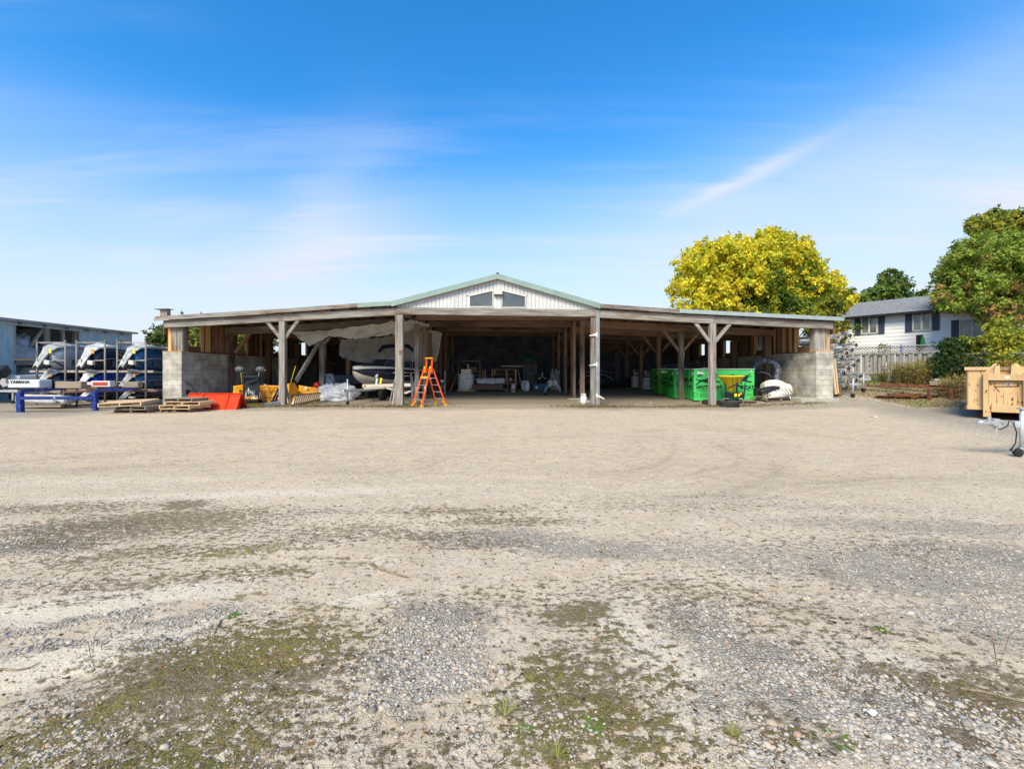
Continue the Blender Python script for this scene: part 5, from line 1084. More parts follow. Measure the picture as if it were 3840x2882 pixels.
# old wooden step ladder behind the big post, platform ladder in front of it
ol=thing('step_ladder','weathered grey wooden step ladder standing behind the front post','ladder',on(-4.35,20.6))
b=MB()
for s in (-1,1):
    c=MB(); c.bar((s*.45,0,0),(s*.32,.25,1.42),.09,.035); c.build('side_rail','weathered_z',ol)
    c=MB(); c.bar((s*.62,.0,0.0),(s*.34,.2,1.40),.07,.03); c.build('back_leg','weathered_z',ol)
for k in range(4):
    z=.3+.33*k; c=MB(); c.box((0,.25*z/1.42,z),(.80-.1*k,.14,.025)); c.build('step','weathered_x',ol)
c=MB(); c.box((0,.2,1.44),(.95,.2,.03)); c.build('top_step','weathered_x',ol)
lad=thing('platform_ladder','bright orange and yellow platform step ladder with silver steps','ladder',on(-3.02,19.75),R(-47))
def lb(p,q,m,nm,w=.075,h=.03): b=MB(); b.bar(p,q,w,h,up=(0,1,0)); return b.build(nm,m,lad)
F0=[(-.36,-.62,.06),(-.23,-.10,1.50)]; 
for s in (-1,1):
    lb((s*.36,-.62,.05),(s*.22,-.12,1.62),'ladder_orange','front_rail'); lb((s*.36,.62,.05),(s*.20,.04,1.62),'ladder_orange','rear_rail')
    lb((s*.22,-.02,1.40),(s*.20,.16 if 0 else .0,2.06),'ladder_orange','guard_rail')
    lb((s*.215,-.10,1.45),(s*.21,-.09,1.72),'ladder_yellow','rail_cap',.09,.05)
    for y in (-.62,.62): b=MB(); b.box((s*.365,y*1.01,.035),(.11,.10,.10)); b.build('foot','ladder_yellow',lad)
    for y in (-.60,.60): lb((s*.33,y*.96,.10),(s*.17,y*.90,.27),'ladder_yellow','corner_brace',.04,.02)
for k in range(3):
    z=.30+.305*k; t=z/1.6; b=MB(); b.box((0,-.62+.5*t,z),(.70-.26*t,.10,.03)); b.build('step','aluminium',lad); b=MB(); b.box((0,.62-.58*t,z),(.70-.3*t,.03,.04)); b.build('rear_bar','aluminium',lad)
z=1.21;b=MB(); b.box((0,.62-.58*z/1.6,z),(.48,.03,.04)); b.build('rear_bar','aluminium',lad)
b=MB(); b.box((0,-.16,1.20),(.50,.26,.04)); b.build('platform','aluminium',lad); b=MB(); b.box((0,-.24,1.25),(.50,.10,.07)); b.build('platform_lip','ladder_yellow',lad)
b=MB(); b.box((.305,-.41,.75),(.012,.06,.22),(.3,0,0)); b.box((.25,-.15,1.40),(.012,.05,.12)); b.build('sticker','paper',lad)
b=MB(); b.box((0,-.02,2.07),(.50,.10,.05)); b.build('top_rail','ladder_yellow',lad,bevel=.01)
# ---------------- things at the back of the wide bay ----------------
def B2(x,y,Z): return W(1690+x/5.267,1300+y/5.267,Z)
def TB_(nm,label,cat,X,Y,rot=0,dz=0,grp=None): return thing(nm,label,cat,on(X,Y,dz),rot,grp)
x=B2(305,0,28).x
wp=TB_('wrapped_pallet_load','pallet load wrapped in shiny crinkled film at the back left of the wide bay','pallet load',x,28)
b=MB(); b.box((0,0,.07),(1.0,.9,.12)); b.build('pallet','fresh_board_x',wp)
b=MB()
def wf(u,v):
    a=u*2*math.pi; k=.5*(abs(math.cos(a))**4+abs(math.sin(a))**4)**(-.25); n=1+.07*(float(fbm(np.array([u*9.]),np.array([v*9.]),3,3)[0])-.5)
    return Vector((.98*k*math.cos(a)*n*(1-.0*v),.88*k*math.sin(a)*n,.13+.92*v))
b.sheet(wf,40,10); b.box((0,0,1.04),(.9,.8,.03)); b.box((.02,0,1.20),(.62,.6,.30)); b.build('film_wrap','foil',wp)
b=MB(); b.tube([(-.25,-.2,1.35),(-.25,-.2,1.50)],.04,8); b.build('red_bottle','red_paint',wp); b=MB(); b.box((.12,-.15,1.5),(.05,.05,.35)); b.build('tap','galvanised',wp)
mr=TB_('tube_rack','thin steel tube rack standing behind the film wrapped load','rack',B2(370,0,29.2).x,29.2)
b=MB()
for xx in (-.68,.68):
    b.tube([(xx,0,0),(xx,0,1.85)],.02,6)
for z in (1.85,1.15,.9): b.tube([(-.68,0,z),(.68,0,z)],.018,6)
b.build('frame','galvanised',mr); b=MB(); b.box((.2,.1,1.3),(.5,.3,.3)); b.build('load','brown_board_x',mr)
ct=TB_('roller_cart','low dark red cart on casters carrying a roll draped in white cloth','cart',B2(790,0,27.8).x,27.8)
b=MB(); b.box((-.1,0,.16),(2.4,.6,.07)); b.box((-.2,0,.32),(1.9,.5,.22)); b.bar((-1.15,0,.15),(-1.15,0,.78),.06,.06); b.bar((1.05,0,.15),(1.05,0,.95),.06,.06); b.build('frame','rusty_red',ct)
b=MB(); b.tube([(-1.2,0,.74),(1.3,0,.74)],.025,8); b.lathe([(.02,-.06),(.13,-.06),(.13,.06),(.02,.06)],(1.22,0,.74),'x',14,cap=True); b.build('roller','aluminium',ct)
b=MB(); 
def shf(u,v):
    a=(v-.5)*math.pi; n=float(fbm(np.array([u*4.]),np.array([v*2.]),3,9)[0])-.5
    if v<.5: return Vector((-.85+1.7*u,-.10-.05*n,.50+.70*v*.55+.12*n*(1-2*v)))
    return Vector((-.85+1.7*u,-.10+.25*(v-.5),.50+.19+.14*(v-.5)*2))
b.sheet(shf,24,8); b.build('white_cloth','shrink_white',ct,solid=.01)
for xx in (-.95,.95):
    b=MB(); b.tube([(xx-.02,-.25,.07),(xx+.03,-.25,.07)],.07,12); b.build('caster','galvanised',ct)
fr_=TB_('wooden_frame','light wooden frame of upright posts and rails standing behind the cart','timber frame',B2(960,0,29.6).x,29.6)
for (x_,y0_,y1_,w_) in ((-330,440,760,.09),(-280,440,760,.08),(-140,430,720,.09),(-90,430,540,.07),(145,430,720,.09),(325,430,760,.10)):
    b=MB(); xx=x_/5.267/1707*29.6; b.box((xx,0,.0+(760-(y0_+y1_)/2)/5.267*29.6/1707+.0+.18),(w_,.05,(y1_-y0_)/5.267*29.6/1707)); b.build('upright','fresh_board_z',fr_)
for (xa,xb,y_) in ((-170,330,425),(-90,310,520),(-90,310,600),(100,320,640),(100,320,670),(100,320,710)):
    b=MB(); xa,xb=[q/5.267/1707*29.6 for q in (xa,xb)]; zz=(760-y_)/5.267*29.6/1707+.18; b.bar((xa,.05,zz),(xb,.05,zz),.04,.06); b.build('rail','brown_board_x',fr_)
pk=MB(); a,c=B2(1000,380,29.9),B2(1435,385,29.9); pk.bar(a,c,.3,.05); tag(pk.build('white_plank','white_trim'),'long whitish plank lying across the top of the wooden frame','plank')
pk=MB(); pk.bar(B2(90,900,28.2)+Vector((-.35,0,0)),B2(160,450,28.6),.04,.1); tag(pk.build('leaning_plank','brown_board_z'),'brown plank leaning left of the film wrapped load','plank')
pk=MB(); pk.tube([B2(1400,790,29.3),B2(1320,400,29.8)],.025,6); tag(pk.build('leaning_pole','galvanised'),'thin grey pole leaning between the wooden frame and the shelf unit','pole')
def tank(nm,label,X,Y,r=.155,h=.36,m='tank_white',foot=True,grp='gas tanks on the shed floor',band=None):
    t=TB_(nm,label,'gas tank',X,Y,grp=grp)
    b=MB(); b.lathe([(.02,.03),(r*.7,.03),(r*.95,.08),(r,.14),(r,h-.08),(r*.9,h-.02),(r*.55,h+.03),(.03,h+.05)],n=20); b.lathe([(r*.7,0),(r*.72,.06)],n=16); b.build('body',m,t)
    b=MB()
    for a in (0,120,240):
        a=R(a+30); b.box((r*.6*math.cos(a),r*.6*math.sin(a),h+.07),(.07,.02,.12),(0,0,a+math.pi/2))
    b.lathe([(r*.62,h+.11),(r*.64,h+.14),(r*.60,h+.14)],n=16); b.build('collar',m,t)
    b=MB(); b.lathe([(.03,h+.03),(.03,h+.1),(.045,h+.1),(.045,h+.13)],n=10,cap=True); b.build('valve','galvanised',t)
    if band: b=MB(); b.lathe([(r*.93,.06),(r*1.012,.10),(r*1.012,.24),(r*1.008,.245)],n=20); b.build('rust_band',band,t)
    return t
tank('gas_tank','white propane tank standing alone beside the right front posts',W(2189,0,20.6).x,20.6)
tank('gas_tank','propane tank with a rusty orange lower half at the right end of the cart',B2(1238,0,27.6).x,27.6,band='fresh_board_x')
tank('gas_tank','tall white gas cylinder with a hose, left of the dark bins',B2(1510,0,28.3).x,28.3,.17,.50)
tank('gas_tank','white gas cylinder tucked behind and left of the tall one',B2(1440,0,28.7).x,28.7,.14,.48)
tank('gas_tank','dull gas tank in shadow under the cart with the white roll',B2(888,0,28.4).x,28.4,m='bin_grey')
for (xx,w_,h_,m_,lb_) in ((1690,.42,.38,'bin_grey','dark grey bin with a white label beside the gas cylinders'),(1830,.50,.42,'bin_blue','dark blue tub below the big fan')):
    t=TB_('storage_bin',lb_,'bin',B2(xx,0,28.5).x,28.5); b=MB(); b.box((0,0,h_/2),(w_,.4,h_),None,1.12); b.build('tub',m_,t,bevel=.02); b=MB(); b.box((0,0,h_+.02),(w_*1.16,.46,.04)); b.build('lid',m_,t,bevel=.01)
    if w_<.45: b=MB(); b.box((0,-.23,h_*.55),(.12,.01,.16),(-.05,0,0)); b.build('label','paper',t)
fn=TB_('drum_fan','large round shop fan with three bright blades near the back wall','fan',B2(1810,0,29.2).x,29.2)
b=MB(); cz=B2(0,590,29.2).z-fn.location.z
b.tube([(.37*math.cos(a),0,cz+.37*math.sin(a)) for a in np.linspace(0,2*math.pi,25)[:-1]],.03,6,closed=True); b.tube([(.36*math.cos(a),.3,cz+.36*math.sin(a)) for a in np.linspace(0,2*math.pi,25)[:-1]],.03,6,closed=True)
b.lathe([(.34,.02),(.34,.3)],(0,0,cz),'y',24); b.box((0,.15,.2),(.5,.3,.4)); b.build('housing','black_plastic',fn)
for a in (90,210,330):
    b=MB(); a=R(a); b.bar((.06*math.cos(a),.1,cz+.06*math.sin(a)),(.30*math.cos(a),.12,cz+.30*math.sin(a)),.03,.09,up=(0,1,0)); b.build('blade','aluminium',fn)
sh=TB_('shelf_unit','dark open shelf unit with green cloth on top at the back of the wide bay','shelves',B2(1570,0,30.2).x,30.2)
hh=(B2(0,310,30.2).z-sh.location.z)
b=MB()
for s in (-1,1): b.box((s*.42,0,hh/2),(.04,.4,hh))
b.box((0,.2,hh/2),(.84,.02,hh)); b.build('side_panel','bin_grey',sh)
for z in (.3,.75,1.15,1.55,hh): b=MB(); b.box((0,0,z),(.80,.4,.04)); b.build('shelf','brown_board_x',sh)
b=MB()
for k in range(9): b.box((rnd.uniform(-.3,.3),-.05,(.75,1.15,1.55)[k%3]+.09),(.1+rnd.random()*.1,.15,.08+rnd.random()*.08))
b.build('stored_items','dark_green',sh)
lump('green_cloth','dark green cloth heaped on top of the shelf unit',(B2(1560,0,30.2).x,30.2,sh.location.z+hh+.03),(1.05,.5,.32),'dark_green',44,'cloth',nu=18,nv=8)
lump('grey_sheet','grey sheet draped over something low beside the back right post',on(B2(2050,0,28.9).x,28.9),(.7,.6,1.05),'tarp_grey',48,'sheet',nu=18,nv=10)
hr=TB_('hose_reel','chrome framed hose reel cart with a white drum in the wide bay','hose reel',B2(2010,0,25.9).x,25.9)
zc=B2(0,720,25.9).z-hr.location.z
b=MB(); b.lathe([(.02,-.22),(.20,-.22),(.20,-.20),(.17,-.19),(.17,.19),(.20,.20),(.20,.22),(.02,.22)],n=20,axis='x'); o=b.build('drum','white_plastic',hr); o.location=(0,0,zc); o.rotation_euler=(0,0,R(35))
b=MB()
for s,(dx,dy) in ((-1,(-.05,-.35)),(1,(.1,.2))):
    b.tube([(-.45+dx,dy,.05),(-.40+dx,dy,.35),(-.12+dx*.5,dy*.8,zc+.02),(0+dx*.5,dy*.7,zc+.06),(.2+dx*.5,dy*.8,zc+.03),(.40+dx,dy,.3),(.42+dx,dy,.05)],.018,7)
b.tube([(-.45,-.35,.2),(-.4,.2,.2)],.015,6); b.build('frame','aluminium',hr)
for (x_,y_) in ((-.50,-.35),(.37,-.35),(-.36,.2),(.5,.2)): b=MB(); b.tube([(x_-.02,y_,.05),(x_+.02,y_,.05)],.055,12); b.build('caster','black_rubber',hr)
pk=MB(); v=W(1668,1476,24.6); pk.tube([v,v+Vector((0,.1,1.25))],.018,6); tag(pk.build('white_pole','white_trim'),'slim white pole standing right of the orange ladder','pole')
st_=thing('tool_stand','spindly grey stand beside the slim white pole','stand',on(W(1658,0,24.9).x,24.9)); b=MB()
for a in (0,120,240): b.tube([(0,0,.8),(.22*math.cos(R(a)),.22*math.sin(R(a)),0)],.012,5)
b.box((0,0,.85),(.15,.1,.12)); b.build('tripod','galvanised',st_)
# right bay, far back
for k,(px,Z) in enumerate(((2383,31.0),(2427,29.2))):
    t=TB_('engine_crate','white wrapped outboard engine carton, %s of the two beyond the green crates'%('farther' if k==0 else 'nearer'),'carton',W(px,0,Z).x,Z,grp='white engine cartons')
    b=MB(); b.box((0,0,.42),(.46,.5,.74)); b.box((0,0,.04),(.5,.5,.05)); b.build('carton','bag_white',t,bevel=.03)
    b=MB(); b.box((0,0,.95),(.30,.3,.2)); b.box((-.1,0,1.15),(.12,.2,.2)); b.tube([(.1,0,.9),(.16,-.05,1.25)],.03,6); b.tube([(-.2,-.1,.9),(-.2,-.1,1.2),(.0,-.1,1.2)],.02,6); b.build('engine_part','aluminium',t)
for k,(px,y_) in enumerate(((2352,1407),)):
    v=W(px,y_,31.6); tyre('tyre','big dark tyre leaning against the back wall of the right bay',on(v.x,31.8,.33),(R(82),0,R(10)),.34,.22)
pv=MB(); a=W(2305,1316,33.5); c=W(2328,1424,33.2); pv.box(((a.x+c.x)/2,33.4,(a.z+c.z)/2),(c.x-a.x,.04,a.z-c.z),(-.08,0,0)); tag(pv.build('pale_panel','bin_grey'),'tall pale panel leaning on the back wall of the right bay','panel')
vh=TB_('covered_sled','dark sheeted machine with curved silver rails at the back of the right bay','machine',W(2235,0,30).x,30)
b=MB(); rg=[]
for (x_,w_,h_) in ((-1.2,.3,.35),(-.9,.45,.75),(-.3,.5,1.0),(.4,.5,1.05),(.9,.45,.8),(1.3,.2,.25)): rg.append([Vector(p) for p in ((x_,-w_,.1),(x_,-w_,h_*.7),(x_,-w_*.5,h_),(x_,w_*.5,h_),(x_,w_,h_*.7),(x_,w_,.1))])
b.loft(rg); b.build('body','black_plastic',vh)
b=MB(); b.tube([(-1.3,-.55,.2),(-1.2,-.55,.55),(-.7,-.55,.85),(.3,-.55,.95),(.9,-.55,.7),(1.05,-.55,.3)],.022,6); b.tube([(-.9,-.5,1.05),(.2,-.5,1.2),(1.0,-.5,1.05)],.018,6); b.build('rail','aluminium',vh)
b=MB(); b.box((-.3,-.52,.35),(.12,.04,.6)); b.build('red_strut','red_paint',vh)
bh=TB_('covered_machine','long bluish sheeted machine standing behind the green crates','machine',W(2545,0,27.5).x+.2,28.3); b=MB(); rg=[]
for (x_,h_) in ((-1.5,1.2),(-1.3,1.5),(0,1.55),(1.0,1.5),(1.5,1.2)): rg.append([Vector(p) for p in ((x_,-.5,.1),(x_,-.5,h_),(x_,.5,h_),(x_,.5,.1))])
b.loft(rg); b.build('sheet','bin_grey',bh); b=MB(); b.tube([(1.5,-.5,.1),(1.5,-.5,1.75)],.03,6); b.build('upright','galvanised',bh)

# ---------------- green crates ----------------
CAT=[(-1.0,-.34),(-.78,-.10),(-.62,.00),(-.98,.14),(-1.0,.17),(-.60,.10),(-.28,.14),(.10,.28),(.34,.40),(.40,.50),(.50,.46),(.62,.46),(.72,.36),(.66,.33),(.72,.27),(.58,.20),(.62,.06),(.98,-.04),(.96,-.10),(.52,-.04),(.30,.02),(-.02,-.06),(.26,-.16),(.24,-.20),(-.20,-.12),(-.46,-.02),(-.70,-.16),(-.92,-.36)]
def cat_shape(par,x,z,s,y=-.004,rot=None,m='print_black'):
    b=MB(); b.prism([(x+px*s,y,z+pz*s) for px,pz in CAT],(0,.003,0)); o=b.build('cat_emblem',m,par)
    if rot: o.rotation_euler=rot[0]; o.location=rot[1]
    return o
def crate(loc,rz_,w,d,h,m,label,full=True):
    t=thing('machine_crate',label,'crate',loc,rz_,'green machine crates in the right bay')
    b=MB(); n=18
    def fr(u,v): return Vector((w*u,-.012*math.sin(u*9+v*3)*math.sin(v*math.pi)+.0,.06+(h-.06)*v))
    b.box((w/2,d/2+.015,h/2+.03),(w,d-.03,h-.06)); b.build('carton',m,t,bevel=.015)
    b=MB(); 
    for k in range(3): b.box((w*(.12+.38*k),d/2,.03),(.1,d,.06))
    b.build('skid','pallet_old_y',t)
    b=MB(); b.box((w/2,-.002,h-.012),(w+.01,.03,.03)); b.box((-.002,d/2,h-.012),(.03,d,.03)); b.build('top_edge','white_trim',t)
    def TX(s,size,x,z,side=0,**k):
        if side==0: o=text('lettering',s,size,(x,-.006,z),(R(90),0,0),k.pop('m','print_black'),t,**k)
        else: o=text('lettering',s,size,(-.006,x,z),(R(90),0,R(-90)),k.pop('m','print_black'),t,**k)
        return o
    def boxo(x0,x1,z0,z1,side=0,m='print_green',wd=.012):
        b=MB()
        for p,q in (((x0,z0),(x1,z0)),((x1,z0),(x1,z1)),((x1,z1),(x0,z1)),((x0,z1),(x0,z0))):
            P,Q=((p[0],-.004,p[1]),(q[0],-.004,q[1])) if side==0 else ((-.004,p[0],p[1]),(-.004,q[0],q[1])); b.bar(P,Q,wd,.004 if side==0 else wd) if side==0 else b.bar(P,Q,.004,wd)
        return b.build('printed_box',m,t)
    s=w/2.7
    for k in range(2):
        x=(.62+1.40*k)*s; cat_shape(t,x,.98*h/1.55,.56*s); TX('ARCTIC\u00b7CAT',.215*s,x+.05,.70*h/1.55,shear=.25,off=.006,sx=.93)
        TX('CATS, SINCE 60 GREAT YEARS, SNOWMOBILES',.052,x+.0,.565*h/1.55,sx=.95); TX('WWW.ARCTICCAT.COM',.052,x,.495*h/1.55)
    for k in range(4): cat_shape(t,(.26+.72*k)*s,1.26*h/1.55,.11); TX('ARCTIC CAT',.045,(.26+.72*k)*s,1.20*h/1.55,shear=.25,off=.002)
    boxo(-.0,.16,.27,.45,m='print_black'); boxo(.95,1.28,.22,.42); boxo(2.28*s,2.54*s,.20,.42)
    TX('CAUTION',.04,2.41*s,.385,m='print_green')
    for r in range(5): TX('FRAGILE HANDLE WITH CARE KEEP DRY',.028,.48,.42-.045*r,m='print_green',sx=.85)
    b=MB(); b.prism([(.13,-.006,1.30*h/1.55),(.50,-.006,1.30*h/1.55),(.44,-.006,1.38*h/1.55),(.15,-.006,1.42*h/1.55)],(0,.003,0)); b.prism([(2.50*s,-.006,1.40*h/1.55),(2.58*s,-.006,1.40*h/1.55),(2.58*s,-.006,1.47*h/1.55),(2.50*s,-.006,1.45*h/1.55)],(0,.003,0)); b.build('paper_label','paper',t)
    # end face
    cat_shape(t,-.62,.98*h/1.55,.42,rot=((0,0,R(-90)),(-.004,0,0)))
    TX('ARCTIC CAT',.16,.62,.70*h/1.55,1,shear=.25,off=.004,sx=.9); TX('SINCE 60 GREAT YEARS',.05,.62,.58*h/1.55,1); boxo(.3,.5,.25,.45,1); boxo(.7,1.0,.25,.45,1)
    b=MB(); b.prism([(-.006,.15,1.25*h/1.55),(-.006,.35,1.25*h/1.55),(-.006,.33,1.40*h/1.55),(-.006,.15,1.38*h/1.55)],(.003,0,0)); b.build('paper_label','paper',t)
    return t
crate((9.45,22.05,g(9.5,22)+.0),R(-9),2.74,1.2,1.60,'crate_green','front bright green cardboard crate with big black lettering, behind the yellow spreader')
crate((9.02,23.4,g(9.0,23.4)),R(-3),2.74,1.2,1.56,'crate_green_dark','second green crate in the row, darker, left end facing out between two posts')
crate((9.03,25.7,g(9.05,25.7)),R(-2),2.74,1.3,1.50,'crate_green_olive','third and farthest green crate in the row, olive green in the shade')
b=MB(); b.box((10.4,22.6,g(9.5,22)+1.63),(.75,.3,.05)); tag(b.build('yellow_board','fresh_board_x'),'short yellowish board lying on top of the front green crate','board')
# spreader on a pallet, loose tyres
sp_=thing('salt_spreader','yellow hopper salt spreader on a black frame before the front green crate','spreader',on(10.58,20.75,.12)); sp_.scale=(.84,.85,.97)
b=MB(); b.lathe([(.10,.42),(.13,.45),(.62,1.12),(.67,1.14),(.67,1.19),(.62,1.19),(.58,1.12),(.10,.5)],n=28); b.build('hopper','hopper_yellow',sp_)
b=MB(); b.lathe([(.02,1.22),(.3,1.21),(.58,1.17),(.60,1.14)],n=24); b.build('hopper_lid','black_plastic',sp_)
b=MB(); 
for s in (-1,1):
    b.bar((s*.55,-.42,.85),(s*.44,-.45,.15),.06,.05); b.bar((s*.40,-.5,.62),(0,-.62,.80),.06,.06); b.bar((s*.1,-.62,.3),(s*.45,-.45,.12),.05,.05)
b.bar((0,-.62,.1),(0,-.62,.86),.08,.07); b.box((0,-.3,.28),(.85,.3,.24)); b.tube([(.42*math.cos(a),-.2+.3*math.sin(a),.06) for a in np.linspace(0,2*math.pi,17)[:-1]],.03,6,closed=True); b.lathe([(.05,.02),(.32,.02),(.32,.05),(.05,.05)],n=18)
b.build('frame','black_metal',sp_,bevel=.01)
b=MB()
for s in (-1,1): b.tube([(s*.25,-.66,1.10),(s*.22,-.60,.6)],.012,5); b.tube([(s*.25,-.66,1.12),(s*.25,-.66,1.14)],.02,5)
b.tube([(-.64,-.1,.9),(-.62,-.3,.3),(-.5,-.5,.03)],.012,5); b.tube([(.0,-.66,1.14),(.0,-.64,.85)],.014,5); b.build('strap','hose_black',sp_)
b=MB(); b.box((-.1,-.66,.30),(.12,.03,.14)); b.box((.08,-.66,.30),(.08,.03,.12)); b.box((.2,-.6,.36),(.06,.04,.08)); b.build('latch','hopper_yellow',sp_)
b=MB(); b.bar((-.7,-.5,.14),(-.35,-.5,.12),.03,.02); b.bar((.45,-.5,.14),(.75,-.5,.18),.03,.02); b.bar((.1,-.7,.1),(.22,-.7,.16),.03,.03); b.build('pin','galvanised',sp_)
dup(po,(10.85,20.75,g(10.8,20.7)),R(4),'grey pallet under the yellow salt spreader','single pallets by the right crates'); 
tyre('tyre','worn black tyre lying flat in front of the yellow spreader',on(W(2735,0,19.15).x,19.15,.10),(0,0,0),.385,.22,'tyres lying by the right post'); tyre('tyre','black tyre lying flat directly behind the right front post',on(W(2667,0,20.55).x,20.5,.10),(0,0,0),.40,.21,'tyres lying by the right post')
# film wrapped arch, black hose, white engine covers on a pallet, boards
def E8(x,y,Z): return W(2820+x/6.506,1320+y/6.506,Z)
ar=MB(); ar.tube([E8(60,520,22.9),E8(90,330,22.7),E8(190,235,22.5),E8(350,190,22.3),E8(520,230,22.1),E8(620,340,22.0),E8(640,470,21.9),E8(600,680,21.8),E8(555,900,21.7),E8(540,1060,21.7)],[.13,.15,.15,.145,.14,.15,.145,.13,.12,.11],12); tag(ar.build('wrapped_arch','ribbed_foil'),'tall arched tube wrapped in shiny grey film beside the front green crate','tube')
ar=MB(); ar.tube([E8(60,560,22.4),E8(150,505,22.3),E8(250,490,22.2),E8(380,530,22.1),E8(450,590,22),E8(465,680,21.9)],[.05,.07,.075,.08,.085,.07],10); tag(ar.build('black_tube','black_plastic'),'fat black bent tube below the film wrapped arch','tube')
ar=MB(); ar.bar(E8(425,960,21.3),E8(458,690,21.5),.06,.03); tag(ar.build('white_stick','cream_plastic'),'short white stick standing below the end of the black tube','stick')
xo=E8(600,0,20.9).x
dup(po,(xo,20.95,g(xo,20.9)),R(-4),'grey pallet carrying the cream engine covers by the right pillar','single pallets by the right crates').scale=(1.05,.9,.95)
eng=thing('engine_covers','heap of cream engine cowls and a black seat on a pallet','engine parts',(xo,20.85,g(xo,20.9)+.14),R(0))
def cowl(nm,c,d,m,rot,seed,par):
    b=MB(); rings=[]; pr=([.35,.62,.82,.95,1,.98,.9,.62],[.5,.8,.95,1,1,.9,.75,.45])[seed%2]
    for j in range(8):
        t=-1+2*j/7; r=pr[j]; rings.append([Vector((d[0]/2*t,d[1]/2*(.6+.4*r)*(abs(math.cos(a))**.5)*(1 if math.cos(a)>0 else -1),d[2]*(r*max(0,math.sin(a))**.6-.5 if math.sin(a)>0 else -.5-.06*abs(math.sin(a))))) for a in np.linspace(0,2*math.pi,19)[:-1]])
    b.loft(rings); o=b.build(nm,m,par); o.location=c; o.rotation_euler=rot; return o
cowl('cowl',(.08,.25,.58),(1.12,.6,.44),'cream_plastic',(0,R(6),R(-8)),1,eng); cowl('cowl',(-.05,-.12,.20),(1.15,.5,.32),'cream_plastic',(0,R(-5),R(4)),2,eng); cowl('seat','.' and (-.42,.0,.40),(.95,.4,.20),'black_plastic',(0,R(-14),R(6)),3,eng); cowl('cowl',(.52,.1,.42),(.42,.4,.40),'cream_plastic',(0,R(18),R(0)),3,eng)
b=MB(); b.box((-.78,.2,.24),(.28,.3,.36)); b.build('black_case','black_plastic',eng,bevel=.02)
b=MB()
for k in range(5): b.tube([(-.3+.15*k,-.3,.35+.02*k),(-.1+.15*k,-.36,.15),(.1+.15*k,-.34,.05)],.012,5)
b.build('strap','hose_black',eng); b=MB(); b.tube([(.3,-.4,.18),(.27,-.55,-.12)],.02,5); b.tube([(.65,-.35,.12),(.72,-.5,-.12)],.02,5); b.box((-.55,-.3,.12),(.16,.1,.12)); b.build('bracket','aluminium',eng)
b=MB(); b.box((.75,.3,.35),(.07,.12,.4)); b.build('motor_leg','black_metal',eng)
b=MB(); b.bar(E8(900,1160,20.8),E8(1140,1250,20.3),.30,.03); tag(b.build('slanted_board','pallet_old_x'),'grey board sloping off the pallet towards the right pillar','board')
b=MB(); a,c=E8(1310,1100,20.9),E8(1500,330,20.6); b.bar(a,c,.05,.24,up=(1,0,0)); tag(b.build('dark_beam','rusty_red' if 0 else 'brown_board_z'),'dark reddish beam leaning against the right block pillar','beam'); bb=b
b=MB(); b.bar(E8(1430,1100,21.2),E8(1530,690,20.9),.04,.26,up=(1,0,0)); tag(b.build('leaning_board','fresh_board_z'),'short yellow brown board leaning behind the dark beam','board')

# ---------------- stacked trailers right of the shed ----------------
def stk_trailer():
    t=thing('stacked_trailer','trailer','trailer',(0,0,0))
    b=MB(); b.bar((0,-.1,0),(0,1.2,0),.075,.09); b.bar((-.0,1.0,0),(-.5,2.4,0),.06,.08); b.bar((0,1.0,0),(.5,2.4,0),.06,.08); b.bar((-.6,.55,.02),(.6,.55,.02),.05,.08); b.bar((-.6,2.1,.02),(.6,2.1,.02),.05,.08); b.box((-.25,.5,.03),(.16,.08,.14)); b.box((.2,.5,.03),(.2,.08,.12)); b.build('frame','galvanised',t)
    b=MB(); b.box((0,-.16,.03),(.10,.22,.08)); b.tube([(.1,-.1,-.05),(.13,-.12,.16)],.03,8); b.box((.05,-.1,.13),(.28,.2,.03)); b.build('coupler','aluminium',t)
    b=MB(); b.tube([(.17,-.16,-.04),(.21,-.16,-.04)],.082,14); b.build('jack_wheel','black_rubber',t); b=MB(); b.tube([(.165,-.16,-.04),(.225,-.16,-.04)],.03,8); b.build('hub','galvanised',t)
    b=MB()
    for x in (-.42,.32): b.bar((x,.50,-.16),(x,.50,.16),.045,.09)
    b.build('bunk','pallet_new_z',t)
    b=MB(); b.box((-.58,.50,.0),(.09,.04,.06)); b.build('marker_lamp','amber',t)
    return t
T0=None; G='galvanised trailers stacked beside the shed'; ordn=['lowest','second','third','fourth','fifth','sixth','seventh','eighth']
for col_,(Xb,Yb,n,dx,stp) in enumerate(((15.62,20.9,8,.06,.335),(16.45,21.7,7,.06,.36))):
    for k in range(n):
        z=g(Xb,Yb)+.42+stp*k; off=(.30 if k%2 else 0)+(.02*k if 0 else 0)
        loc=(Xb+off-.045*k,Yb-(.25 if k%2 else 0),z); lb='%s galvanised trailer in the %s stack right of the shed'%(ordn[k],'nearer left' if col_==0 else 'farther right')
        if T0 is None: T0=stk_trailer(); T0.location=loc; T0['label']=lb; T0['group']=G; T0.rotation_euler=(0,0,R(4))
        else: dup(T0,loc,R(rnd.uniform(-6,9)),lb,G)
for k,(px,Z) in enumerate(((3198,20.3),(3237,21.3))):
    v=W(px,1470,Z); t=thing('jack_stand','galvanised jack leg with a %s under the stacked trailers'%('blue sticker, left one' if k==0 else 'small wheel, right one'),'jack',(v.x,Z,g(v.x,Z)),0,'jack legs under the stacked trailers')
    b=MB(); b.tube([(0,0,.12),(.03,0,.85)],.035,8); b.box((.1,0,.6),(.5,.06,.08)); b.build('leg','galvanised',t); b=MB(); b.tube([(-.05,-.03,.09),(.02,-.03,.09)],.09,14); b.build('wheel','black_rubber',t)
    if k==0: b=MB(); b.box((.08,-.04,.42),(.09,.01,.22),(0,.05,0)); b.build('sticker','bin_blue',t)
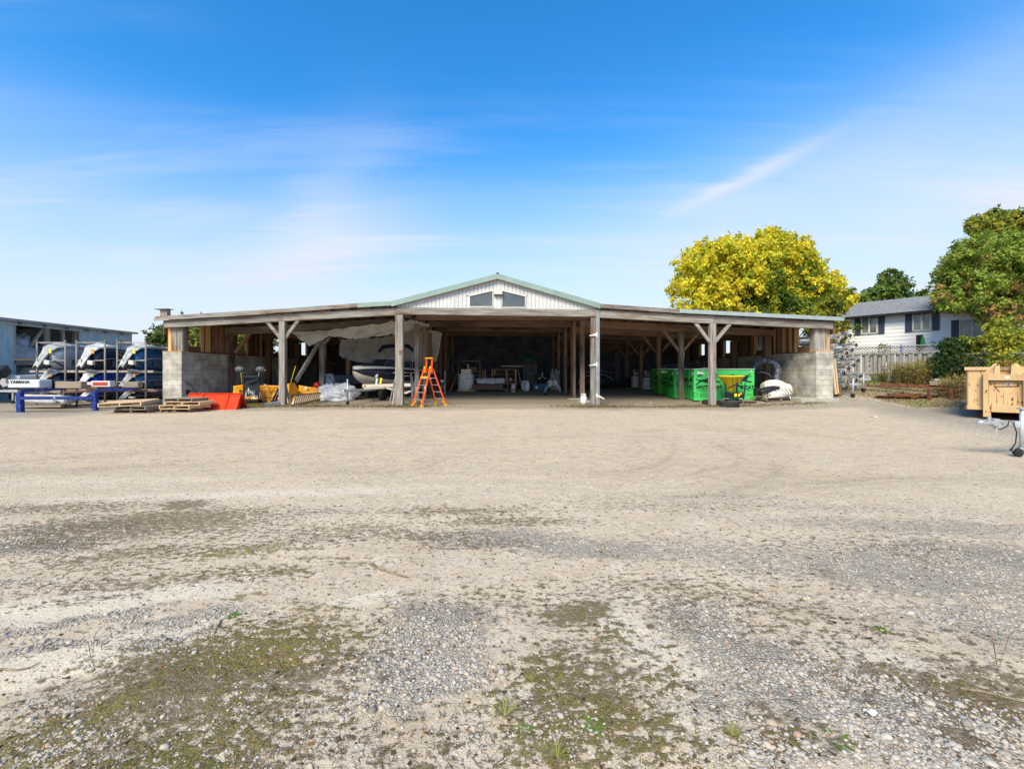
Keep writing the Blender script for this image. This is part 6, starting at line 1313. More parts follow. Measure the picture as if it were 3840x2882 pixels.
tz=thing('trailer_guide','white trailer guide board with maker lettering on top of the trailer stack','board',(15.65,23.0,3.15)); b=MB(); b.box((0,0,0),(1.2,.05,.22)); b.box((0,.1,-.3),(1.3,.2,.12)); b.box((.2,.1,-.5),(.9,.3,.05)); b.build('board','white_trim',tz); text('lettering','LOADRITE',.15,(0,-.03,0),(R(90),0,0),'print_black',tz,off=.005)
b=MB(); a=W(3120,1350,20.2); b.bar(W(3134,1478,20.3),W(3121,1345,20.5),.08,.05); b.bar(W(3143,1475,20.5),W(3130,1345,20.7),.06,.05); tag(b.build('prop_timber','pallet_new_z'),'pale timber props standing between the pillar and the trailer stack','timber')
b=MB()
for k in range(11): b.box((W(3131,0,20.9).x,20.9,g(15.4,20.9)+.04+.045*k),(.28,.5,.03),(0,0,rnd.uniform(-.1,.1)))
tag(b.build('plank_stack','brown_board_x'),'small stack of thin reddish planks against the right pillar','planks')
# ---------------- house, fence, second roof ----------------
U=Vector((-.545,.838,0)).normalized(); N=Vector((-.838,-.545,0)).normalized()
HC_=Vector((24.06,31.7,0)); gz=g(24,31)
hs=thing('white_house','two storey white sided house with grey shingle roof and dark shutters','house',(26.5,29,gz),math.atan2(-U.y,-U.x))
# local: x along wall toward the right (from corner), y away from camera
RX=-U; RY=-N
def hl(s,d,z): return HC_+RX*s+RY*d+Vector((0,0,z))
E0=5.40
def hbox(s0,s1,d0,d1,z0,z1,m,nm,par=None):
    b=MB(); c=[hl(s0,d0,z0),hl(s1,d0,z0),hl(s1,d1,z0),hl(s0,d1,z0)]; b.prism(c,(0,0,z1-z0)); return b.build(nm,m,par or hs,world=True)
hbox(0,13,.02,7.6,gz-.2,E0,'house_white','wall')
b=MB(); z=gz+.2
while z<E0-.05:
    h=.235; b.prism([hl(0,.0,z),hl(0,-.028,z),hl(0,-.006,z+h),hl(0,.0,z+h)],RX*13); z+=.24
b.build('lap_siding','house_white',hs,world=True)
hbox(-.06,.06,-.05,.03,gz,E0,'white_trim','corner_trim')
RD=1.36
b=MB(); b.prism([hl(-.5,-.5,E0-.05),hl(-.5,3.8,E0+RD),hl(-.5,8.1,E0-.05),hl(-.5,8.1,E0+.03),hl(-.5,3.8,E0+RD+.09),hl(-.5,-.5,E0+.03)],RX*14); b.build('roof','shingle_grey',hs,world=True)
hbox(-.5,13.5,-.62,-.5,E0-.12,E0+.02,'trim_black','gutter'); hbox(-.5,13.5,-.5,0,E0-.09,E0-.06,'trim_black','soffit')
b=MB(); b.tube([hl(-.4,-.5,E0-.1),hl(-.2,-.1,E0-.5),hl(-.02,-.06,E0-.9),hl(-.02,-.06,gz)],.04,6); b.build('downpipe','trim_black',hs,world=True)
b=MB(); v=hl(4.2,2.0,E0+.68); b.box(v,(.55,.5,.14)); b.build('roof_vent','trim_black',hs,world=True)
def hwin(s0,s1,z0,z1,shut=True):
    b=MB(); w=.06
    for (a0,a1,b0,b1) in ((s0,s1,z0,z0+w),(s0,s1,z1-w,z1),(s0,s0+w,z0,z1),(s1-w,s1,z0,z1),((s0+s1)/2-w*.7,(s0+s1)/2+w*.7,z0,z1)):
        b.prism([hl(a0,-.035,b0),hl(a1,-.035,b0),hl(a1,-.11,b0),hl(a0,-.11,b0)],(0,0,b1-b0))
    f=b.build('window','white_trim',hs,world=True)
    for (a0,a1) in ((s0+w,(s0+s1)/2-w*.7),((s0+s1)/2+w*.7,s1-w)):
        q=MB(); q.prism([hl(a0,-.04,z0+w),hl(a1,-.04,z0+w),hl(a1,-.06,z0+w),hl(a0,-.06,z0+w)],(0,0,z1-z0-2*w)); q.build('pane','house_glass',f,world=True)
    for (a0,a1) in ((s0-.36,s0-.04),(s1+.04,s1+.36)): q=MB(); q.prism([hl(a0,-.035,z0-.03),hl(a1,-.035,z0-.03),hl(a1,-.09,z0-.03),hl(a0,-.09,z0-.03)],(0,0,z1-z0+.06)); q.build('shutter','shutter',hs,world=True)
def sx_of(px):  # wall distance for a picture column
    k=(px-1871)/1707; return (k*HC_.y-HC_.x)/(RX.x-k*RX.y)
for (pa,pb,ya,yb) in ((3231,3293,1185.5,1252),(3424,3494,1168.5,1240)):
    s0,s1=sx_of(pa),sx_of(pb); Zm=(HC_+RX*(s0+s1)/2).y; hwin(s0,s1,1.6+(1398-yb)/1707*Zm,1.6+(1398-ya)/1707*Zm)
s0=sx_of(3600); hwin(s0,s0+1.1,3.5,4.7)
# fence with lattice top
FA=W(3190,0,26.2); FB=W(3535,0,23.2); FA.z=FB.z=0
fd=(FB-FA); fl_=fd.length; fu=fd.normalized()
fc=thing('board_fence','weathered grey board fence with a lattice top, in front of the house','fence',(FA.x,FA.y,g(FA.x,FA.y)),math.atan2(fd.y,fd.x))
def fz(s): p=FA+fu*s; return 0
zt0=W(0,1303,26.0).z; zt1=W(0,1292,23.4).z; bz=min(g(FA.x,FA.y),g(FB.x,FB.y))-.1
rz0=g(FA.x,FA.y)
def ft(s): return zt0+(zt1-zt0)*s/fl_-rz0
s=-.9; k=0; b=MB()
while s<fl_+.8:
    top=ft(s)-.40; b=MB(); b.box((s,-.05 if k%2 else .05,(top+bz-rz0)/2),(.155,.022,top-(bz-rz0))); b.build('board','fence_wood',fc); s+=.185; k+=1
for s in (-.9,fl_*.45,fl_+.1): b=MB(); b.box((s,-.02,(ft(s)+.06+bz-rz0)/2),(.12,.12,ft(s)+.06-bz+rz0)); b.build('post','fence_wood',fc)
for dz,h in ((0,.05),(-.38,.07),(-1.45,.08)):
    b=MB(); b.bar((-.9,-.085,ft(-.9)+dz),(fl_+.8,-.085,ft(fl_+.8)+dz),.04,h); b.build('rail','fence_wood',fc)
b=MB(); s=-1.1
while s<fl_+.6:
    for sg in (0,1):
        p=(s if sg==0 else s+.30,-.02+.016*sg,ft(s)-.36); q=(s+.30 if sg==0 else s,-.02+.016*sg,ft(s)-.03); b.bar(p,q,.01,.032,up=(0,0,1))
    s+=.15
b.build('lattice','fence_wood',fc)
hb=thing('low_house','low neighbouring house with a dark shingle roof behind the bushes','house',(24.2,21.6,g(24.2,21.6)),R(-20))
z_=hb.location.z
b=MB(); b.box((4.2,1.5,.9),(8.0,2.6,1.8)); b.build('wall','brown_board_x',hb)
b=MB(); e=1.75; b.add([(-.3,-.3,e),(9,-.3,e),(9,3.3,e),(-.3,3.3,e),(.9,1.5,e+1.2),(9,1.5,e+1.2)],[(3,2,1,0),(0,1,5,4),(1,2,5),(2,3,4,5),(3,0,4)]); b.build('roof','shingle_dark',hb)
b=MB()
for k in range(9):
    t=k/9; b.box((4.4+.6*t,-.3+1.8*t-.02,e+.02+1.2*t),(9.1-1.2*t,.03,.03))
b.build('shingle_course','trim_black',hb)
# chain-link fence 
cf=thing('chain_link_fence','chain link fence with galvanised top rail running behind the bushes','fence',(20,22,g(20,22)))
A_=W(3535,1329,23.0); B_=W(3990,1318,18.8)
b=MB(); b.tube([A_,A_.lerp(B_,.5)+Vector((0,0,-.01)),B_],.025,6); b.build('top_rail','galvanised',cf,world=True)
for px,Z in ((3535,23.0),(3797,20.4),(3985,18.8)):
    v=W(px,0,Z); t_=A_.lerp(B_,(px-3535)/455).z; b=MB(); b.tube([(v.x,Z,g(v.x,Z)),(v.x,Z,t_+.04)],.03,6); b.build('post','galvanised',cf,world=True)
# mesh wires
b=MB(); L_=(B_-A_).length; n=int(L_/.16)
for k in range(n):
    p=A_.lerp(B_,k/n); 
    for sgn in (-1,1):
        kk=k+sgn*8
        if 0<=kk<=n: q=A_.lerp(B_,kk/n); b.bar(p,Vector((q.x,q.y,q.z-1.3)),.006,.006)
b.build('mesh_wire','galvanised',cf,world=True)
um=thing('patio_umbrella','closed dark green patio umbrella beyond the board fence','umbrella',(W(3460,0,25.5).x,25.5,g(22,25.5)))
zt_=W(0,1257,25.5).z-um.location.z; b=MB(); b.lathe([(.02,zt_+.02),(.06,zt_-.1),(.11,zt_-.4),(.16,zt_-.72),(.03,zt_-.75)],n=9); b.build('canopy','umbrella_green',um); b=MB(); b.tube([(0,0,0),(0,0,zt_+.05)],.03,6); b.build('pole','trim_black',um)
pb=MB(); v=W(3447,1275,25.7); pb.box((v.x,25.7,v.z-.6),(.18,.18,1.8)); tag(pb.build('dark_post','trim_black'),'dark post standing beside the closed green umbrella','post')
pb=MB(); v=W(3380,1300,25.9); pb.lathe([(.01,.14),(.05,.1),(.06,0),(.06,-.8)],v,n=12); tag(pb.build('purple_cushion','purple'),'small purple thing showing over the fence top','cushion')
# rails and scrap at the fence foot
rr=thing('rusty_rail','long rusty steel rails lying along the fence foot','rail',(19,21.3,g(19,21.3)))
b=MB(); a=W(3250,1446,21.6); c=W(3480,1452,19.9); d_=W(3640,1462,19.2); b.bar(a,c,.12,.08); b.bar(c+Vector((0,.3,.0)),d_,.12,.08); b.bar(W(3300,1441,22),W(3560,1449,20.4),.18,.12); b.build('beam','rust',rr,world=True)
for px,Z in ((3485,19.3),(3566,19.3)): v=W(px,1470,Z); b=MB(); b.bar((v.x,Z,g(v.x,Z)-.05),(v.x,Z,g(v.x,Z)+.45),.1,.1); b.build('upright','rust',rr,world=True)
b=MB(); b.bar(W(3490,1436,20.8),W(3570,1434,20.2),.3,.2); tag(b.build('old_timber','pallet_old_x'),'thick grey timber lying on the rusty rails','timber')
b=MB(); b.box(W(3542,1424,20.9),(.85,.3,.07),(0,R(3),R(-20))); tag(b.build('white_board','concrete'),'dirty white board on top of the old timber','board')
o=lump('rusty_sheet','crumpled rusty metal sheet on the ground below the rails',on(W(3405,0,19.9).x,19.9),(1.9,.7,.11),'rust',70,'scrap metal',nu=60,nv=10,crum=2.2)
# ---------------- hook-lift bin ----------------
cn=thing('hooklift_bin','tan rust streaked hook lift steel bin at the right edge of the yard','bin',(15.95,14.33,g(15.9,14.3)-.06),R(-47)); cn.scale=(.69,.9,1)
def cb(c,d,nm,m='container_tan',rot=None,bev=.012): b=MB(); b.box(c,d,rot); return b.build(nm,m,cn,bevel=bev)
cb((0,.25,1.01),(2.40,.06,1.30),'front_wall'); cb((-1.20,2.6,1.01),(.06,4.7,1.30),'side_wall'); cb((1.20,2.6,1.01),(.06,4.7,1.30),'side_wall'); cb((0,4.95,1.01),(2.4,.06,1.3),'rear_wall'); cb((0,2.6,.42),(2.4,4.7,.06),'floor_plate')
for (p,q) in (((-1.32,.22,1.70),(1.32,.22,1.70)),((-1.24,.3,1.70),(-1.24,5,1.70)),((1.24,.3,1.70),(1.24,5,1.70))): b=MB(); b.bar(p,q,.14,.11); b.build('top_rail','container_tan',cn,bevel=.01)
b=MB(); b.bar((-1.24,.18,.42),(1.24,.18,.42),.10,.12); b.build('bottom_rail','container_tan',cn,bevel=.01); cb((-1.27,.2,.40),(.12,.14,.10),'corner_lug','rust')
for k in range(6): cb((-1.26,.9+.75*k,1.0),(.08,.1,1.3),'side_rib')
for s in (-1,1): cb((s*.62,.02,.86),(.17,.16,1.42),'frame_post'); cb((s*.5,2.4,.2),(.1,4.8,.25),'skid')
cb((0,.02,1.42),(1.10,.17,.20),'frame_beam'); cb((0,.05,.42),(1.10,.14,.22),'frame_beam'); cb((0,.12,.9),(1.07,.03,.8),'recessed_panel')
for s in (-1,1):
    b=MB(); b.prism([(s*.30,-.06,1.53),(s*.72,.1,1.50),(s*.36,.25,1.86),(s*.20,.25,1.86),(s*.22,-.02,1.76)],(0,.05,0)); b.prism([(s*.16,-.06,1.52),(s*.36,-.06,1.52),(s*.30,-.02,1.84),(s*.18,-.02,1.84)],(0,.25,0)); b.build('gusset','container_tan',cn)
b=MB(); b.tube([(-.26,.05,1.55),(-.27,.0,1.78),(-.18,-.03,1.88),(.0,-.04,1.90),(.22,-.0,1.84),(.26,.02,1.76)],.032,8); b.build('hook_bar','rust',cn)
b=MB(); b.bar((-.33,.10,1.12),(.42,.10,1.14),.012,.03); b.bar((-.35,.10,1.14),(-.18,.10,.96),.012,.03); b.box((.38,.10,1.18),(.06,.015,.10)); b.build('welded_bar','rust',cn)
b=MB(); b.lathe([(.002,-.004),(.095,-.004),(.10,.004)],(0,0,0),'y',20,cap=True); o=b.build('sticker','paper',cn); o.location=(.10,.10,1.20); o.scale=(1.1,1,.55); b=MB(); b.lathe([(.002,-.004),(.05,-.004),(.05,.0)],(0,0,0),'y',6,cap=True); q=b.build('sticker_mark','red_paint',cn); q.location=(.10,.094,1.20); q.scale=(1.2,1,.5)
b=MB(); b.box((.05,-.07,1.42),(.13,.01,.07)); b.build('label','paper',cn)
b=MB(); rr2=random.Random(3)
for k in range(14):
    x_=rr2.uniform(-.5,.52); z_2=rr2.uniform(.55,1.3) if k%2 else rr2.uniform(.55,.75); b.box((x_,.101,z_2),(.012+.02*rr2.random(),.006,.02+.06*rr2.random()),(0,rr2.uniform(-.3,.3),0))
for k in range(9): b.box((rr2.uniform(-1.17,-.72),.216,rr2.uniform(.5,1.6)),(.015+.02*rr2.random(),.006,.02+.09*rr2.random()),(0,rr2.uniform(-.5,.5),0))
for k in range(4): b.box((-.62+.01*k,-.063,rr2.uniform(.3,1.4)),(.03,.006,.06))
b.build('rust_spots','rust',cn)
for k in range(5): x_=-.5+.23*k+rr2.uniform(-.05,.05); b=MB(); b.prism([(x_-.006,.098,.80+.3*rr2.random()),(x_+.006,.098,.80),(x_+.005,.098,.56),(x_-.001,.098,.53)],(0,.003,0)); b.build('rust_streak','rust',cn)
# trailer hitch in front, close
th=thing('boat_trailer','galvanised trailer tongue with chain, cable and jack wheel, right foreground','trailer',(9.86,8.8,g(9.86,8.8)),R(-3))
zb=W(0,1588,8.8).z-th.location.z
b=MB(); b.bar((-.30,0,zb),(2.6,.2,zb-.02),.085,.105); b.bar((.55,.0,zb),(1.9,-.9,zb-.02),.07,.09); b.bar((.55,.05,zb),(2.2,1.3,zb-.02),.07,.09); b.build('frame','galvanised',th,bevel=.005)
b=MB(); b.box((-.42,0,zb+.02),(.22,.11,.06)); b.lathe([(.02,-.03),(.06,-.03),(.065,.0),(.055,.04),(.02,.05)],(-.52,0,zb+.02),n=14); b.box((-.36,0,zb+.09),(.05,.04,.11)); b.box((-.27,0,zb+.03),(.10,.13,.14)); b.build('coupler','aluminium',th,bevel=.006)
b=MB(); b.tube([(.13,-.1,.14),(.14,-.1,zb+.28)],.036,12); b.tube([(.13,-.1,.12),(.135,-.1,zb-.12)],.028,12); b.box((.14,-.1,zb+.30),(.12,.10,.03)); b.box((.11,-.05,zb),(.20,.10,.12)); b.build('jack_tube','galvanised',th)
b=MB(); b.bar((.14,-.1,zb+.30),(.30,-.16,zb+.31),.02,.02); b.tube([(.30,-.16,zb+.31),(.30,-.16,zb+.38)],.015,6); b.build('jack_crank','galvanised',th)
for s,xx in ((0,.07),(1,.15)):
    b=MB(); b.lathe([(.01,-.022),(.055,-.024),(.078,-.018),(.078,.018),(.055,.024),(.01,.022)],(xx-.03,-.10+(.07 if s else -.035),.078),'y',22); b.build('jack_wheel','black_rubber',th)
b=MB(); b.prism([(.02,-.14,.09),(.15,-.14,.15),(.16,-.14,.17),(.06,-.14,.17)],(0,.015,0)); b.prism([(.02,-.045,.09),(.15,-.045,.15),(.16,-.045,.17),(.06,-.045,.17)],(0,.015,0)); b.build('fork','galvanised',th)
def chain(P,nm='safety_chain',r=.006,L=.028):
    b=MB()
    for i in range(len(P)-1):
        p,q=Vector(P[i]),Vector(P[i+1]); n=max(1,int((q-p).length/L))
        for k in range(n):
            c=p.lerp(q,(k+.5)/n); d=(q-p).normalized(); u=Vector((0,1,0)) if k%2 else d.cross(Vector((0,1,0))).normalized()
            b.tube([c+d*(L*.62*math.cos(a))+u*(L*.33*math.sin(a)) for a in np.linspace(0,2*math.pi,9)[:-1]],r*.8,4,closed=True)
    return b.build(nm,'aluminium',th)
chain([(-.30,-.06,zb+.05),(-.20,-.08,zb+.07),(-.1,-.07,zb+.04),(-.05,-.08,zb-.02),(-.22,-.09,zb-.03),(-.30,-.08,zb-.08),(-.31,-.09,zb-.25),(-.29,-.09,zb-.33)]); chain([(-.16,-.07,zb+.03),(-.08,-.08,zb-.05),(-.05,-.08,zb-.2),(-.06,-.08,zb-.33)])
b=MB(); b.tube([(-.22,-.06,zb-.06),(-.12,-.09,zb-.10),(.0,-.1,zb-.03),(.02,-.1,zb+.06),(.08,-.12,zb+.03),(.12,-.14,zb-.15),(.09,-.15,zb-.35),(.02,-.15,zb-.46)],.010,7); b.tube([(.02,-.15,zb-.46),(.0,-.15,zb-.50)],.018,7)
o=b.build('cable','hose_black',th)
for v in o.data.vertices: v.co.x-=.12
b=MB()
for (x_,y_) in ((.32,-.02),(.42,-.02),(.30,.06),(.45,-.08)): b.box((x_,y_-.03,zb+.0),(.05,.06,.17))
b.build('clamp','galvanised',th)
b=MB(); b.lathe([(.12,-.1),(.26,-.11),(.29,-.07),(.29,.07),(.26,.11),(.12,.1)],(2.3,-1.2,.29),'y',22,cap=True); b.build('wheel','black_rubber',th)
# ---------------- trees and bushes ----------------
def crown(name,par,clumps,nl,size,colfn,spread=1.,seed=1,flat=.75):
    """clumps: (x,y,z,r) centres local to the tree"""
    r_=np.random.default_rng(seed); C_=np.array(clumps,float); w=C_[:,3]**2; idx=r_.choice(len(C_),nl,p=w/w.sum()); c=C_[idx]
    d=r_.normal(size=(nl,3)); d/=np.linalg.norm(d,axis=1)[:,None]; rad=c[:,3]*(r_.random(nl)**.38)*(.92+.35*(r_.random(nl)>.9)*r_.random(nl))
    # small sub-clusters give tufted edges
    sub=r_.normal(size=(len(C_)*20,3)); sub/=np.linalg.norm(sub,axis=1)[:,None]; k=idx*20+r_.integers(0,20,nl); q=r_.random(nl)<.86
    d2=sub[k]; rad2=c[:,3]*(.55+.62*((k*7919)%97/97.)); P=c[:,:3]+np.where(q[:,None],d2*rad2[:,None]*np.array([1,1,flat])+r_.normal(size=(nl,3))*c[:,3:4]*.125*spread,d*rad[:,None]*np.array([1,1,flat]))
    n1=r_.normal(size=(nl,3)); n1[:,2]=np.abs(n1[:,2])*.6; n1+=d2*.8; n1/=np.linalg.norm(n1,axis=1)[:,None]; t=np.cross(n1,r_.normal(size=(nl,3))); t/=np.linalg.norm(t,axis=1)[:,None]; b_=np.cross(n1,t)
    s=(size*(.55+.9*r_.random(nl)))[:,None]
    V=np.stack([P-t*s*.55,P+b_*s*.30-t*s*.05-n1*s*.08,P+t*s*.6,P-b_*s*.30+t*s*.0-n1*s*.08],1).reshape(-1,3)
    F_=np.arange(nl*4).reshape(-1,4); col=colfn(P,idx,k,r_)
    return npmesh(name,V,F_,'leaf',np.repeat(col,4,0),parent=par)
def trunk(par,h,r,limbs,seed=1,lean=(0,0)):
    q=random.Random(seed); b=MB(); b.tube([(0,0,-.3),(lean[0]*.3,lean[1]*.3,h*.35),(lean[0],lean[1],h*.75),(lean[0]*1.1,lean[1]*1.1,h)],[r*1.2,r*.9,r*.55,r*.2],9)
    for (x,y,z) in limbs:
        z0=h*q.uniform(.25,.55); b.tube([(lean[0]*.4,lean[1]*.4,z0),(x*.4,y*.4,z0+(z-z0)*.5),(x*.85,y*.85,z*.95)],[r*.5,r*.3,r*.08],6)
    return b.build('trunk','bark',par)
def mixcol(cols,wts,shade=None):
    cols=np.array(cols)
    def f(P,idx,k,r_):
        # colour varies clump by clump and tuft by tuft
        h=((k*2654435761)%1000)/1000.; w=np.cumsum(wts)/sum(wts); i=np.searchsorted(w,np.clip(h*.75+.25*r_.random(len(k)),0,.999)); return cols[i]*(.75+.5*r_.random((len(k),1)))
    return f
def tree(name,label,loc,h,blobs,nl,size,cols,wts,seed,grp=None,tr=.35,cfn=None,flat=.8,cat='tree'):
    t=thing(name,label,cat,loc,0,grp); trunk(t,h*.85,tr,[(b[0],b[1],b[2]) for b in blobs[::2]][:10],seed); crown('crown',t,blobs,nl,size,cfn or mixcol(cols,wts),seed=seed,flat=flat); return t
def blobfill(pts,rr,seed,jit=.3): q=random.Random(seed); return [(x+q.uniform(-jit,jit),y+q.uniform(-jit,jit)*2,z+q.uniform(-jit,jit),r*rr) for x,y,z,r in pts]
# big yellow maple: outline taken as limbs reaching out from the trunk
Zt=40.; ty=[]
def MY(x,y): v=W(2440+x/1.58,800+y/1.58,Zt); return v
cx=MY(640,0).x; zb=.6
q=random.Random(5)
for (x,y,r) in ((160,500,1.5),(150,440,1.5),(220,380,1.9),(190,310,1.5),(290,260,1.9),(330,210,1.6),(400,260,2.1),(460,190,1.7),(480,240,2),(560,220,2.2),(640,210,1.9),(700,160,2.0),(740,200,2.2),(820,210,2.1),(880,190,1.6),(920,230,1.5),(930,300,1.7),(980,340,1.7),(1000,400,1.9),(1080,390,1.3),(1120,420,1.2),(1060,470,1.9),(1130,520,1.7),(1170,560,1.4),(300,350,2.2),(400,370,2.4),(500,340,2.5),(620,320,2.6),(740,320,2.6),(850,320,2.4),(320,460,2.4),(450,470,2.5),(580,450,2.6),(700,440,2.6),(820,430,2.5),(920,440,2.2),(260,540,2.0),(400,560,2.4),(550,560,2.4),(700,560,2.4),(850,560,2.4),(980,560,2.2),(1060,600,1.8),(1150,640,1.5)):
    v=MY(x,y)
    for s_ in ((-1,1) if r>1.6 else (0,)):
        dy=s_*q.uniform(.8,3.6)*r/2.2; kk=1+dy/Zt; ty.append((v.x*kk-cx+q.uniform(-.3,.3),dy,(v.z-H)*kk+H-zb,r*.62))
ty=[(b[0]*1.0,b[1]-.0,b[2],b[3]*1.0) for b in ty]
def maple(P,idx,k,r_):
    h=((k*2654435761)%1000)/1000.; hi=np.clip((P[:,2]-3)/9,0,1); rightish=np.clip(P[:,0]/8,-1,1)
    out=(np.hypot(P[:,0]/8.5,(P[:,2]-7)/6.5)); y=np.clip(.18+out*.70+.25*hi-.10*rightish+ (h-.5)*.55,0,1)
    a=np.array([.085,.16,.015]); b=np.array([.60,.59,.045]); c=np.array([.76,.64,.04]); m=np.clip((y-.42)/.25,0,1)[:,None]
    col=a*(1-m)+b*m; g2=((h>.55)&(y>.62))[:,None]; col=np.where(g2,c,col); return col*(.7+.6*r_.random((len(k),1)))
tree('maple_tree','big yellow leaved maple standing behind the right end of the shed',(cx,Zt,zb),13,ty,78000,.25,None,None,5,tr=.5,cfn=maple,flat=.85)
# yellow-green foliage between shed end and house, smaller tree behind the house
v=W(3140,1250,30); tree('young_tree','smaller yellow green tree filling the gap between shed and house',(v.x-.2,30.5,.9),6.0,[(-.9,0,4.1,1.1),(.2,.3,4.7,1.0),(.5,-.2,3.4,1.0),(-.3,0,2.6,1.1),(.4,0,5.3,.8),(-.7,0,3.2,1.0)],5000,.20,[(.42,.33,.02),(.20,.22,.02),(.08,.13,.02)],[3,4,3],9,tr=.14)
v=W(3310,1090,52); tree('green_tree','dark green tree top showing above the white house roof',(v.x,52,.5),13.5,[(-3.2,0,8.2,1.8),(-1.6,0,9.4,1.8),(.2,0,9.8,2.0),(1.4,0,11.2,1.5),(.9,0,12.2,1.1),(2.6,0,9.0,1.8),(3.9,0,8.2,1.4),(-4.2,0,9.3,1.0),(-.3,0,8.2,2.2),(1.6,0,8.6,2)],9000,.42,[(.08,.15,.025),(.14,.20,.03),(.22,.19,.04)],[5,4,1],12,tr=.4)
# large green tree at the right edge and the one behind it
def RT(x,y,Z): return W(2440+x/1.58,800+y/1.58,Z)
Zr=25.; cx=RT(2080,0,Zr).x; bl=[]; q=random.Random(8)
for (x,y,r) in ((1760,380,1.0),(1790,320,1.1),(1830,260,1.1),(1880,220,1.1),(1930,200,1.1),(2000,180,1.1),(2070,170,1.2),(2150,180,1.2),(2230,200,1.3),(1760,450,1.1),(1740,500,.9),(1790,540,1.1),(1850,330,1.4),(1930,300,1.5),(2020,280,1.5),(2120,280,1.5),(2220,300,1.5),(1850,420,1.5),(1950,400,1.6),(2060,390,1.6),(2170,400,1.6),(1840,510,1.4),(1930,500,1.5),(2040,500,1.6),(2150,510,1.6),(1990,570,1.2),(2100,580,1.3),(2220,560,1.5),(2300,300,1.6),(2330,450,1.8),(2320,200,1.4),(2420,350,1.8),(1780,540,.5)):
    v=RT(x,y,Zr)
    for s_ in (-1,1):
        dy=s_*q.uniform(.3,1.7); kk=1+dy/Zr; bl.append((v.x*kk-cx,dy,(v.z-H)*kk+H-1.0,r*.62))
def rtcol(P,idx,k,r_):
    h=((k*2654435761)%1000)/1000.; lo=np.clip((7.6-P[:,2])/3.5,0,1); a=np.array([.20,.29,.035]); b=np.array([.31,.39,.055]); c=np.array([.36,.24,.08]); d=np.array([.12,.19,.025])
    col=np.where((h>.5)[:,None],a,b); col=np.where(((h*1.0<.24*lo+.03))[:,None],c,col); col=np.where((h>.86)[:,None],d,col); return col*(.7+.6*r_.random((len(k),1)))
tree('ash_tree','large round green tree with rusty brown leaves at the right edge',(cx,Zr,1.0),7.5,bl,80000,.135,None,None,21,tr=.3,cfn=rtcol)
Zq=33.; cx=RT(2120,0,Zq).x; bl=[]
for (x,y,r) in ((1930,90,.9),(1920,60,.7),(1980,60,1.2),(2050,50,1.2),(2110,40,1.2),(2170,60,1.2),(2230,30,1.3),(1990,120,1.3),(2090,120,1.5),(2190,120,1.5),(2280,90,1.6),(2200,10,.8),(2350,60,1.6),(2100,200,1.6),(2250,200,1.8)):
    v=RT(x,y,Zq); bl.append((v.x-cx,q.uniform(-.8,.8),v.z-1.0,r*.85))
tree('tall_tree','taller yellow green tree rising behind the large round tree',(cx,Zq,1.0),12.5,bl,12000,.26,[(.18,.23,.03),(.34,.32,.035),(.11,.16,.02)],[4,4,2],23,tr=.35)
# bushes before the low house
def bush(nm,label,px0,px1,yt,yb,Z,nl,size,cols,wts,seed,grp=None,dens=.5,stems=True,dz=.6):
    nl=int(nl*1.5); size*=.85
    a,b_=W(px0,yb,Z),W(px1,yt,Z); w=b_.x-a.x; c=Vector(((a.x+b_.x)/2,Z,0)); gz_=g(c.x,Z); c.z=gz_; h=b_.z-gz_; q=random.Random(seed); bl=[]
    n=int(18+w*h*6)
    for i in range(n):
        u=q.random()*2-1; vv=q.random(); r=dens*q.uniform(.5,1.2)*min(w,h)*.46; bl.append((u*(w/2-r*.6)*(1-.35*vv*vv),q.uniform(-.5,.5)*dz,r*.5+vv*(h-r*1.0),r))
    t=thing(nm,label,'bush',c,0,grp); m=MB()
    for i in range(9): e=bl[i]; m.tube([(e[0]*.25,e[1]*.3,0),(e[0]*.7,e[1]*.7,e[2]*.55),(e[0],e[1],e[2])],[.03,.02,.008],5)
    m.build('stems','bark',t); crown('foliage',t,bl,nl,size,mixcol(cols,wts),seed=seed); return t
YG=[(.22,.30,.035),(.38,.38,.035),(.50,.40,.03),(.12,.18,.025)]
bush('sumac_bush','tall yellow green sapling bush in front of the dark roof',3690,3800,1192,1400,21.5,4200,.15,YG,[4,4,1.5,3],31,'saplings before the low house')
bush('sumac_bush','wide yellow green bush at the right edge above the tan bin',3700,3900,1230,1390,20.6,4200,.14,YG,[4,3,2,3],32,'saplings before the low house')
bush('sumac_bush','bushy green sapling between the vine and the low roof',3570,3680,1260,1420,22.5,4000,.14,YG,[5,2,1,4],33,'saplings before the low house')
bush('vine_bush','dark green leafy vine thicket climbing the end of the board fence',3500,3610,1265,1440,22.2,5200,.12,[(.025,.06,.015),(.05,.10,.025),(.10,.13,.03),(.22,.10,.05)],[5,4,1.5,.8],34)
bush('low_bush','dark green shrub low behind the rusty rails and bin',3560,3660,1330,1465,20.6,4500,.11,[(.03,.06,.015),(.07,.11,.02),(.25,.16,.06)],[5,3,2],35)
bush('yellow_shrub','small orange yellow shrub just above the bin hook',3790,3880,1352,1395,16.8,1600,.09,[(.50,.34,.02),(.35,.28,.02),(.12,.14,.02)],[4,3,2],36)
bush('green_shrub','bright low shrub behind the lattice fence on the left',3250,3330,1288,1320,28,1200,.12,[(.10,.20,.02),(.16,.26,.03)],[1,1],37)
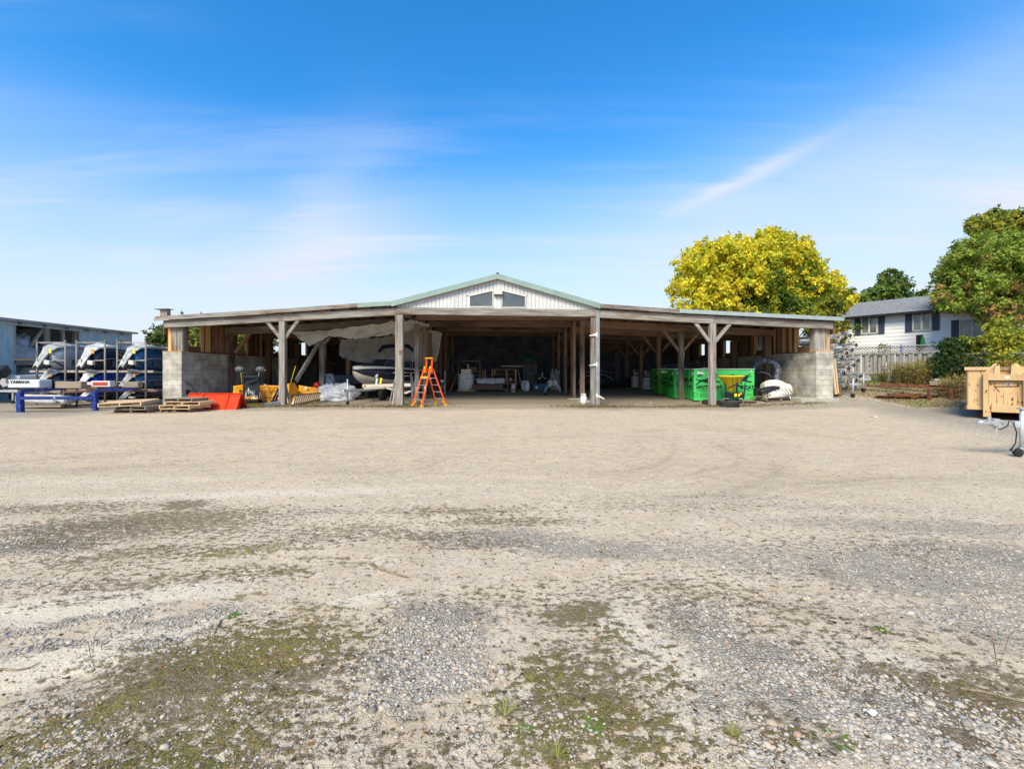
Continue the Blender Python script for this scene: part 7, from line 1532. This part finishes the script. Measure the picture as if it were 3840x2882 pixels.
# tall dead weeds along the fence
def weeds(px0,px1,yt,Z,n,label,seed,cols,hv=.4):
    q=np.random.default_rng(seed); a,b_=W(px0,0,Z).x,W(px1,0,Z).x; X_=q.uniform(a,b_,n); Y_=Z+q.uniform(-.5,.5,n); h=(W(0,yt,Z).z-g((a+b_)/2,Z))*(1-hv*q.random(n)); P=[];Fc=[];co=[]
    m=MB(); c=thing('goldenrod',label,'weeds',((a+b_)/2,Z,g((a+b_)/2,Z)))
    nl=n*26; i=q.integers(0,n,nl); u=q.random(nl)**.8; lx=(X_[i]-(a+b_)/2)+q.normal(size=nl)*.05+u*.12*np.sin(i*1.7); ly=Y_[i]-Z+q.normal(size=nl)*.05; lz=h[i]*u
    d=q.normal(size=(nl,3)); d/=np.linalg.norm(d,axis=1)[:,None]; e=q.normal(size=(nl,3)); e=np.cross(d,e); e/=np.linalg.norm(e,axis=1)[:,None]; s=.05+.07*q.random((nl,1)); B=np.stack([lx,ly,lz],1)
    V=np.stack([B-e*s*.1,B+d*s*.5+e*s*.2,B+d*s,B+d*s*.5-e*s*.2],1).reshape(-1,3); cc=np.array(cols); k=q.integers(0,len(cc),nl); col=cc[k]*(.6+.7*q.random((nl,1))); top=(u>.75); col[top]=col[top]*.5+np.array([.20,.17,.03])
    npmesh('leaves',V,np.arange(nl*4).reshape(-1,4),'grass',np.repeat(col,4,0),parent=c)
    V=[];F_=[]
    for j in range(n):
        x=X_[j]-(a+b_)/2; y=Y_[j]-Z; o=len(V); V+=[(x-.008,y,-.05),(x+.008,y,-.05),(x+.12*math.sin(j*1.7)+.004,y,h[j]),(x+.12*math.sin(j*1.7)-.004,y,h[j])]; F_.append((o,o+1,o+2,o+3))
    npmesh('stalks',np.array(V),np.array(F_),'grass',np.array([[.16,.11,.06]]*len(V)),parent=c)
weeds(3325,3420,1352,23.6,90,'dry brown and green weeds growing along the board fence, left clump',3,[(.16,.17,.03),(.20,.13,.05),(.10,.12,.02)])
weeds(3405,3505,1340,22.9,110,'tall yellow tipped weeds along the board fence, right clump',4,[(.28,.27,.03),(.26,.14,.06),(.10,.14,.02)])
weeds(3545,3630,1400,19.6,70,'brown weeds at the end of the rusty rails beside the bin',5,[(.22,.14,.07),(.16,.14,.04)])
weeds(3280,3340,1395,24.5,30,'short green weeds at the left end of the fence foot',6,[(.12,.18,.03),(.10,.13,.02)])
# far left: trees beyond the shed, spruce tip, treeline
G='trees beyond the left shed wall'
for k,(px,yt,Z,w,c_) in enumerate(((590,1248,46,3.2,0),(760,1215,40,4.0,1),(905,1225,48,4.5,1),(690,1225,52,5,0))):
    v=W(px,yt,Z); h=v.z-.3; q=random.Random(k); bl=[(q.uniform(-1,1)*w*.4,q.uniform(-1,1)*w*.3,h*(.45+.5*q.random()),w*.3) for _ in range(14)]+[(0,0,h-w*.25,w*.24)]
    lb=['round dark green tree seen between the racks and the shed','yellow green tree seen through the first left wall opening','pale yellow green tree seen through the second left wall opening','green tree behind the first left wall opening'][k]
    tree('far_tree',lb,(v.x,Z,.2),h,bl,6000,.34,[(.07,.11,.02),(.13,.16,.025),(.30,.27,.05)] ,[4,3,.6] if c_==0 else [2,3,4],40+k,G,tr=.25)
v=W(681,1168,60); t=thing('spruce_tree','dark pointed spruce tip showing just above the left roof','tree',(v.x,60,.2)); h=v.z; b=MB(); b.tube([(0,0,0),(0,0,h)],[.25,.03],6); b.build('trunk','bark',t)
crown('crown',t,[(0,0,h-.35-.8*i,.25+.30*i) for i in range(9)],5000,.3,mixcol([(.03,.06,.02),(.05,.09,.025)],[1,1]),seed=50,flat=.5)
q=random.Random(77)
bl=[]
for k in range(30):   # far wood that reads as one low mass along the horizon
    X_=-210+k*15+q.uniform(-4,4); Y_=150+q.uniform(-15,25); h=q.uniform(4.5,6.5); bl+=[(X_+q.uniform(-8,8),Y_+q.uniform(-3,3),h*q.uniform(.2,.8),h*.36) for _ in range(9)]
dw=crown('far_wood',None,bl,50000,.9,mixcol([(.07,.11,.025),(.13,.15,.035),(.26,.22,.05)],[4,3,1]),seed=80); dw['kind']='stuff'
